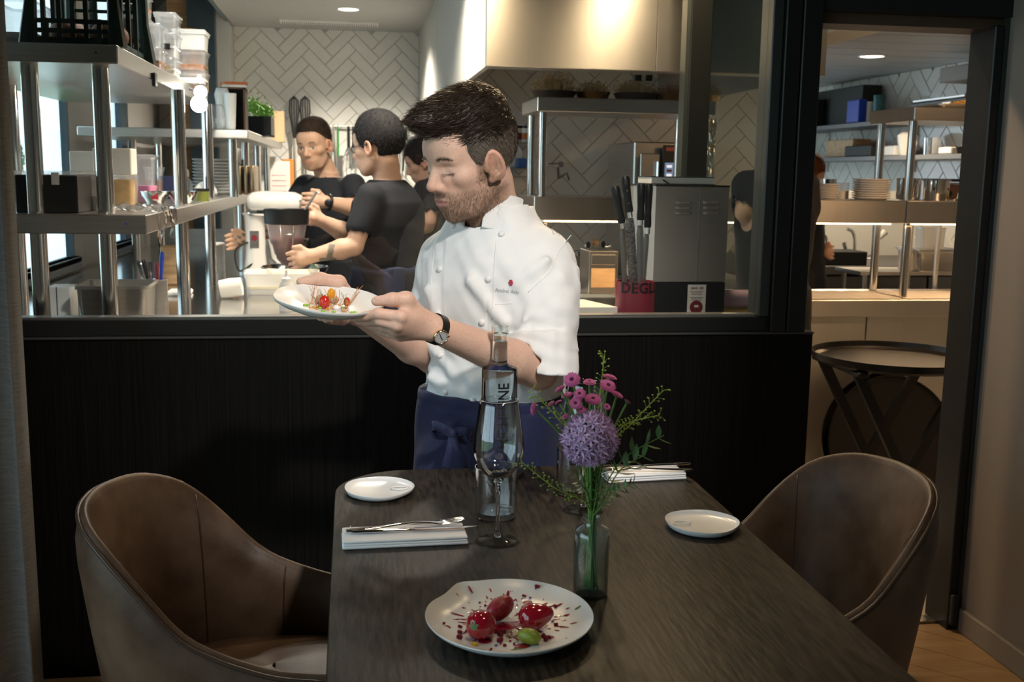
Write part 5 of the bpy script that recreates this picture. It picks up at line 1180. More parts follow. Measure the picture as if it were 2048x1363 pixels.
for k in range(7):
    a = k*.9; u = thing('kitchen_spoon', ['steel spoon', 'black spatula', 'wooden spoon', 'steel whisk handle', 'steel fork', 'black ladle', 'pale wooden spatula'][k]+' standing in the pot under the heated shelf', 'utensil', (t.location.x+cos(a)*r*.5, 5.42+sin(a)*r*.4, ZPC+.014)); MB().tube([(0, 0, 0), (cos(a)*.03, sin(a)*.02, hh+.03+.012*(k % 3))], .003, 6).build('shaft', [M_chrome, M_black, M_wood][k % 3], u); MB().ell((cos(a)*.033, sin(a)*.022, hh+.045+.012*(k % 3)), (.012, .005, .018), 10, 6).build('head', [M_chrome, M_black, M_wood][k % 3], u, 180)
t, w, h = pxbox('steel_gastro_rack', 'small steel rack with a wooden drawer on the pass counter', 'rack', 1178, 502, 1236, 566, YP+.25, .2, M_steelh, ZPC); B((-w*.85, -.105, h*.15), (w*.8, -.099, h*.6), bevel=.002).build('drawer_front', M_wood, t); B((-w*.85, -.105, h*.68), (w*.8, -.099, h*.92), bevel=.002).build('drawer_front', M_steel, t)
t, w, h = pxbox('service_mat', 'dark grey mat on the worktop behind the knife cup', 'mat', 1160, 594, 1235, 602, 3.58, .1, mat('grey_mat', (.13, .13, .12), .9), ZK+.0005)
a, b = P(1150, 615, Y=3.12), P(1242, 628, Y=3.12); t = thing('marble_board', 'pale marble board lying behind the glass beside the red cup', 'board', ((a[0]+b[0])/2-.02, 3.22, ZK+.0005)); MB().prism([(-.17, -.1), (.085, -.1), (.02, .1), (-.17, .1)], 0, P(1190, 608, Y=3.2)[2]-ZK).build('slab', mat('pale_marble', (.68, .64, .57), .35, var=.06, vscale=8), t)
# ---- red cup with knives
q = P(1269, 628, Y=3.135); RC = np.array([q[0], 3.135, ZK+.0005]); rc = 39*S(q); hc = P(1269, 566, Y=3.135-rc)[2]-ZK
cp = thing('knife_cup', 'raspberry red cup with black lettering, holding knives', 'cup', RC)
MB().lathe([(0, 0), (rc, 0), (rc, hc), (rc*.95, hc), (rc*.95, .008), (0, .008)], n=44).build('cup_body', M_red, cp, 40)
wrap_text('DEGLU', .044, rc+.0006, R(-90+9), hc-.0175, False, M_ink, cp, 'lettering', squash=1.0, spacing=1.05, bold=.0013)
def bl(name, label, base, tip_px, hpx, Yk, wdt, hw, mt_b, kind):
    """knife standing in the cup: hpx = handle top pixel, tip_px = where blade meets the handle"""
    t = thing(name, label, 'knife', base, group='knives in the red cup')
    top = np.array(P(*hpx, Y=Yk)); jn = np.array(P(*tip_px, Y=Yk)); b = np.array(base)
    ax = Vector(top-jn).normalized(); sx = Vector((1, 0, 0)); sx = (sx-ax*sx.dot(ax)).normalized(); sy = ax.cross(sx)
    L = (top-jn)
    rows = []
    for s, w_ in ((0, .9), (.08, 1), (.35, .88), (.65, 1.0), (.92, 1.12), (1, .8)): rows.append([tuple(Vector(jn+L*s)+sx*(hw*w_*cos(a))+sy*(hw*.62*w_*sin(a))) for a in np.linspace(0, 2*pi, 15)[:-1]])
    m = MB().grid(rows, True); m.f.append(tuple(len(rows)*14-14+j for j in range(14))); m.build('handle', M_black, t, 60, world=True)
    c = MB(); c.tube([jn+L*-.0, jn+L*-.14], [hw*.95, hw*1.0], 12, flat=.62); c.build('bolster', M_steel, t, world=True)
    if kind: 
        for s in (.25, .6): MB().ell(Vector(jn+L*s)-sy*0+Vector((0, -hw*.6, 0)), (.0028, .0012, .0028), 10, 5).build('rivet', M_chrome, t, 180, world=True)
    d = (b-jn); 
    v = []; 
    for s, w_ in ((0.05, .75), (.12, 1), (1, .9)):
        p = Vector(jn+d*s); v += [p-sx*wdt*w_*.55, p+Vector((0, -.0013, 0)), p+sx*wdt*w_*.45, p+Vector((0, .0013, 0))]
    MB().add(v, [(0, 1, 5, 4), (1, 2, 6, 5), (2, 3, 7, 6), (3, 0, 4, 7), (4, 5, 9, 8), (5, 6, 10, 9), (6, 7, 11, 10), (7, 4, 8, 11)]).build('blade', mt_b, t, 0, world=True)
M_blade = mat('blade_steel', (.55, .54, .52), .28, 1); M_dam = mat('damascus_steel', (.32, .31, .3), .35, 1, var=.5, vscale=120, bump=.5, bscale=160)
bl('chef_knife', 'knife with a straight dark cylindrical handle in the red cup', RC+np.array([-.022, .0, .012]), (1244, 446), (1230, 372), 3.135, .017, .0125, M_blade, 0)
bl('chef_knife', 'broad hammered-blade knife with a riveted black handle in the red cup', RC+np.array([.006, -.012, .012]), (1259, 424), (1250, 352), 3.11, .030, .0125, M_dam, 1)
bl('chef_knife', 'knife with a bulging dark handle and steel collar in the red cup', RC+np.array([.022, .012, .012]), (1281, 440), (1283, 366), 3.15, .022, .0125, M_blade, 0)
bl('chef_knife', 'knife with a curved black handle standing rearmost in the red cup', RC+np.array([.026, .03, .012]), (1295, 455), (1298, 368), 3.165, .018, .012, M_blade, 0)
# ---- countertop machine with sticker, notebook on it
YM0 = 3.22; fa, fb = P(1308, 500, Y=YM0), P(1453, 500, Y=YM0); zt = P(1380, 373, Y=YM0)[2]; zm = P(1380, 563, Y=YM0)[2]
mc = thing('sorbet_machine', 'tall steel countertop machine with vents and a white sticker on its black base', 'machine', ((fa[0]+fb[0])/2, 3.36, ZK+.0005))
dpt = .25
def facet(z0, z1, ins=0): return MB().prism([(fa[0]-ins, YM0-ins), (fb[0]+ins, YM0-ins), (fb[0]+ins, YM0+dpt), (fa[0]-.02-ins, YM0+dpt), (fa[0]-.045-ins, YM0+.1)], z0, z1)
facet(zm, zt).build('steel_housing', mat('machine_steel', (.40, .375, .34), .45, .65, var=.05, vscale=4, bump=.04, bscale=60), mc, 20, world=True)
facet(zt, zt+.005, .002).build('top_plate', M_black, mc, 20, world=True); facet(ZK+.0006, zm-.003, .0).build('base', M_black, mc, 20, world=True); facet(zm-.003, zm, -.004).build('gap', M_ink, mc, 20, world=True)
xs_ = P(1397, 480, Y=YM0)[0]; B((xs_-.0012, YM0-.001, zm+.002), (xs_+.0012, YM0+.001, zt-.002)).build('seam', M_chrome, mc, world=True)
for px in (1367, 1423):
    for py in (405, 415.5, 426):
        q = P(px, py, Y=YM0); m = MB(); w = .0265
        rows = [[(q[0]-w*s, YM0-.0005-dy, q[2]+dz_) for s in np.linspace(-1, 1, 9)] for dy, dz_ in ((0, .006), (.004, .003), (.006, -.003), (0, -.0035))]
        for r_ in rows:
            for j in (0, 8): r_[j] = (r_[j][0], YM0-.0003, r_[j][2])
        m.grid(rows).build('vent_louvre', mat('machine_steel', (.42, .4, .375), .34, 1), mc, 50, world=True)
sa, sb = P(1376, 569, Y=YM0-.0015), P(1410, 628, Y=YM0-.0015)
sb = (sb[0], sb[1], max(sb[2], ZK+.01)); stk = B((sa[0], YM0-.0015, sb[2]), (sb[0], YM0-.0004, sa[2])).build('sticker', M_paper, mc, world=True)
def flat_text(body, size, c, parent, mt, name='lettering', squash=1, bold=0):
    me = text_mesh(body, size, 0, 1, bold)
    for v in me.vertices: v.co = Vector((c[0]+v.co.x*squash, c[1], c[2]+v.co.y))
    return finish(name, me, mt, parent, 0, world=True)
sw = sb[0]-sa[0]; sc_ = (sa[0]+sb[0])/2
flat_text('paco', .0125, (sc_-sw*.13, YM0-.0018, sa[2]-.010), stk, M_ink, squash=.95, bold=.0003); flat_text('jet', .0125, (sc_+sw*.26, YM0-.0018, sa[2]-.010), stk, M_red, squash=.95, bold=.0003)
for k in range(6): B((sc_-sw*(.3 if k % 3 else .36), YM0-.0018, sa[2]-.023-.0042*k-(.006 if k > 2 else 0)), (sc_+sw*(.28 if k % 3 else .34), YM0-.0015, sa[2]-.0215-.0042*k-(.006 if k > 2 else 0))).build('print_line', M_dark, stk, world=True)
ry_ = P(1392, 614, Y=YM0)[2]; m = MB().lathe([(0, 0), (sw*.36, 0)], n=28); m.v = [(sc_+x, YM0-.0018, max(sb[2]+.001, ry_+y)) for x, y, z in m.v]; m.build('red_roundel', M_red, stk, 0, world=True); B((sc_-.007, YM0-.0021, ry_), (sc_+.007, YM0-.0018, ry_+.007)).build('roundel_mark', M_paper, stk, world=True)
na, nb = P(1303, 360, Y=3.27), P(1428, 366, Y=3.27)
nbk = thing('notebook', 'closed black-covered notebook lying on the steel machine', 'notebook', ((na[0]+nb[0])/2, 3.35, zt+.0055)); w = (nb[0]-na[0])/2
nh = P(1365, 353, Y=3.27)[2]-zt-.006; MB().box((-w, -.08, .002), (w, .08, nh-.002), bevel=.001).build('pages', M_paper, nbk); MB().box((-w-.003, -.083, 0), (w+.003, .083, .002)).build('cover', M_blackm, nbk); MB().box((-w-.003, -.083, nh-.002), (w+.003, .083, nh)).build('cover', M_blackm, nbk)
MB().tube([(-w*.65, -.0815, nh*.6), (-w*.5, -.086, nh*.2), (-w*.45, -.088, 0)], .002, 5).build('ribbon', M_black, nbk)
# rolls of film behind the machine
for (px, py, mt, lab) in ((1478, 614, mat('yellow_roll', (.55, .36, .08), .35), 'yellow film roll behind the glass beside the machine'), (1478, 590, mat('lilac_roll', (.45, .33, .42), .25, coat=.4), 'lilac film roll lying on the yellow roll')):
    q = P(px, py, Y=3.3); lo = py > 600; t = thing('film_roll', lab, 'roll', (1.24, 3.3, ZK+.0305 if lo else ZK+.0305+.058), group='rolls of film beside the machine')
    MB().tube([(-.11, .0, 0), (.09, -.02, 0)], .0285, 24).build('roll', mt, t); MB().tube([(-.111, 0, 0), (-.109, 0, 0)], .012, 16).build('core', M_card, t)
t = thing('wrapped_trolley', 'tall trolley wrapped in shiny clear film behind the dark mullion', 'trolley', (P(1430, 300, Y=5.0)[0]+.05, 5.0, 0)) if False else None
YF = YP+.405; tw = P(1425, 300, Y=YF); t = thing('plastic_wrap', 'sheet of shiny clear film hanging beside the dark mullion', 'film', (tw[0], YF, 1.35))
rows = [[(P(1390+42*u, 300, Y=YF)[0], YF+.012+.012*sin(17*u+5*v)*cos(9*v), 1.655-.27*v) for u in np.linspace(0, 1, 16)] for v in np.linspace(0, 1, 16)]
MB().grid(rows).build('sheet', mat('silver_film', (.7, .68, .6), .12, .9), t, 0, world=True)

# ================================================================== seen through the doorway
XS = 3.40
rs_ = thing('wall_shelves', 'two long grey shelves on the tiled wall seen through the doorway', 'shelf', (3.5, 6.6, 1.5))
zs = []
for (px, py) in ((1700, 246), (1700, 313)):
    z = P(px, py, X=XS)[2]; zs.append(z); B((XS, 4.9, z-.03), (XR+.005, 8.4, z), bevel=.003).build('board', mat('grey_shelf', (.16, .16, .16), .4), rs_, world=True)
for y in (5.3, 6.6, 7.9): B((XR-.012, y, zs[1]-.1), (XR+.004, y+.03, zs[0]+.03)).build('bracket_rail', M_steel, rs_, world=True)
def on_side(name, label, cat, x0, y0, x1, y1, lev, mt, X=3.52, dp=.14, group=None):
    """box on a side-wall shelf: pixel extents, X = its front"""
    a, b = P(x0, y1, X=X), P(x1, y1, X=X); zt = P((x0+x1)/2, y0, X=X)[2]; z0 = zs[lev]+.0005
    t = thing(name, label, cat, (X+dp/2, (a[1]+b[1])/2, z0), group=group); ln = abs(a[1]-b[1])/2; h = max(.02, zt-z0); X_ = min(dp/2, XR-.005-X-dp/2+dp/2)
    B((-dp/2, -ln, 0), (min(dp/2, XR-X-dp/2), ln, h), bevel=min(.006, h*.2, ln*.3)).build('body', mt, t); return t, ln, h
on_side('black_holdall', 'large black bag on the upper shelf seen through the doorway', 'bag', 1622, 178, 1722, 246, 0, M_blackm, 3.5)
on_side('blue_carton', 'bright blue carton in front of the black bag', 'carton', 1692, 200, 1716, 244, 0, M_blue, 3.42, .06)
on_side('black_box', 'black box at the far end of the upper doorway shelf', 'box', 1612, 200, 1630, 252, 0, M_black, 3.42, .07)
for (px, w, y0, mt, lab) in ((1735, 9, 204, M_white, 'white cup on the upper doorway shelf'), (1757, 12, 191, mat('teal_tin', (.03, .14, .16), .4, var=.5, vscale=30), 'teal patterned tin beside the white cup')):
    q = P(px, 235, X=3.5); k = S(q); h = P(px, y0, X=3.5)[2]-zs[0]; t = thing('shelf_tin', lab, 'tin', (3.5, q[1], zs[0]+.0005)); MB().lathe([(0, 0), (w*k*.9, 0), (w*k, h), (0, h)], n=22).build('body', mt, t)
t, ln, h = on_side('kitchen_scale', 'black kitchen scale with a steel platform on the upper doorway shelf', 'scale', 1822, 200, 1930, 226, 0, M_black, 3.45, .18)
B((-.1, -ln*1.0, h), (.1, ln*.9, h+.015), bevel=.003).build('platform', M_steel, t); B((-.096, -ln*.5, h*.4), (-.089, -ln*.2, h*.8)).build('display', M_white, t)
bx_ = thing('air_duct', 'grey box duct under the slatted ceiling in the doorway', 'duct', (3.4, 5.0, 1.9)); za, zb_ = P(1900, 133, X=3.3)[2], P(1900, 163, X=3.3)[2]
B((3.3, 4.2, zb_), (XR, P(1879, 150, X=3.3)[1], min(za, ZR-.004)), bevel=.004).build('casing', mat('duct_grey', (.2, .2, .2), .5), bx_, world=True)
on_side('wooden_box', 'brown wooden box on the lower doorway shelf', 'box', 1650, 279, 1704, 314, 1, M_wood, 3.46)
on_side('dark_tray', 'dark tray beside the wooden box on the lower doorway shelf', 'tray', 1688, 291, 1742, 314, 1, M_blackm, 3.41, .05)
on_side('first_aid_box', 'white box with a red band on the lower doorway shelf', 'box', 1742, 292, 1788, 312, 1, M_white, 3.45)
q = P(1815, 305, X=3.5); k = S(q); t = thing('white_jug', 'white jug tilted on the lower doorway shelf', 'jug', (3.5, q[1], zs[1]+.0005)); MB().lathe([(0, 0), (14*k, 0), (18*k, 15*k), (22*k, 40*k), (12*k, 46*k), (0, 46*k)], n=24).build('body', M_white, t); MB().tube(catmull([(0, -20*k, 12*k), (0, -30*k, 22*k), (0, -22*k, 38*k)], 6), 2.5*k, 8).build('handle', M_white, t)
for i, px in enumerate((1856, 1872)):
    q = P(px, 300, X=3.5); k = S(q); t = thing('steel_beaker', ['steel beaker beside the white jug', 'glass beaker between the steel beaker and the black pan'][i], 'beaker', (3.5, q[1], zs[1]+.0005)); MB().lathe([(0, 0), (8*k, 0), (9*k, 34*k), (8*k, 34*k), (7*k, 3*k), (0, 3*k)], n=20).build('body', M_chrome if i == 0 else M_plast, t, 50)
q = P(1930, 290, X=3.5); k = S(q); t = thing('black_pan', 'black pan upturned on the lower doorway shelf', 'pan', (3.52, q[1], zs[1]+.0005)); MB().lathe([(0, 0), (24*k, 0), (28*k, 14*k), (0, 16*k)], n=26).build('body', M_black, t); MB().tube([(0, 20*k, 10*k), (-.02, 48*k, 16*k)], 3*k, 8).build('handle', M_black, t)
on_side('white_tray', 'brightly lit white tray on the lower doorway shelf', 'tray', 1876, 294, 1902, 302, 1, M_white, 3.41, .08)
# on the heated shelf of the pass
ZH_ = 1.3055
def passq(px, dy=.18): q = P(px, 404, Y=YP+dy); return (q[0], YP+dy, ZH_), S(q)
q, k = passq(1618); t = bottle('oil_bottle', 'squeeze bottle of golden oil on the heated shelf in the doorway', 'bottle', q, [(0, 0), (10*k, 0), (10.5*k, 14*k)], (M_yellow, M_milk, [(10.5*k, 14*k), (10*k, 28*k), (4*k, 37*k), (3*k, 45*k), (1.2*k, 56*k), (0, 56*k)]))
q, k = passq(1654)
plate_stack(q, 21*k, 8, 3.6*k, 'small stoneware plate in the stack beside the oil bottle', 'small plates stacked on the heated shelf')
t = thing('ring_mould', 'steel ring tin on top of the small plate stack', 'tin', (q[0], q[1], q[2]+8*3.6*k*1.04+.001)); MB().lathe([(0, 0), (16*k, 0), (16*k, 9*k), (15*k, 9*k), (15*k, 1*k), (0, 1*k)], n=24).build('ring', M_chrome, t, 40)
q, k = passq(1684, .26); t = bottle('salt_jar', 'small jar of white salt between the plate stacks', 'jar', q, [(0, 0), (12*k, 0), (12*k, 16*k), (0, 16*k)], (M_white, M_plast, [(12*k, 16*k), (12.5*k, 32*k), (0, 32*k)]))
q, k = passq(1741); plate_stack(q, 37*k, 9, 4.4*k, 'white dinner plate in the stack on the heated shelf', 'dinner plates stacked on the heated shelf')
pot('steel pan behind the pass posts on the heated shelf', 1815, 404, 24, 42, YP+.27, ZH_-.0005); pot('shiny steel pan next to the brass bell', 1871, 404, 25, 40, YP+.16, ZH_-.0005)
q, k = passq(1931, .12); t = thing('service_bell', 'brass service bell on the heated shelf', 'bell', q); MB().lathe([(0, 0), (22*k, 0), (22*k, 3*k), (17*k, 5*k), (16*k, 9*k), (15*k, 17*k), (8*k, 22*k), (2*k, 24*k), (2*k, 33*k), (3*k, 35*k), (0, 37*k)], n=28).build('bell', M_brass, t, 40)
t, w, h = pxbox('salamander_grill', 'steel grill with dark knobs behind the brass bell', 'grill', 1885, 366, 1990, 404, YP+.5, .3, M_steelh, 1.2)
B((-w*.98, -.155, h*.5), (w*.98, -.149, h*.95)).build('knob_panel', mat('brown_panel', (.12, .07, .06), .4), t)
for sx in (-1, 1):
    for y in (-.13, .13): MB().tube([(sx*w*.95, y, -1.2), (sx*w*.95, y, 0)], .012, 10).build('leg', M_steel, t)
for k_ in range(4): m = MB().tube([(-w*.8+k_*w*.5, -.155, h*.72), (-w*.8+k_*w*.5, -.17, h*.72)], .014, 14); m.build('knob', M_black, t)
q = P(1930, 360, Y=YP+.6); t = thing('oven_tray', 'thin dark oven tray lying over the grill', 'tray', (q[0], YP+.62, P(1930, 364, Y=YP+.5)[2]+.001)); MB().box((-.13, -.13, 0), (.18, .13, .006)).box((-.15, -.15, .006), (.2, .15, .014)).build('tray_body', M_dark, t)
q = P(1910, 228, Y=YP+.2); t = thing('steel_tray', 'shallow steel tray on the top pass shelf in the doorway', 'tray', (q[0]+.05, YP+.2, ZP1+.0005)); tub_shape(.40, .26, .02, .01, .95).build('tray_body', M_steelh, t, 40)
u = thing('golden_crumble', 'heap of golden crumble on the steel tray', 'food', (q[0]+.05, YP+.2, ZP1+.004)); m = MB()
for k_ in range(420):
    x, y = rng.normal()*.075, rng.normal()*.05
    if abs(x) < .17 and abs(y) < .1: s = rng.uniform(.005, .011); m.ell((x, y, .004+.04*math.exp(-(x/.1)**2-(y/.07)**2)*rng.random()**.5), (s, s*.8, s*.6), 5, 3)
tag(m.build('crumble', mat('golden_food', (.72, .45, .1), .7), u, 0), kind='stuff')
# fringed mats on the pass counter
for i, (xa, xb, lab) in enumerate(((1585, 1806, 'grey fringed towel lying on the pass counter, by the partition post'), (1812, 1962, 'grey fringed towel lying on the pass counter, behind the right posts'))):
    a, b = P(xa, 598, Y=YP+.01)[0], P(xb, 598, Y=YP+.01)[0]; t = thing('fringed_towel', lab, 'towel', ((a+b)/2, YP+.02, ZPC+.0005), group='fringed towels on the pass'); w = (b-a)/2
    MB().grid([[(x, y, .003+.004*abs(sin(31*x+9*y)*sin(17*y))) for x in np.linspace(-w, w, 50)] for y in np.linspace(0, .30, 14)]).build('cloth', mat('grey_towel', (.36, .33, .29), .9, bump=.4, bscale=150), t, 180)
    m = MB()
    for k_ in range(70): x = -w+2*w*(k_+.5)/70; m.box((x-.0016, -.012, .0), (x+.0016, .001, .004))
    tag(m.build('fringe', mat('grey_towel', (.36, .33, .29), .9), t, 0), kind='stuff')
# back counter behind the pass
bc = thing('back_counter', 'dark steel back counter with drawers behind the pass', 'counter', (2.9, 6.0, 0)); ZB2 = .90
B((2.36, 5.75, ZB2-.05), (3.66, 6.6, ZB2), bevel=.003).build('worktop', mat('dark_steel', (.2, .2, .2), .35, 1), bc, world=True)
for i in range(4): B((2.38+i*.32, 5.78, .5), (2.38+i*.32+.31, 5.8, ZB2-.06), bevel=.004).build('drawer', mat('dark_steel', (.2, .2, .2), .35, 1), bc, world=True)
B((2.38, 5.8, 0), (3.65, 6.58, ZB2-.05)).build('carcass', M_dark, bc, world=True)
B((2.36, 6.59, ZB2), (3.66, 6.61, ZB2+.42)).build('splashback', M_tile, bc, world=True)
def tapq(px, py, Y=6.1): q = P(px, py, Y=Y); return q
for i, (cx, cy, lab) in enumerate(((1652, 505, 'slim swan-neck chrome tap on the back counter'), (1700, 510, 'chrome mixer tap with a lever beside the swan-neck tap'))):
    q = P(cx, cy, Y=6.1); k = S(q); t = thing('counter_tap', lab, 'tap', (q[0], 6.1, ZB2+.0005)); h = 50*k if i == 0 else 40*k
    if i == 0: MB().tube(catmull([(0, 0, 0), (0, 0, h*.8), (-6*k, 0, h), (-12*k, 0, h*.85), (-14*k, -.0, h*.5)], 6), 3.2*k, 10).build('spout', M_chrome, t, 180)
    else:
        MB().tube([(-8*k, 0, 0), (-8*k, 0, 24*k)], 4*k, 10).build('body', M_chrome, t); MB().tube(catmull([(8*k, 0, 0), (8*k, 0, 40*k), (2*k, 0, 58*k), (-12*k, -.02, 64*k)], 6), 3.5*k, 10).build('spout', M_chrome, t, 180); MB().tube([(-10*k, 0, 24*k), (-14*k, 0, 38*k)], 4.5*k, 10).build('lever', M_chrome, t); MB().tube([(-8*k, 0, 18*k), (8*k, 0, 18*k)], 3*k, 8).build('bridge', M_chrome, t)
q = P(1745, 505, Y=6.2); k = S(q); t = thing('hand_shower', 'white hand shower on a hose at the back counter', 'shower', (q[0], 6.2, ZB2+.0005)); MB().tube(catmull([(-20*k, 0, 2*k), (0, 0, 4*k), (6*k, 0, 30*k), (14*k, 0, 48*k)], 7), 2.5*k, 8).build('hose', M_white, t, 180); MB().tube([(12*k, 0, 44*k), (24*k, 0, 56*k)], [5*k, 7*k], 10).build('head', M_white, t)
t, w, h = pxbox('cutting_board', 'dark cutting board lying by the sink taps', 'board', 1610, 503, 1735, 516, 5.8, .22, M_blackm, ZB2+.0005)
gq = P(1888, 545, Y=5.2); 
rc_ = thing('steel_trolley', 'low steel trolley behind the pass posts', 'trolley', (3.0, 5.3, 0)); zt_ = P(1880, 543, Y=5.2)[2]
B((2.62, 5.2, zt_-.02), (3.5, 5.5, zt_-.0005)).build('top', M_steelh, rc_, world=True)
for x in (2.66, 3.46):
    for y in (5.23, 5.47): MB().tube([(x, y, 0), (x, y, zt_-.02)], .014, 10).build('leg', M_steel, rc_, world=True)
a, b = P(1838, 520, Y=5.2), P(1932, 520, Y=5.2); hgn = P(1885, 503, Y=5.2)[2]-zt_; gn_pan('deep steel pan on the low trolley', ((a[0]+b[0])/2, 5.32, zt_+.0005), b[0]-a[0], .24, hgn)
u = thing('pan_cover', 'steel lid lying on the deep pan', 'lid', ((a[0]+b[0])/2, 5.32, zt_+hgn+.0015)); MB().box((-(b[0]-a[0])/2-.008, -.13, 0), ((b[0]-a[0])/2+.008, .13, .008), bevel=.003).build('sheet', M_steelh, u)
container('plastic_jug', 'milky plastic jug standing on the lidded pan', (P(1862, 500, Y=5.3)[0], 5.32, zt_+hgn+.0105), 48*S(P(1862, 500, Y=5.3)), .1, 42*S(P(1862, 500, Y=5.3)), M_milk, cat='jug')
q = P(1812, 540, Y=5.3); k = S(q); t = thing('round_canister', 'white round canister beside the deep pan', 'canister', (q[0], 5.3, zt_+.0005)); MB().lathe([(0, 0), (15*k, 0), (15*k, 38*k), (17*k, 38*k), (17*k, 42*k), (0, 42*k)], n=26).build('can', M_white, t)
B((P(1597, 545, Y=5.77)[0], 5.765, P(1600, 556, Y=5.77)[2]), (P(1614, 545, Y=5.77)[0], 5.779, P(1600, 536, Y=5.77)[2])).build('blue_sign', M_blue, bc, world=True)
# ================================================================== people: implicit surfaces meshed with surface nets
def smin(a, b, k):
    if k <= 0: return np.minimum(a, b)
    h = np.clip(.5+.5*(b-a)/k, 0, 1); return b*(1-h)+a*h-k*h*(1-h)
def smax(a, b, k): return -smin(-a, -b, k)
class Sdf:
    def __init__(s): s.ops = []
    def fn(s, f, k=.01, op='add', bd=None): s.ops.append((f, k, op, bd)); return s
    def cap(s, a, b, ra, rb, k=.01, op='add'):
        a, b = np.array(a, float), np.array(b, float); ab = b-a; L2 = max(1e-9, ab @ ab)
        def f(P): t = np.clip(((P-a) @ ab)/L2, 0, 1); return np.linalg.norm(P-a-t[:, None]*ab, axis=1)-(ra+(rb-ra)*t)
        return s.fn(f, k, op, ((a+b)/2, math.sqrt(L2)/2+max(ra, rb)))
    def chain(s, pts, rs, k=.01, op='add'):
        for i in range(len(pts)-1): s.cap(pts[i], pts[i+1], rs[i], rs[i+1], k, op)
        return s
    def ell(s, c, r, k=.01, op='add', A=None):
        c = np.array(c, float); r = np.array(r if hasattr(r, '__len__') else (r,)*3, float)
        def f(P):
            q = P-c
            if A is not None: q = q @ A
            n = np.linalg.norm(q/r, axis=1); g = np.linalg.norm(q/(r*r), axis=1); return n*(n-1)/np.maximum(g, 1e-6)
        return s.fn(f, k, op, (c, float(r.max())))
    def plane(s, p, n, k=.005):
        """keep the side the normal points away from"""
        p, n = np.array(p, float), np.array(n, float); n = n/np.linalg.norm(n)
        return s.fn(lambda P: (P-p) @ n, k, 'int')
    def ev(s, P):
        d = np.full(len(P), 9.0); mn, mx = P.min(0), P.max(0); pc_, pr = (mn+mx)/2, np.linalg.norm(mx-mn)/2; first = True
        for f, k, op, bd in s.ops:
            if bd is not None and np.linalg.norm(pc_-bd[0])-bd[1]-pr > .03+k: continue
            e = f(P)
            if op == 'add': d = np.minimum(d, e) if first else smin(d, e, k); first = False
            elif op == 'sub': d = smax(d, -e, k)
            elif op == 'disp': d = d+e
            else: d = smax(d, e, k)
        return d
def net(sdf, lo, hi, h):
    lo, hi = np.array(lo, float), np.array(hi, float); n = np.ceil((hi-lo)/h).astype(int)+1; Bk = 6
    nb = -(-n//Bk); n = nb*Bk+1
    g = np.stack(np.meshgrid(*[np.arange(q) for q in nb], indexing='ij'), -1).reshape(-1, 3)
    cen = lo+(g*Bk+Bk/2)*h; dc = sdf.ev(cen); keep = np.abs(dc) < Bk*h*1.25+.012
    vals = np.empty(n, np.float32)
    big = np.where(dc > 0, 1., -1.).reshape(nb); vals[:-1, :-1, :-1] = np.repeat(np.repeat(np.repeat(big, Bk, 0), Bk, 1), Bk, 2); vals[-1] = 1; vals[:, -1] = 1; vals[:, :, -1] = 1
    o = np.stack(np.meshgrid(*[np.arange(Bk+1)]*3, indexing='ij'), -1).reshape(-1, 3); st_ = np.array([n[1]*n[2], n[2], 1])
    gk = g[keep]; sb = gk//3; key = (sb[:, 0]*4096+sb[:, 1])*4096+sb[:, 2]; od = np.argsort(key, kind='stable'); gk = gk[od]; cuts = np.flatnonzero(np.diff(key[od]))+1; vf = vals.reshape(-1)
    for gg in np.split(gk, cuts):
        idx = np.unique((gg[:, None, :]*Bk+o[None]).reshape(-1, 3) @ st_); vf[idx] = sdf.ev(lo+np.stack(np.unravel_index(idx, n), -1)*h)
    vals[0] = np.maximum(vals[0], 1e-4); vals[:, 0] = np.maximum(vals[:, 0], 1e-4); vals[:, :, 0] = np.maximum(vals[:, :, 0], 1e-4)
    s = vals < 0; cnt = np.zeros(n-1, np.uint8); C8 = [(a, b, c) for a in (0, 1) for b in (0, 1) for c in (0, 1)]
    for a, b, c in C8: cnt += s[a:n[0]-1+a, b:n[1]-1+b, c:n[2]-1+c].view(np.uint8)
    act = np.argwhere((cnt > 0) & (cnt < 8)); vid = np.full(n-1, -1, np.int32); vid[act[:, 0], act[:, 1], act[:, 2]] = np.arange(len(act))
    fl = act @ st_; cv = {q: vf[fl+int(np.dot(q, st_))] for q in C8}; acc = np.zeros((len(act), 3)); ec = np.zeros(len(act))
    for p0 in C8:
        for ax in range(3):
            if p0[ax]: continue
            p1 = list(p0); p1[ax] = 1; a, b = cv[p0], cv[tuple(p1)]; m = (a < 0) != (b < 0); t = np.where(m, a/np.where(m, a-b, 1), 0); ec += m
            for q in range(3): acc[:, q] += np.where(m, p0[q]+(t if q == ax else 0), 0)
    V = lo+(act+acc/ec[:, None])*h; F = []
    for ax in range(3):
        o1, o2 = [q for q in range(3) if q != ax]
        a = [slice(None)]*3; b = [slice(None)]*3; a[ax] = slice(0, n[ax]-1); b[ax] = slice(1, n[ax])
        m = s[tuple(a)] != s[tuple(b)]
        e = np.argwhere(m); e = e[(e[:, o1] > 0) & (e[:, o2] > 0) & (e[:, o1] < n[o1]-1) & (e[:, o2] < n[o2]-1)]
        if not len(e): continue
        def cell(d1, d2): q = e.copy(); q[:, o1] -= d1; q[:, o2] -= d2; return vid[q[:, 0], q[:, 1], q[:, 2]]
        qd = np.stack([cell(1, 1), cell(0, 1), cell(0, 0), cell(1, 0)], 1)
        flip = s[tuple(e.T)] if ax != 1 else ~s[tuple(e.T)]
        qd[~flip] = qd[~flip][:, ::-1]; F.append(qd)
    return V, np.concatenate(F)
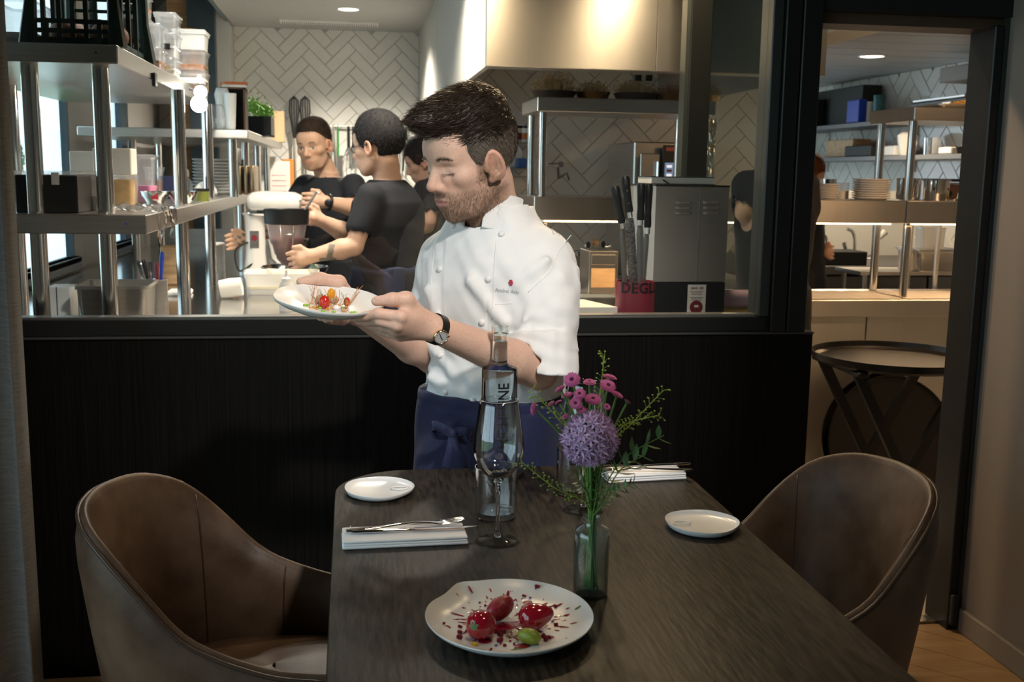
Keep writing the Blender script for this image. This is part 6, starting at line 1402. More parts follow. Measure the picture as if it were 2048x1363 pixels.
def sdf_obj(name, sdf, lo, hi, h, mt, parent=None, color=None, world=True):
    V, F = net(sdf, lo, hi, h)
    me = bpy.data.meshes.new(name); me.vertices.add(len(V)); me.vertices.foreach_set('co', V.astype(np.float32).ravel())
    me.loops.add(len(F)*4); me.polygons.add(len(F)); me.loops.foreach_set('vertex_index', F.astype(np.int32).ravel())
    me.polygons.foreach_set('loop_start', np.arange(0, len(F)*4, 4, dtype=np.int32)); me.polygons.foreach_set('loop_total', np.full(len(F), 4, np.int32)); me.update(calc_edges=True)
    if color is not None:
        c = np.ones((len(V), 4), np.float32); c[:, :3] = color(V); at = me.attributes.new('Col', 'FLOAT_COLOR', 'POINT'); at.data.foreach_set('color', c.ravel())
    return finish(name, me, mt, parent, 180, world), V, F
def normals_of(sdf, V, e=.002):
    N = np.stack([sdf.ev(V+np.eye(3)[i]*e)-sdf.ev(V-np.eye(3)[i]*e) for i in range(3)], 1); return N/np.maximum(1e-9, np.linalg.norm(N, axis=1))[:, None]
def strands(name, V, N, D, L, wd, mt, parent, curl=.25, lift=.35):
    """thin tapering hair ribbons from points V, bending from the normal N towards D"""
    n = len(V); D = D-(np.sum(D*N, 1)[:, None])*N*.7; D /= np.maximum(1e-9, np.linalg.norm(D, axis=1))[:, None]
    side = np.cross(N, D); side += rng.normal(size=side.shape)*.4; side /= np.maximum(1e-9, np.linalg.norm(side, axis=1))[:, None]
    rows = []; p = V-N*.001
    jit = rng.normal(size=(n, 3))*curl
    for i, s in enumerate((0, .33, .67, 1)):
        d = N*lift*(1-s*.9)+D+jit*s; d /= np.linalg.norm(d, axis=1)[:, None]
        if i: p = p+d*(L/3)[:, None]
        w = wd*(1-.85*s**2); rows += [p-side*w*.5, p+side*w*.5]
    vv = np.stack(rows, 1).reshape(-1, 3); base = np.arange(n)[:, None, None]*8
    f = (base+np.array([[0, 1, 3, 2], [2, 3, 5, 4], [4, 5, 7, 6]])[None]).reshape(-1, 4)
    me = bpy.data.meshes.new(name); me.from_pydata(vv.tolist(), [], f.tolist()); me.update()
    return tag(finish(name, me, mt, parent, 180, True), kind='stuff')
def sstep(a, b, x): t = np.clip((x-a)/(b-a), 0, 1); return t*t*(3-2*t)
def axes(theta, phi, roll=0):
    """face axes (columns F, L, U): theta turns from the camera side (-Y) towards -X, phi nods down"""
    F0 = np.array([-sin(theta), -cos(theta), 0]); Z = np.array([0, 0, 1.0]); L = np.cross(Z, F0); F = F0*cos(phi)-Z*sin(phi); U = Z*cos(phi)+F0*sin(phi)
    L2 = L*cos(roll)+U*sin(roll); U2 = U*cos(roll)-L*sin(roll); return np.stack([F, L2, U2], 1)
def head_local(nose=1.0, lids=True, jaw=1.0):
    h = Sdf()
    h.ell((-.006, 0, .036), (.095, .0765, .088)).ell((.030, 0, -.022), (.060, .063, .082), .03).ell((.036, 0, -.074), (.050, .052*jaw, .036), .025).ell((.070, 0, -.101), (.020, .022, .016), .02)
    h.cap((-.005, .05, -.05), (.05, .034, -.094), .016, .014, .02).cap((-.005, -.05, -.05), (.05, -.034, -.094), .016, .014, .02)
    h.ell((.07, 0, .035), (.03, .052, .04), .03)
    for s in (1, -1):
        h.ell((.062, s*.043, -.022), (.022, .02, .017), .02); h.cap((.089, s*.012, .017), (.079, s*.042, .016), .009, .008, .012)
        h.ell((.1025, s*.034, -.004), (.016, .0165, .012), .012, 'sub'); h.ell((.0765, s*.031, -.004), (.0135, .0165, .0115), .004)
        if lids: h.cap((.0885, s*.020, -.0085), (.083, s*.044, -.0095), .0028, .0024, .003)
    for s in (1, -1): h.ell((.083, s*.017, -.014), (.012, .010, .012), .012).ell((.082, s*.020, -.026), (.014, .012, .015), .010)
    h.cap((.084, 0, .004), (.095, 0, -.034), .010, .0135, .006)
    h.cap((.091, 0, .010), (.112*nose, 0, -.031), .0075, .0105, .008).ell((.111*nose, 0, -.034), (.0115, .0115, .0095), .006)
    for s in (1, -1): h.ell((.099, s*.0125, -.038), (.011, .007, .0075), .005).ell((.104, s*.006, -.0455), (.006, .0035, .004), .003, 'sub')
    h.ell((.076, 0, -.064), (.025, .032, .028), .02)
    h.ell((.0955, 0, -.0645), (.0075, .024, .0042), .004).ell((.094, 0, -.0732), (.0085, .020, .0054), .004).cap((.105, -.020, -.069), (.105, .020, -.069), .0035, .0035, .004, 'sub')
    for s in (1, -1):
        # ear: flared dish with a rim, hollow, lobe and tragus
        A = axes(0, 0); c, q = cos(.42), sin(.42)
        A = np.array([[c, -s*q*.0-0, 0.0], [0, 1, 0], [0, 0, 1.]])
        tilt = .22; E = np.array([[cos(tilt), 0, sin(tilt)], [0, 1, 0], [-sin(tilt), 0, cos(tilt)]])
        fl = -.40*s; Rz = np.array([[cos(fl), -sin(fl), 0], [sin(fl), cos(fl), 0], [0, 0, 1]]); A = Rz @ E
        h.ell((.008, s*.0825, -.009), (.0205, .0075, .033), .006, A=A)
        h.ell((.0125, s*.0890, -.006), (.0140, .0105, .0235), .002, 'sub', A=A)
        h.cap((.013, s*.0745, -.035), (.016, s*.0745, -.038), .0085, .007, .006).ell((.0245, s*.0735, -.013), (.005, .0055, .008), .004)
        h.cap((.003, s*.0835, .010), (.003, s*.083, -.016), .0030, .0024, .002)
    return h
def skin_color(Q, base, lip, brow, beard=0, beardc=(.16, .095, .055), lash=(.02, .012, .01), eyes_open=False, seed=1):
    n = len(Q); c = np.tile(np.array(base, float), (n, 1)); x, y, z = Q.T; ay = np.abs(y)
    def mixc(m, col): m = np.clip(m, 0, 1)[:, None]; c[:] = c*(1-m)+np.array(col)*m
    rosy = np.exp(-(((x-.085)/.03)**2+((ay-.035)/.022)**2+((z+.03)/.022)**2)); mixc(rosy*.35, np.array(base)*np.array([1.05, .78, .72]))
    mixc(np.exp(-(((x-.115)/.014)**2+(y/.014)**2+((z+.034)/.014)**2))*.5, np.array(base)*np.array([1.05, .72, .66]))
    mixc(sstep(.068, .074, ay)*sstep(.012, -.0, abs(x-.008)-.02)*.45, np.array(base)*np.array([1.0, .68, .6]))
    if beard:
        m = sstep(-.040, -.058, z+.10*np.maximum(0, .045-x))*sstep(-.03, .0, x+.03-np.maximum(0, -z-.06)*.2)
        m = np.maximum(m, sstep(.058, .066, ay)*sstep(.012, -.01, z)*sstep(-.012, .0, x)*sstep(.05, .035, x))
        m *= 1-np.exp(-(((ay)/.02)**4+((z+.069)/.0085)**4))*sstep(.08, .09, x)
        m *= 1-.75*np.exp(-(((ay-.022)/.012)**2+((z+.086)/.007)**2)); nz = .72+.28*np.sin(x*2100+z*1700)*np.sin(y*2300+z*900); mixc(m*beard*nz, beardc)
        mm = np.exp(-((ay/.03)**4+((z+.053)/.007)**4))*sstep(.085, .095, x); mixc(mm*beard*.95, beardc)
    mixc(np.exp(-((ay/.0215)**4+((z+.0692)/.0078)**4))*sstep(.088, .096, x), lip)
    bz = .0185+.0035*np.cos((ay-.03)*90); mixc(np.exp(-(((ay-.031)/.0165)**6+((z-bz)/.0036)**2))*sstep(.06, .075, x)*.9, brow)
    if eyes_open:
        e = np.exp(-(((ay-.031)/.0125)**4+((z+.004)/.0048)**4))*sstep(.07, .08, x); mixc(e*.85, (.6, .55, .5)); mixc(np.exp(-(((ay-.031)/.0055)**4+((z+.004)/.005)**4))*sstep(.07, .08, x), (.03, .02, .015))
        mixc(np.exp(-(((ay-.031)/.014)**6+((z-.0015)/.0016)**2))*sstep(.07, .08, x)*.9, lash)
    else:
        lz = -.0098-.003*np.cos((ay-.031)*80)+.0005; mixc(np.exp(-(((ay-.032)/.0145)**6+((z-lz)/.0013)**2))*sstep(.068, .078, x)*.85, lash)
    return c
M_skin = mat('skin', (.6, .4, .3), .5, attr=True, var=.10, vscale=240, bump=.18, bscale=420, dist=.0008, sss=.12, spec=.35)

# ------------------------------------------------------------------ the chef
ch = thing('person', 'chef in a white double-breasted jacket and navy apron, looking down at the plate he holds', 'person', (P(985, 900, Y=2.46)[0], 2.46, 0))
HS = 1.08; HO = np.array(P(946, 316, Y=2.40)); HA = axes(R(60), R(14), R(-2)); HL = head_local()
BT = R(38); Fb = np.array([-sin(BT), -cos(BT), 0]); Lb = np.array([cos(BT), -sin(BT), 0]); BX = np.array([P(988, 650, Y=2.46)[0], 2.46, 0])
def bl_(l, f, z): return BX+Lb*l+Fb*f+np.array([0, 0, z])
def torso_fn(prof, off=0.0, lean=0.0):
    zz, aa, bb = np.array(prof).T
    def f(P):
        q = P-BX; z = P[:, 2]; l = q @ Lb; fr = q @ Fb-lean*(z-.9); a = np.interp(z, zz, aa)+off; b = np.interp(z, zz, bb)+off
        n = np.power(np.power(np.abs(l)/a, 2.4)+np.power(np.abs(fr)/b, 2.4), 1/2.4); d = (n-1)*np.minimum(a, b)
        return np.maximum(d, np.maximum(z-zz[-1], zz[0]-z))
    return f
TP_ = [(.45, .15, .115), (.75, .163, .125), (.86, .158, .125), (.95, .160, .124), (1.06, .172, .126), (1.14, .172, .120), (1.20, .155, .108), (1.25, .115, .09), (1.30, .075, .07), (1.34, .055, .058)]
shL = bl_(.150, -.005, 1.205); shR = bl_(-.150, -.005, 1.205)
elL = np.array(P(1078, 742, Y=2.27)); wrL = np.array(P(868, 656, Y=2.11)); elR = np.array(P(866, 712, Y=2.50)); wrR = np.array(P(716, 622, Y=2.30))
neckb = bl_(0, .012, 1.285); skull = HO+HA @ np.array([-.03, 0, -.06])*HS
bd = Sdf()
bd.fn(lambda P: HL.ev((P-HO) @ HA/HS)*HS, 0, 'add', (HO, .17))
bd.cap(skull, neckb, .056, .062, .025); bd.cap(HO+HA @ np.array([.02, 0, -.075])*HS, neckb+Fb*.02, .03, .045, .03)
bd.fn(torso_fn(TP_, -.012), .02)
for sh, el, wr in ((shL, elL, wrL), (shR, elR, wrR)):
    bd.cap(sh, el, .045, .040, .02); m1 = el+(wr-el)*.28; bd.chain([el, m1, wr], [.040, .044, .0275], .012)
# left hand (watch hand): palm, thumb on the rim, fingers under the plate
PX = lambda x, y, Y: np.array(P(x, y, Y=Y))
mcp = [PX(803, 634, 2.055), PX(795, 650, 2.06), PX(793, 661, 2.075), PX(800, 670, 2.095)]
wp = wrL+(np.array(P(850, 650, Y=2.10))-wrL)*.6
for m_, off, r0 in zip(mcp, ((0, -10), (0, -2), (0, 4), (0, 9)), (.0145, .0145, .014, .013)):
    bd.cap(PX(853+off[0], 650+off[1], 2.105), m_, .0175, r0, .014)
bd.chain([PX(845, 636, 2.105), PX(812, 599, 2.075), PX(784, 599, 2.065), PX(752, 602, 2.065)], [.017, .0155, .0125, .0095], .009)
bd.cap(PX(846, 642, 2.1), PX(812, 622, 2.075), .017, .014, .012)
bd.chain([mcp[0], PX(757, 627, 2.055), PX(733, 632, 2.07), PX(708, 637, 2.085)], [.0128, .0112, .0098, .0075], .004)
bd.chain([mcp[1], PX(759, 641, 2.06), PX(735, 643, 2.09), PX(715, 642, 2.115)], [.0125, .0108, .0095, .0075], .003)
bd.chain([mcp[2], PX(767, 655, 2.08), PX(745, 651, 2.12), PX(728, 646, 2.15)], [.0118, .0100, .009, .0072], .003)
bd.chain([mcp[3], PX(779, 667, 2.10), PX(760, 661, 2.14), PX(745, 654, 2.165)], [.0108, .009, .008, .0065], .003)
bd.ell(PX(801, 633, 2.047), .0115, .006).ell(PX(793, 651, 2.052), .0110, .006)
# right hand: palm under the far side of the plate, thumb over the far rim
for a_, b_, r_ in ((PX(708, 614, 2.285), PX(672, 618, 2.225), .015), (PX(708, 622, 2.29), PX(680, 626, 2.215), .015), (PX(712, 628, 2.30), PX(690, 632, 2.215), .014)):
    bd.cap(a_, b_, .018, r_, .014)
bd.cap(wrR, PX(706, 618, 2.29), .026, .022, .012)
bd.chain([PX(704, 604, 2.285), PX(678, 564, 2.245), PX(640, 556, 2.235), PX(601, 563, 2.23)], [.017, .0135, .0115, .0088], .009)
for pts in (([672, 619, 2.225], [651, 633, 2.165], [641, 634, 2.12]), ([680, 627, 2.215], [663, 638, 2.16], [653, 638, 2.11]), ([689, 632, 2.215], [674, 639, 2.155], [666, 638, 2.105]), ([694, 634, 2.22], [686, 640, 2.175], [679, 639, 2.14])):
    bd.chain([PX(*q) for q in pts], [.0125, .0105, .008], .003)
# lower body
for s in (-1, 1): bd.cap(bl_(s*.085, 0, .72), bl_(s*.09, .0, .42), .072, .05, .03); bd.cap(bl_(s*.09, 0, .42), bl_(s*.095, -.02, .06), .05, .035, .02); bd.cap(bl_(s*.095, -.03, .04), bl_(s*.1, .1, .03), .035, .03, .02)
SK = (.71, .455, .35)
def chef_col(V):
    Q = (V-HO) @ HA/HS; c = np.tile(np.array(SK), (len(V), 1)); hd = (np.linalg.norm((Q-np.array([0, 0, -.01]))/np.array([.16, .12, .16]), axis=1) < 1)
    c[hd] = skin_color(Q[hd], SK, (.56, .25, .21), (.10, .06, .04), .78, (.19, .115, .07))
    arm = V[:, 2] < 1.18; nz = np.sin(V[:, 0]*900+V[:, 2]*700)*np.sin(V[:, 1]*800-V[:, 2]*300); c[arm] *= 1+.03*nz[arm][:, None]
    return c
chb, chV, chF = sdf_obj('body', bd, (-.16, 1.98, -.02), (.66, 2.74, 1.62), .0027, M_skin, ch, chef_col)
# thumbnails
def nail(p, d, n, w, parent):
    d = Vector(d).normalized(); n = Vector(n); n = (n-d*n.dot(d)).normalized(); x = d.cross(n); rows = []
    for u in np.linspace(-1, 1, 7): rows.append([Vector(p)+x*(u*w)+d*(v*w*1.25)+n*(.0012-.0022*u*u-.0006*max(0, v)) for v in (-1, -.4, .3, .85-.25*u*u)])
    MB().grid(rows).build('nail', mat('nail', (.66, .42, .36), .25), parent, 180, world=True)
nail(PX(757, 600, 2.065)+np.array([-.001, -.0072, .0055]), PX(752, 602, 2.065)-PX(784, 599, 2.065), (-.1, -.75, .65), .0056, ch)
# jacket
JP = [(.875, .168, .136), (.90, .170, .137), (.97, .174, .137), (1.06, .184, .138), (1.14, .183, .131), (1.20, .172, .120), (1.25, .140, .104), (1.29, .108, .09), (1.325, .086, .08)]
jk = Sdf(); jk.fn(torso_fn(JP, 0), 0)
cufL = shL+(elL-shL)*.90; cufR = shR+(elR-shR)*.90
jk.cap(shL+Lb*-.012, shL+(elL-shL)*.55, .064, .068, .035); jk.cap(shL+(elL-shL)*.5, cufL, .068, .062, .02)
jk.cap(shR+Lb*.012, shR+(elR-shR)*.55, .058, .060, .035); jk.cap(shR+(elR-shR)*.5, cufR, .060, .056, .02)
dl = (elL-shL)/np.linalg.norm(elL-shL); fl_d = (wrL-elL)/np.linalg.norm(wrL-elL); dr = (elR-shR)/np.linalg.norm(elR-shR)
# rolled cuffs: fat bands round the arm just above the elbow
def cuff(sdf, c, d, r, h, k=.006):
    c = np.array(c); d = np.array(d)/np.linalg.norm(d)
    def f(P):
        q = P-c; z = q @ d; rad = np.linalg.norm(q-z[:, None]*d, axis=1); return np.maximum(np.abs(z)-h, rad-(r+.05*z))-.006
    return sdf.fn(f, k)
cuff(jk, shL+(elL-shL)*.86, dl*.90-fl_d*.22, .069, .040, .003); cuff(jk, shL+(elL-shL)*.74, dl*.9-fl_d*.30, .066, .016, .004)
cuff(jk, shR+(elR-shR)*.86, dr, .060, .034, .003)
# hollow sleeve mouths
jk.cap(elL, wrL, .050, .040, .004, 'sub'); jk.cap(shL+(elL-shL)*.93, elL+(elL-shL)*.2, .052, .056, .004, 'sub'); jk.cap(elR, wrR, .046, .04, .004, 'sub'); jk.cap(shR+(elR-shR)*.93, elR+(elR-shR)*.2, .047, .05, .004, 'sub')
# folds
def fold(a, b, r, k=.018, op='add'): jk.cap(a, b, r, r*.5, k, op)
def onfront(x, y, Yg): return PX(x, y, Yg)
for a, b, r in (((1092, 520, 2.300), (1035, 572, 2.31), .010), ((1120, 560, 2.300), (1050, 640, 2.258), .010), ((1135, 590, 2.315), (1110, 700, 2.265), .010), ((1150, 540, 2.34), (1140, 690, 2.30), .010)):
    fold(PX(*a), PX(*b), r)

for l0, z0, l1, z1 in ((-.10, 1.13, -.03, 1.0), (.03, .93, .12, .97), (-.09, .93, .0, .905), (.02, 1.16, .10, 1.08), (-.02, .95, -.11, 1.02)):
    fold(bl_(l0, .133-.3*l0*l0, z0), bl_(l1, .134-.3*l1*l1, z1), .0045, .03)
def wr_(P):
    q = P-BX; l = q @ Lb; z = P[:, 2]; fr = q @ Fb
    w = .0036*np.sin(38*l+26*z+6*fr)*np.sin(21*z-17*l+1)+.0012*np.sin(90*z+50*l)*np.sin(60*l-20*fr)+.0009*np.sin(140*l+90*fr)*np.sin(120*z)
    ce_ = np.exp(-(np.linalg.norm(P-(shL+(elL-shL)*.84), axis=1)/.085)**4); w = w+ce_*(.0035*np.sin(120*P[:, 0]+70*P[:, 2])*np.sin(95*P[:, 2]-60*P[:, 0])+.0025*np.sin(170*P[:, 2]+40*P[:, 0]))
    return -w-.0022*sstep(-.004, .004, l-(-.045-.12*(z-1.0)))*(fr > 0)+.0016*np.exp(-((l-.062)/.0022)**2)*(fr > 0)*(z > .9)
jk.fn(wr_, 0, 'disp')
# neck opening
jk.cap(neckb+Fb*.012-np.array([0, 0, .03]), HO+HA @ np.array([0, 0, -.05]), .054, .062, .006, 'sub')
jko, jV, jF = sdf_obj('jacket', jk, (-.02, 2.06, .85), (.66, 2.76, 1.37), .0036, mat('white_cotton', (.80, .80, .80), .75, bump=.2, bscale=500, dist=.0005, var=.02, vscale=30, sheen=.2), ch)
# stand-up collar, open at the throat
co = Sdf(); cc = neckb+Fb*.008+np.array([0, 0, .022]); cn = np.array([0, 0, 1.])*.93-Fb*.30+Lb*.0; cn /= np.linalg.norm(cn); cf = Fb-cn*(Fb @ cn); cf /= np.linalg.norm(cf); cl = np.cross(cn, cf)
def collar(P):
    q = P-cc; z = q @ cn; x = q @ cf; y = q @ cl; a = np.arctan2(y, x); rr = np.hypot(x/1.03, y)
    r0 = .0665+.10*np.clip(.01-z, 0, .04)-.12*np.clip(z, 0, .05)*.3; d = np.abs(rr-r0)-.0032; top = .040-.010*np.cos(a); d = np.maximum(d, np.maximum(z-top, -.052-z))
    gap = (.46+4.5*np.clip(z-.0, -.03, .05))-np.abs(a-.0); return np.maximum(d, gap*.05)
co.fn(collar, 0); sdf_obj('collar', co, cc-.12, cc+.12, .0026, MATS['white_cotton'], jko)
bvh = BVHTree.FromPolygons([tuple(v) for v in jV], [tuple(int(i) for i in f) for f in jF])
def hit(px, py):
    d = Vector(P(px, py, Y=2.4)-C_).normalized(); r = bvh.ray_cast(Vector(C_), d); return (r[0], r[1]) if r[0] is not None else (Vector(P(px, py, Y=2.34)), Vector((0, -1, 0)))
for (x, y) in ((907, 452), (880, 538), (876, 627), (880, 710), (891, 784), (1003, 468), (977, 558), (964, 645), (946, 800)):
    p, n = hit(x, y); e = MB().ell((0, 0, 0), (.0075, .0075, .0052), 16, 8); q = n.to_track_quat('Z', 'Y').to_matrix(); e.v = [tuple(p+n*.0015+q @ Vector(v)) for v in e.v]
    e.build('button', mat('cloth_button', (.8, .8, .79), .5), jko, 180, world=True)
# seam lines, breast pocket edge, embroidery
def seam(pts, r=.0009, mt=None, name='seam'):
    q = []
    for (x0, y0), (x1, y1) in zip(pts[:-1], pts[1:]):
        for t in np.linspace(0, 1, 8, endpoint=False): p, n = hit(x0+(x1-x0)*t, y0+(y1-y0)*t); q.append(p+n*.0004)
    q = [a for i, a in enumerate(q) if i == 0 or (a-q[i-1]).length < .03]
    if len(q) > 2: MB().tube(q, r, 5).build(name, mt or MATS['white_cotton'], jko, 180, world=True)
seam([(1050, 425), (1075, 445), (1110, 462), (1142, 490)]); seam([(992, 480), (988, 560), (984, 650)]); seam([(1142, 470), (1118, 500), (1098, 545), (1050, 590)])
seam([(990, 608), (1030, 606)]); seam([(868, 500), (862, 560), (864, 640)], .0006)
def stamp(me, px, py, mt, name, slope=0.0):
    p, n = hit(px, py); k = S(p)
    for v in me.vertices:
        x, y = v.co.x, v.co.y; q, m_ = hit(px+x/k, py-y/k+slope*x/k); v.co = q+m_*.0009
    return finish(name, me, mt, jko, 0, True)
stamp(text_mesh('Andrei Aro', .0122, 0, .92), 1014, 582, mat('grey_thread', (.36, .38, .40), .7), 'embroidery', .11)
for i in range(6):
    a = 2*pi*i/6; p, n = hit(1022+3.2*cos(a), 565+4.2*sin(a)); MB().ell(p+n*.0006, (.0022, .001, .0028), 8, 5).build('embroidered_mark', mat('red_thread', (.5, .04, .08), .7), jko, 180, world=True)
p, n = hit(1022, 565); MB().ell(p+n*.0006, (.002, .001, .002), 8, 5).build('embroidered_mark', MATS['red_thread'], jko, 180, world=True)
# apron
ap = Sdf(); ap.fn(torso_fn([(.30, .215, .185), (.5, .205, .172), (.7, .187, .155), (.80, .184, .152), (.86, .182, .150), (.894, .1805, .149)], 0), 0)
ap.fn(lambda P: -.004*np.sin(30*((P-BX) @ Lb)+8*P[:, 2])*sstep(.88, .7, P[:, 2])-.0015*np.sin(60*((P-BX) @ Lb)-40*P[:, 2])+.0016*np.exp(-((P[:, 2]-.868)/.002)**2), 0, 'disp')
M_navy = mat('navy_cotton', (.008, .0125, .056), .75, var=.12, vscale=60, bump=.2, bscale=500, dist=.0006, sheen=.15)
sdf_obj('apron', ap, (-.05, 2.15, .28), (.66, 2.78, .91), .0055, M_navy, ch)
def ribbon(pts, w, name='apron_tie', tw=(0, 0, 1)):
    pts = [Vector(p) for p in catmull(pts, 8)]; rows = []
    for i, p in enumerate(pts):
        d = (pts[min(i+1, len(pts)-1)]-pts[max(0, i-1)]).normalized(); u = Vector(tw); u = (u-d*u.dot(d)).normalized(); rows.append([p-u*w, p, p+u*w])
    o = MB().grid(rows).build(name, M_navy, ch, 180, world=True); o.modifiers.new('th', 'SOLIDIFY').thickness = .002
Yt = 2.31
ribbon([PX(905, 866, Yt), PX(888, 858, Yt-.02), PX(866, 850, Yt), PX(872, 868, Yt+.01), PX(905, 870, Yt)], .010)
ribbon([PX(905, 866, Yt), PX(930, 862, Yt-.02), PX(938, 880, Yt-.01), PX(915, 876, Yt), PX(905, 868, Yt)], .010)
ribbon([PX(905, 868, Yt-.005), PX(912, 890, Yt-.02), PX(925, 915, Yt-.025), PX(930, 936, Yt-.02)], .008, tw=(1, 0, 0)); ribbon([PX(904, 868, Yt-.005), PX(900, 895, Yt-.02), PX(890, 935, Yt-.02)], .008, tw=(1, 0, 0))
MB().ell(PX(905, 867, Yt-.008), (.011, .008, .010), 12, 8).build('knot', M_navy, ch, 180, world=True)
# trousers and shoes (below the table)
tr2 = Sdf()
for s in (-1, 1): tr2.cap(bl_(s*.085, 0, .70), bl_(s*.09, 0, .42), .088, .075, .02); tr2.cap(bl_(s*.09, 0, .42), bl_(s*.095, -.02, .09), .075, .062, .02)
tr2.plane((0, 0, .09), (0, 0, -1)); sdf_obj('trousers', tr2, (-.1, 2.1, .05), (.7, 2.8, .82), .008, M_blackm, ch)
so = Sdf()
for s in (-1, 1): so.cap(bl_(s*.095, -.04, .045), bl_(s*.1, .12, .04), .046, .042, .01)
so.plane((0, 0, .002), (0, 0, -1)); sdf_obj('shoes', so, (-.2, 2.0, -.02), (.8, 2.9, .12), .006, M_black, ch)
# wristwatch
wc = wrL+(elL-wrL)*.02; wd_ = (elL-wrL)/np.linalg.norm(elL-wrL)
wt = thing('wristwatch', 'gold wristwatch with a silver dial and black strap on the chef\'s wrist', 'watch', wc)
def armr(dirv):
    t = np.linspace(.01, .08, 80); pp = wc+np.array(dirv)*t[:, None]; d = bd.ev(pp); return float(t[np.argmax(d > 0)])
ux = np.cross(wd_, [0, 0, 1]); ux /= np.linalg.norm(ux); uz = np.cross(ux, wd_)
rows = []
for a in np.linspace(0, 2*pi, 41)[:-1]:
    d = ux*cos(a)+uz*sin(a); r = armr(d)+.0016; rows.append([wc+d*(r-.0012)-wd_*.0085, wc+d*(r+.001)-wd_*.0085, wc+d*(r+.001)+wd_*.0085, wc+d*(r-.0012)+wd_*.0085, wc+d*(r-.0012)-wd_*.0085])
MB().grid(rows+[rows[0]]).build('strap', mat('black_leather_strap', (.012, .01, .009), .45, bump=.3, bscale=300), wt, 60, world=True)
dial_c = np.array(P(863, 671, Y=2.1)); dirc = dial_c-wc; dirc -= wd_*(dirc @ wd_); vw = C_-wc; vw /= np.linalg.norm(vw); dn = vw*.75+np.array([-.05, -.2, -.25]); dn -= wd_*(dn @ wd_)*.7; dn /= np.linalg.norm(dn)
dp_ = wc+dn*(armr(dn)+.002); dq = Vector(dn).to_track_quat('Z', 'Y').to_matrix()
def wpart(prof, mt, name, n=36):
    m = MB().lathe(prof, n=n); m.v = [tuple(Vector(dp_)+dq @ Vector(v)) for v in m.v]; return m.build(name, mt, wt, 50, world=True)
wpart([(0, -.002), (.0145, -.002), (.0152, .001), (.0150, .0045), (.0138, .0055), (.0132, .005)], M_gold, 'case'); wdial = wpart([(0, .0046), (.0134, .0046)], mat('silver_dial', (.72, .72, .70), .25, .4), 'dial')
for (a, L, w) in ((115, .010, .0006), (-60, .007, .0008)):
    m = MB().box((0, -w, .0049), (L, w, .0053)); m.v = [tuple(Vector(dp_)+dq @ (Matrix.Rotation(R(a), 3, 'Z') @ Vector(v))) for v in m.v]; m.build('hand', M_ink, wdial, world=True)
for k in range(12):
    m = MB().box((.0098, -.0003, .0048), (.0124, .0003, .0051)); m.v = [tuple(Vector(dp_)+dq @ (Matrix.Rotation(R(30*k), 3, 'Z') @ Vector(v))) for v in m.v]; m.build('hour_mark', M_dark, wdial, world=True)
m = MB().tube([(.015, 0, .002), (.018, 0, .002)], .002, 10); m.v = [tuple(Vector(dp_)+dq @ Vector(v)) for v in m.v]; m.build('crown', M_gold, wt, world=True)
# hair
def hair(parent, HO, HA, HS, vol, lo, hi, h, mbase, name='hair'):
    g = Sdf(); g.fn(lambda P: vol.ev((P-HO) @ HA/HS)*HS, 0); o, V, F = sdf_obj(name, g, HO-lo, HO+hi, h, mbase, parent); return g, V, F
hv = Sdf()
hv.ell((-.012, 0, .042), (.0955, .0795, .094)).ell((.008, 0, .024), (.080, .0808, .072), .01).ell((.018, 0, .098), (.088, .060, .046), .03).ell((.086, -.004, .096), (.036, .048, .028), .02).ell((-.022, 0, .10), (.062, .06, .042), .03)
hv.ell((.118, 0, -.012), (.088, .110, .074), .008, 'sub').ell((.06, .085, -.06), (.062, .05, .058), .008, 'sub').ell((.06, -.085, -.06), (.062, .05, .058), .008, 'sub')
hv.ell((.010, .085, -.03), (.027, .03, .038), .006, 'sub').ell((.010, -.085, -.03), (.027, .03, .038), .006, 'sub')
hv.fn(lambda P: -.055-.35*(P[:, 0]+.05)-P[:, 2], .012, 'int')
M_hair = mat('dark_brown_hair', (.030, .019, .013), .34, var=.6, vscale=60, spec=.6); M_hairs = mat('greying_hair', (.16, .128, .10), .45, var=.5, vscale=150)
hcol = lambda V: np.array([.020, .013, .009])*(1-sstep(.05, .015, ((V-HO) @ HA/HS)[:, 2])[:, None]*sstep(.03, .055, np.abs(((V-HO) @ HA/HS)[:, 1]))[:, None])+np.array([.10, .08, .063])*(sstep(.05, .015, ((V-HO) @ HA/HS)[:, 2])[:, None]*sstep(.03, .055, np.abs(((V-HO) @ HA/HS)[:, 1]))[:, None])
g = Sdf(); g.fn(lambda P: hv.ev((P-HO) @ HA/HS)*HS, 0)
ho, hV, hF = sdf_obj('hair', g, HO-.2, HO+.2, .0034, mat('hair_mass', (.02, .013, .009), .5, attr=True, var=.3, vscale=120, bump=.5, bscale=160), ch, hcol)
N_ = normals_of(g, hV); Q = (hV-HO) @ HA/HS; out = np.sum(N_*(hV-(HO+HA @ np.array([-.01, 0, .03]))), 1) > .02
top = (Q[:, 2] > .045) & out & (Q[:, 2] > .03)
def grow(mask, n, name, mt, Ldir, Lf, wd, curl, lift):
    idx = rng.choice(np.where(mask)[0], n); V = hV[idx]+rng.normal(size=(n, 3))*.0015; N = N_[idx]; q = Q[idx]
    D = np.array([Ldir(a) for a in q]) @ HA.T; strands(name, V, N, D, np.array([Lf(a) for a in q])*rng.uniform(.7, 1.2, n), wd, mt, ho, curl, lift)
grow(top, 12000, 'hair_top', M_hair, lambda a: (1.0-.2*(a[0] < -.05), .9*a[1]*6-.25, .15 if a[0] > .05 else -.1), lambda a: .026 if a[0] > .03 else .020, .0013, .26, .32)
side = out & (Q[:, 2] <= .058) & (np.abs(Q[:, 1]) > .03)
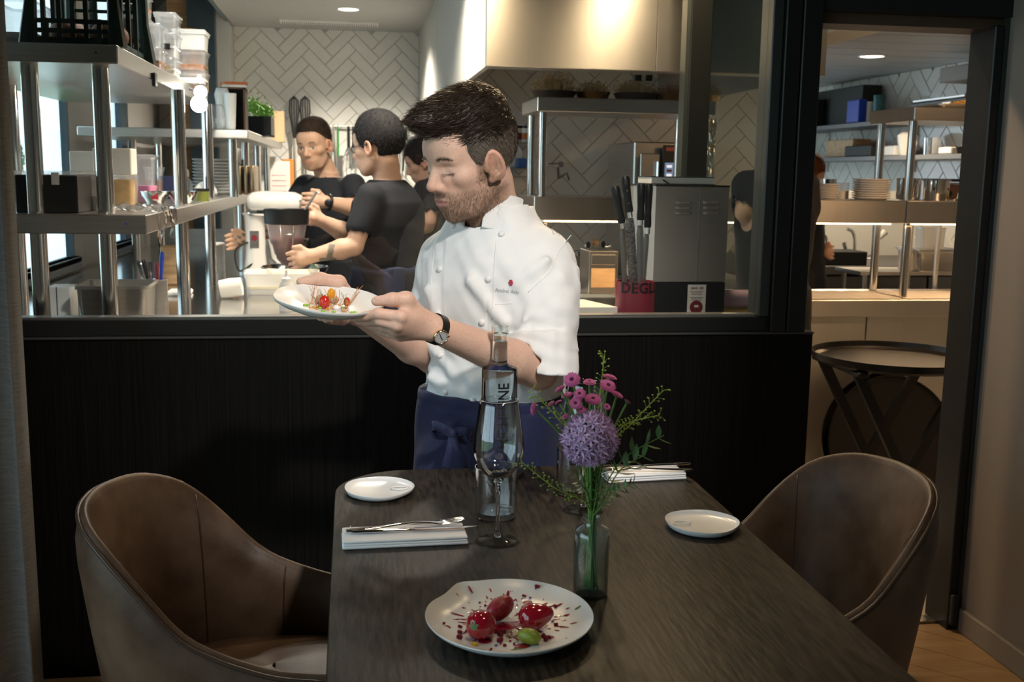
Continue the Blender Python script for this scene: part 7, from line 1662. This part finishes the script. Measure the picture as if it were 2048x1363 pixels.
grow(side & (Q[:, 0] > -.075), 10000, 'hair_sides', M_hairs, lambda a: (-.45, 0, -1), lambda a: .009, .0008, .2, .25)
grow(out & (Q[:, 0] <= -.06) & (Q[:, 2] < .07), 4500, 'hair_back', M_hair, lambda a: (-.2, 0, -1), lambda a: .011, .0009, .2, .22)
# brows and short beard
sel = (chV[:, 2] > 1.25); fV = chV[sel]; fQ = (fV-HO) @ HA/HS; fN = normals_of(bd, fV)
x, y, z = fQ.T; ay = np.abs(y)
bm_ = sstep(-.046, -.064, z+.10*np.maximum(0, .045-x))*sstep(-.03, .0, x+.03)*(1-np.exp(-((ay/.021)**4+((z+.069)/.0085)**4)))
bm_ = np.maximum(bm_, np.exp(-((ay/.03)**4+((z+.053)/.006)**4))*sstep(.085, .095, x)); bm_ = np.maximum(bm_, sstep(.058, .066, ay)*sstep(.005, -.015, z)*sstep(-.012, .0, x)*sstep(.05, .035, x)); bm_ *= (z > -.135) & (x > -.02) & ((ay < .071) | (x > .033))
idx = rng.choice(len(fV), 9000, p=bm_/bm_.sum()); D = np.tile(HA @ np.array([.25, 0, -1]), (9000, 1))
strands('beard', fV[idx]+rng.normal(size=(9000, 3))*.001, fN[idx], D, rng.uniform(.004, .0078, 9000), .0007, mat('beard_hair', (.17, .10, .06), .5, var=.4, vscale=200), ch, .35, .5)
bz = .0170+.0035*np.cos((ay-.03)*90); br = np.exp(-(((ay-.031)/.0165)**6+((z-bz)/.0022)**2))*(x > .06); idx = rng.choice(len(fV), 800, p=br/br.sum()); D = (np.stack([-.3*np.ones(800), np.sign(fQ[idx][:, 1]), .1*np.ones(800)], 1)) @ HA.T
strands('eyebrows', fV[idx]+rng.normal(size=(800, 3))*.0008, fN[idx], D, rng.uniform(.004, .007, 800), .0005, M_hair, ch, .2, .25)
ls = np.exp(-(((ay-.032)/.014)**6+((z+.0118)/.0012)**2))*(x > .07); idx = rng.choice(len(fV), 160, p=ls/ls.sum()); D = np.tile(HA @ np.array([.7, 0, -.5]), (160, 1)); strands('eyelashes', fV[idx], fN[idx], D, rng.uniform(.004, .007, 160), .0005, M_ink, ch, .15, .2)
# forearm hair
fa = (chV[:, 2] < 1.12) & (chV[:, 2] > .85) & (bd.ev(chV) < 1); tpar = ((chV-wrL) @ (elL-wrL))/((elL-wrL) @ (elL-wrL)); dist = np.linalg.norm(chV-wrL-np.clip(tpar, 0, 1)[:, None]*(elL-wrL), axis=1); fm = fa & (tpar > .12) & (tpar < .75) & (dist < .06)
idx = rng.choice(np.where(fm)[0], 1500); N2 = normals_of(bd, chV[idx]); D = np.tile((wrL-elL)*.4+np.array([0, 0, -.1]), (1500, 1)); strands('arm_hair', chV[idx], N2, D, rng.uniform(.006, .013, 1500), .0003, mat('arm_hair', (.22, .13, .08), .6), ch, .4, .25)

# ------------------------------------------------------------------ plate of food in his hands
pc = np.array(P(657, 619, Y=2.135)); TLT = Matrix.Rotation(R(8.0), 3, 'X') @ Matrix.Rotation(R(5.5), 3, 'Y')
hp = thing('serving_plate', 'wide white coupe plate with a starter, held by the chef', 'plate', pc)
def wav(a, r, z): return 1+(.014*sin(4*a+.5)+.012*sin(7*a+2)) if r > .6 else 1
def held(m): m.v = [tuple(TLT @ Vector(v)) for v in m.v]; return m
m = MB().lathe([(0, .004), (.4, .004), (.62, .007), (.82, .0135), (.95, .0205), (1.0, .0245), (1.004, .0225), (.97, .017), (.82, .007), (.6, -.002), (.45, -.005), (0, -.005)], n=72, fx=wav); m.v = [(x*.1085, y*.1085, z) for x, y, z in m.v]
held(m).build('dish', M_porc, hp, 60)
def food(name, label, cat, px, py, parts, lift=0.0):
    """pixel on the tilted plate surface"""
    nz_ = TLT @ Vector((0, 0, 1)); o = Vector(pc)+nz_*(.0045+lift); d = Vector(FW+RT*(px-1024)/FPX-UP*(py-681.5)/FPX); t_ = (o-Vector(C_)).dot(nz_)/d.dot(nz_); p = Vector(C_)+d*t_
    t = thing(name, label, cat, p)
    for nm, mbx, mt in parts: held(mbx).build(nm, mt, t, 180)
    return t
M_tom = mat('tomato', (.50, .025, .012), .12, coat=.5); M_tomy = mat('yellow_tomato', (.75, .32, .01), .15, coat=.5)
food('cherry_tomato', 'large red cherry tomato on the held plate', 'tomato', 648, 616, [('fruit', MB().ell((0, 0, .0125), (.0115, .0115, .0142), 18, 12), M_tom), ('stem_scar', MB().ell((0, 0, .0265), (.002, .002, .001), 8, 5), M_leaf)])
food('cherry_tomato', 'orange-yellow cherry tomato on the held plate', 'tomato', 661, 605, [('fruit', MB().ell((0, 0, .015), (.0085, .0085, .0155), 18, 12), M_tomy)])
food('cherry_tomato', 'halved red tomato at the far side of the starter', 'tomato', 693, 612, [('fruit', MB().ell((0, 0, .009), (.0068, .007, .0095), 16, 10), M_tom), ('cut_face', MB().ell((-.001, -.0062, .010), (.004, .001, .006), 12, 6), M_orange)])
food('mozzarella_cube', 'white cheese dollop at the front of the starter', 'cheese', 673, 619, [('cheese', MB().ell((0, 0, .004), (.0085, .006, .0055), 14, 8), M_porc)])
for i, (x, y, s) in enumerate(((643, 599, .012), (667, 600, .011), (686, 617, .0055))): food('beige_croquette', ['round beige nugget behind the large tomato', 'round beige nugget behind the yellow tomato', 'tiny beige nugget beside the cheese'][i], 'nugget', x, y+6, [('nugget', MB().ell((0, 0, s*.7), (s, s*.8, s*.75), 12, 8), mat('beige_crumb', (.5, .33, .2), .8, var=.2, vscale=200))])
gh = MB(); gy = MB(); gb = MB()
for (x, y) in ((605, 609), (611, 608), (640, 618), (648, 621), (660, 618), (676, 607), (694, 616), (700, 615), (634, 612)):
    q = Vector(((x-650)*.00104, ((608-y)*.0035), .0062)); gh.ell(q, (.0042, .003, .0026), 8, 5)
for k in range(24): q = Vector((rng.uniform(-.036, .036), rng.uniform(-.025, .018), .0055+rng.uniform(0, .004))); gy.ell(q, (.003, .0025, .002), 6, 4)
for (x, y, zz) in ((640, 604, .014), (645, 600, .017), (631, 606, .010), (680, 612, .010)): gb.ell(((x-650)*.00104, (608-y)*.0035, zz), (.0042, .0022, .0018), 8, 5)
tag(held(gh).build('green_cream', mat('green_cream', (.28, .5, .06), .4), hp, 180), kind='stuff'); tag(held(gy).build('orange_bits', mat('orange_bits', (.7, .33, .05), .5), hp, 180), kind='stuff'); tag(held(gb).build('blue_petals', mat('blue_petal', (.02, .05, .13), .5), hp, 180), kind='stuff')
MB_ = MB()
for x0, z1, dx, n in ((-.034, .048, .004, 5), (-.022, .040, -.003, 3), (.034, .046, .022, 6), (.012, .038, .004, 4), (.0, .034, -.01, 3)):
    for k in range(n):
        b = Vector((x0+rng.uniform(-.004, .004), .008+rng.uniform(-.006, .006), .006)); e = b+Vector((dx+rng.uniform(-.008, .008), rng.uniform(-.004, .004), z1*rng.uniform(.7, 1.05))); MB_.tube(catmull([b, b.lerp(e, .5)+Vector((rng.uniform(-.006, .006), 0, 0)), e], 5), .00045, 4, cap=False)
tag(held(MB_).build('crisp_threads', mat('orange_thread', (.7, .3, .12), .5), hp, 180), kind='stuff')
MB_ = MB()
for k in range(14):
    b = Vector((rng.uniform(-.03, .04), .01, .008)); e = b+Vector((rng.uniform(-.02, .02), 0, rng.uniform(.012, .036))); MB_.tube([b, b.lerp(e, .6)+Vector((.003, 0, 0)), e], .0003, 3, cap=False); 
    for j in range(3): MB_.tube([b.lerp(e, .5+.2*j), b.lerp(e, .5+.2*j)+Vector((rng.uniform(-.006, .006), 0, .004))], .00025, 3, cap=False)
tag(held(MB_).build('dill_fronds', M_leaf, hp, 180), kind='stuff')

# ------------------------------------------------------------------ the cooks behind the glass
def cook(label, head, HAx, hs, joints, skin, hairvol, haircol, eyes=True, beard=0, apron=None, h=.0075, extra=None, hh=.0042):
    """joints: dict of world points: neck, hipc, width, arms [(shoulder, elbow, wrist, tip)]"""
    HO = np.array(head); J = joints; t = thing('person', label, 'person', (J['hip'][0], J['hip'][1], 0))
    th = J['turn']; F0 = np.array([-sin(th), -cos(th), 0]); L0 = np.array([cos(th), -sin(th), 0])
    hl = head_local(jaw=J.get('jaw', 1), lids=not eyes); b = Sdf(); b.fn(lambda P: hl.ev((P-HO) @ HAx/hs)*hs, 0, 'add', (HO, .16))
    nk = np.array(J['neck']); hip = np.array(J['hip']); w = J['w']
    b.cap(HO+HAx @ np.array([-.03, 0, -.06])*hs, nk, .052, .056, .02)
    def tor(off, z0, z1):
        ax = nk-hip
        def f(P):
            s = np.clip((P[:, 2]-hip[2])/(nk[2]-hip[2]), -.3, 1); c = hip+s[:, None]*ax; q = P-c; l = q @ L0; fr = q @ F0
            a = np.interp(s, [-.3, 0, .25, .6, .8, .92, 1], [w*.95, w*.92, w*.86, w*1.0, w*.98, w*.72, w*.36])+off; bb = np.interp(s, [-.3, 0, .25, .6, .8, .92, 1], [.125, .122, .115, .125, .115, .085, .06])+off
            n = np.power(np.power(np.abs(l)/a, 2.3)+np.power(np.abs(fr)/bb, 2.3), 1/2.3); d = (n-1)*np.minimum(a, bb); return np.maximum(d, np.maximum(P[:, 2]-z1, z0-P[:, 2]))
        return f
    b.fn(tor(-.012, hip[2]-.2, nk[2]+.01), .02)
    sh = Sdf(); sh.fn(tor(.014, hip[2]-.12, hip[2]+.1), 0); sh.fn(tor(.006, hip[2]+.0, nk[2]-.004), .02)
    for k, (s, e, wr, tip) in enumerate(J['arms']):
        s, e, wr, tip = map(np.array, (s, e, wr, tip)); b.chain([s, e], [.044, .038], .02); b.chain([e, e+(wr-e)*.3, wr], [.038, .041, .026], .01)
        d = (tip-wr); Ld = np.linalg.norm(d); d = d/Ld; up = np.array([0, 0, 1.]); sd = np.cross(d, up); sd /= max(1e-6, np.linalg.norm(sd)); nn = np.cross(sd, d)
        b.cap(wr, wr+d*Ld*.45, .024, .026, .01); b.cap(wr+nn*.012, wr+d*Ld*.45+nn*.022, .016, .015, .01); b.cap(wr-nn*.01, wr+d*Ld*.45-nn*.02, .016, .014, .01)
        for q, o in enumerate((.03, .011, -.009, -.027)): p0 = wr+d*Ld*.45+nn*o; p1 = p0+d*Ld*.32+nn*o*.1; p2 = p1+d*Ld*.22+sd*.012*(1 if k == 0 else -1); b.chain([p0, p1, p2], [.0105, .0095, .0075], .004)
        b.chain([wr+d*Ld*.12+nn*.02, wr+d*Ld*.35+nn*.046, wr+d*Ld*.62+nn*.052], [.014, .0115, .009], .006)
        ce = s+(e-s)*.62; sh.cap(s, ce, .060, .058, .03); sh.cap(s+(e-s)*.60, e+(e-s)*.3, .046, .046, .004, 'sub')
        dd = (e-s)/np.linalg.norm(e-s)
    sh.cap(nk-np.array([0, 0, .03]), nk+np.array([0, 0, .08])+F0*.015, .060, .07, .008, 'sub')
    sh.fn(lambda P: -.003*np.sin(26*P[:, 2]+14*P[:, 0])*np.sin(19*P[:, 0]-11*P[:, 2]), 0, 'disp')
    legs = []
    for s in (-1, 1): k0 = hip+L0*s*.09; b.cap(k0, np.array([k0[0], k0[1], .45]), .07, .05, .03); b.cap((k0[0], k0[1], .45), (k0[0], k0[1], .06), .05, .036, .02); b.cap((k0[0], k0[1], .035), (k0[0]+F0[0]*.12, k0[1]+F0[1]*.12, .03), .034, .028, .02); legs.append(k0)
    pts = np.array([HO-.17, HO+.17, hip-.25, hip+.25]+[np.array(q) for a in J['arms'] for q in a]); lo, hi = pts.min(0)-.06, pts.max(0)+.06; lo[2] = -.02
    def colr(V):
        Q = (V-HO) @ HAx/hs; c = np.tile(np.array(skin), (len(V), 1)); hd = np.linalg.norm(Q/np.array([.17, .13, .17]), axis=1) < 1
        c[hd] = skin_color(Q[hd], skin, np.array(skin)*np.array([.85, .6, .58]), haircol, beard, np.array(haircol)*2+.03, eyes_open=eyes)
        if extra: c = extra(V, c)
        return c
    sdf_obj('body', b, lo, hi, hh, M_skin, t, colr)
    sdf_obj('t_shirt', sh, lo, hi, h, mat('black_tshirt', (.009, .0105, .015), .85, bump=.2, bscale=300), t)
    tz = Sdf()
    for k0 in legs: tz.cap(k0, (k0[0], k0[1], .1), .095, .07, .03)
    tz.cap(legs[0]+np.array([0, 0, .02]), legs[1]+np.array([0, 0, .02]), .1, .1, .03); tz.fn(tor(.010, hip[2]-.2, hip[2]-.02), .03); tz.plane((0, 0, .08), (0, 0, -1)); sdf_obj('trousers', tz, np.array([hip[0]-.35, hip[1]-.35, .0]), np.array([hip[0]+.35, hip[1]+.35, hip[2]+.2]), .012, mat('dark_trousers', (.02, .02, .024), .85), t)
    if apron:
        az = Sdf(); az.fn(tor(.017, hip[2]-.5, hip[2]+apron), 0); az.fn(lambda P: -.004*np.sin(35*P[:, 0]+20*P[:, 1]), 0, 'disp'); sdf_obj('apron', az, np.array([hip[0]-.35, hip[1]-.35, hip[2]-.5]), np.array([hip[0]+.35, hip[1]+.35, hip[2]+apron+.05]), .010, mat('navy_apron', (.018, .024, .055), .8), t)
    g = Sdf(); g.fn(lambda P: hairvol.ev((P-HO) @ HAx/hs)*hs, 0); hm = mat('cook_hair_%d' % int(haircol[0]*1000), haircol, .75, var=.4, vscale=80, bump=.6, bscale=120, spec=.25)
    o, V, F = sdf_obj('hair', g, HO-.19, HO+.19, .0045, hm, t); N = normals_of(g, V); q = (V-HO) @ HAx/hs
    ok = np.where(np.sum(N*(V-HO), 1) > .03)[0]; nh_ = 5000; idx = rng.choice(ok, nh_); D = np.tile(HAx @ np.array([.3, 0, -.6]), (nh_, 1)); strands('hair_strands', V[idx], N[idx], D, np.full(nh_, .013)*rng.uniform(.6, 1.3, nh_), .0018, hm, o, .5, .6)
    return t, b
def short_hair(th=.004, topx=.012, front=.0):
    v = Sdf(); v.ell((-.012, 0, .038), (.099+th, .0765+th, .090+th+topx*.3)).ell((0, 0, .08), (.085, .062, .045+topx), .03)
    v.ell((.118+front, 0, -.018), (.075, .115, .078), .006, 'sub').ell((.055, .085, -.06), (.062, .05, .05), .008, 'sub').ell((.055, -.085, -.06), (.062, .05, .05), .008, 'sub').ell((-.012, .085, -.03), (.028, .03, .038), .006, 'sub').ell((-.012, -.085, -.03), (.028, .03, .038), .006, 'sub')
    v.fn(lambda P: -.05-.3*(P[:, 0]+.05)-P[:, 2], .012, 'int'); return v
def pxy(x, y, Y): return np.array(P(x, y, Y=Y))
# cook in front, one hand on the mixer head
Y1 = 5.32
def tat1(V, c):
    a = pxy(520, 478, Y1-.12); m = (np.linalg.norm((V-a)/np.array([.12, .12, .05]), axis=1) < 1); n = np.sin(V[:, 0]*160)*np.sin(V[:, 2]*190+V[:, 0]*60) > .1; c[m & n] *= np.array([.35, .42, .45]); return c
cook('young cook in a black T-shirt behind the mixer, eyes lowered, hand on its head', pxy(629, 289, Y1), axes(R(22), R(10), R(4)), 1.0,
     dict(turn=R(30), neck=pxy(655, 352, Y1+.04), hip=np.array([pxy(680, 500, Y1+.05)[0], Y1+.05, .86]), w=.175, arms=[(pxy(706, 372, Y1-.06), pxy(722, 418, Y1-.18), pxy(652, 404, Y1-.27), pxy(606, 402, Y1-.30)), (pxy(612, 372, Y1+.10), pxy(565, 452, Y1+.02), pxy(496, 478, Y1-.12), pxy(450, 486, Y1-.18))]),
     (.60, .37, .25), short_hair(.002, .0), (.030, .018, .012), True, .12, None, extra=tat1)
w1_ = pxy(657, 405, Y1-.264); t = thing('wristwatch', 'black sports watch on the wrist of the cook at the mixer', 'watch', w1_); ax_ = pxy(722, 418, Y1-.18)-pxy(652, 404, Y1-.27); ax_ /= np.linalg.norm(ax_); u1 = np.cross(ax_, [0, 0, 1]); u1 /= np.linalg.norm(u1); u2 = np.cross(ax_, u1)
MB().tube([Vector(w1_+u1*cos(a)*.034+u2*sin(a)*.034) for a in np.linspace(0, 2*pi, 25)[:-1]], .007, 6, closed=True).build('strap', M_black, t, 180, world=True); MB().ell(w1_-np.array([0, .036, 0]), (.018, .006, .018), 16, 8).build('case', M_black, t, 180, world=True)
# cook with glasses, back towards us, at the strainer
Y2 = 4.58
def tat2(V, c):
    a = pxy(655, 508, Y2-.22); q = (V-a); m = (np.abs(q[:, 0]) < .035) & (np.abs(q[:, 2]) < .04) & ((q[:, 2] < -.015) | (np.abs(q[:, 0]-.01-q[:, 2]*.2) < .012)); c[m] *= np.array([.3, .42, .45]); return c
HA2 = axes(R(118), R(6), 0); H2 = pxy(757, 292, Y2)
hv2 = short_hair(.010, .022); 
cook('cook with glasses and dark hair seen from behind, pouring through the strainer', H2, HA2, 1.02,
     dict(turn=R(128), neck=pxy(775, 358, Y2+.02), hip=np.array([pxy(775, 520, Y2+.03)[0], Y2+.03, .88]), w=.185, arms=[(pxy(742, 395, Y2-.13), pxy(708, 492, Y2-.17), pxy(622, 512, Y2-.20), pxy(578, 524, Y2-.20)), (pxy(760, 395, Y2+.17), pxy(700, 470, Y2+.15), pxy(640, 440, Y2+.05), pxy(606, 428, Y2-.0))]),
     (.58, .37, .27), hv2, (.012, .011, .012), True, 0, .12, extra=tat2)
t = thing('eyeglasses', 'dark-rimmed glasses worn by the cook seen from behind', 'glasses', H2+HA2 @ np.array([.09, 0, 0])); g2 = lambda x, y, z: Vector(H2+HA2 @ np.array([x, y, z])*1.02)
for s in (-1, 1):
    MB().tube([g2(.098, s*.031+.021*cos(a), -.003+.016*sin(a)) for a in np.linspace(0, 2*pi, 21)[:-1]], .0016, 6, closed=True).build('rim', M_black, t, 180, world=True); MB().tube([g2(.097, s*.052, .002), g2(.05, s*.0765, .004), g2(-.01, s*.081, .003), g2(-.03, s*.08, -.008)], .0017, 6).build('temple', M_black, t, 180, world=True)
MB().tube([g2(.1, -.010, .0), g2(.104, 0, .003), g2(.1, .010, .0)], .0016, 6).build('bridge', M_black, t, 180, world=True)
t = thing('earring', 'small hoop earring on the cook with glasses', 'earring', g2(-.01, .079, -.045)); MB().tube([g2(-.01+.005*cos(a), .080, -.048+.006*sin(a)) for a in np.linspace(0, 2*pi, 15)[:-1]], .0009, 5, closed=True).build('hoop', M_gold, t, 180, world=True)
# conical strainer with red puree
q = pxy(573, 432, Y2-.10); k = S(q); st = thing('conical_strainer', 'conical strainer with a black rim and red puree, held over a bowl', 'strainer', (q[0], q[1], q[2]))
MB().lathe([(43*k, 12*k), (45*k, 14*k), (44*k, -14*k), (40*k, -16*k), (40*k, 10*k)], n=36).build('rim', M_black, st, 40); MB().box((-58*k, -5*k, 6*k), (-42*k, 5*k, 12*k), bevel=2*k).build('lug', M_black, st)
zk = pxy(580, 534, Y2-.1)[2]-q[2]; MB().lathe([(40*k, -14*k), (34*k, -48*k), (21*k, -82*k), (8*k, zk+4*k), (0, zk)], n=32).build('mesh_cone', thin_glass('mesh', (.6, .58, .58), .3, 1.5, .35, (.6, .5, .5)), st, 180)
MB().lathe([(0, -44*k), (33*k, -44*k), (32.5*k, -50*k), (20*k, -82*k), (7*k, zk+6*k), (0, zk+3*k)], n=32).build('puree', mat('red_puree', (.22, .01, .03), .4), st, 60)
for a in np.linspace(0, 2*pi, 5)[:-1]: MB().tube([(cos(a+.4)*40*k, sin(a+.4)*40*k, -14*k), (cos(a+.4)*34*k, sin(a+.4)*34*k, -50*k), (cos(a+.4)*9*k, sin(a+.4)*9*k, zk+3*k)], 1.3*k, 5).build('brace', M_steel, st, 180)
ldl = thing('ladle', 'steel ladle standing in the conical strainer', 'ladle', (q[0]+.03, q[1], q[2]-30*k)); a, b = pxy(610, 420, Y2-.10), pxy(634, 382, Y2-.12); MB().tube([(q[0]+.01, q[1], q[2]-36*k), a, b, b+np.array([.008, 0, -.008])], .005, 8).build('handle', M_steel, ldl, world=True); MB().ell((q[0]+.005, q[1], q[2]-38*k), (.028, .028, .012), 14, 8).build('cup', M_steel, ldl, 180, world=True)
q = P(590, 560, Y=Y2-.12); bw = thing('mixing_bowl', 'steel mixing bowl under the strainer', 'bowl', (q[0], Y2-.1, ZK+.0005)); MB().lathe([(0, 0), (.06, 0), (.12, .05), (.135, .085), (.14, .085), (.124, .048), (.062, .003), (0, .003)], n=36).build('bowl', M_chrome, bw, 50)
# half-hidden cook at the wall corner
Y3 = 5.72; cook('dark-haired cook mostly hidden behind the chef, at the wall corner', pxy(850, 322, Y3), axes(R(95), R(20), 0), .95,
     dict(turn=R(95), neck=pxy(862, 356, Y3), hip=np.array([pxy(862, 500, Y3)[0], Y3, .86]), w=.17, arms=[(pxy(862, 378, Y3-.16), pxy(858, 440, Y3-.18), pxy(835, 470, Y3-.1), pxy(815, 470, Y3-.1)), (pxy(862, 378, Y3+.16), pxy(858, 440, Y3+.16), pxy(835, 470, Y3+.1), pxy(815, 470, Y3+.1))]), (.5, .3, .22), short_hair(.012, .02), (.010, .008, .008), True, 0, None, .010, None, .007)
# cook behind the partition post on the range side
Y5 = 4.06; cook('cook in a black T-shirt standing before the pass, mostly hidden by the partition post', pxy(1566, 268, Y5), axes(R(150), R(8), 0), 1.0,
     dict(turn=R(150), neck=pxy(1556, 330, Y5), hip=np.array([pxy(1545, 560, Y5)[0], Y5, .86]), w=.175, arms=[(pxy(1493, 372, Y5-.02), pxy(1490, 424, Y5-.06), pxy(1540, 440, Y5+.12), pxy(1570, 440, Y5+.18)), (pxy(1610, 372, Y5+.02), pxy(1612, 440, Y5+.05), pxy(1600, 470, Y5+.17), pxy(1590, 470, Y5+.22))]), (.55, .34, .24), short_hair(.012, .02), (.02, .014, .01), True, 0, None, .010, None, .007)
# red-haired cook further back, seen past the post through the doorway
Y6 = 5.42; cook('cook with reddish hair behind the pass, seen past the partition post', pxy(1606, 358, Y6), axes(R(-60), R(12), 0), 1.0,
     dict(turn=R(-60), neck=pxy(1600, 405, Y6), hip=np.array([pxy(1600, 540, Y6)[0], Y6, .86]), w=.17, arms=[(pxy(1575, 430, Y6-.12), pxy(1572, 480, Y6-.14), pxy(1600, 490, Y6-.16), pxy(1618, 484, Y6-.16)), (pxy(1625, 430, Y6+.10), pxy(1632, 490, Y6+.08), pxy(1650, 505, Y6-.04), pxy(1664, 505, Y6-.08))]), (.6, .36, .25), short_hair(.012, .02), (.16, .05, .02), True, 0, None, .010, None, .007)
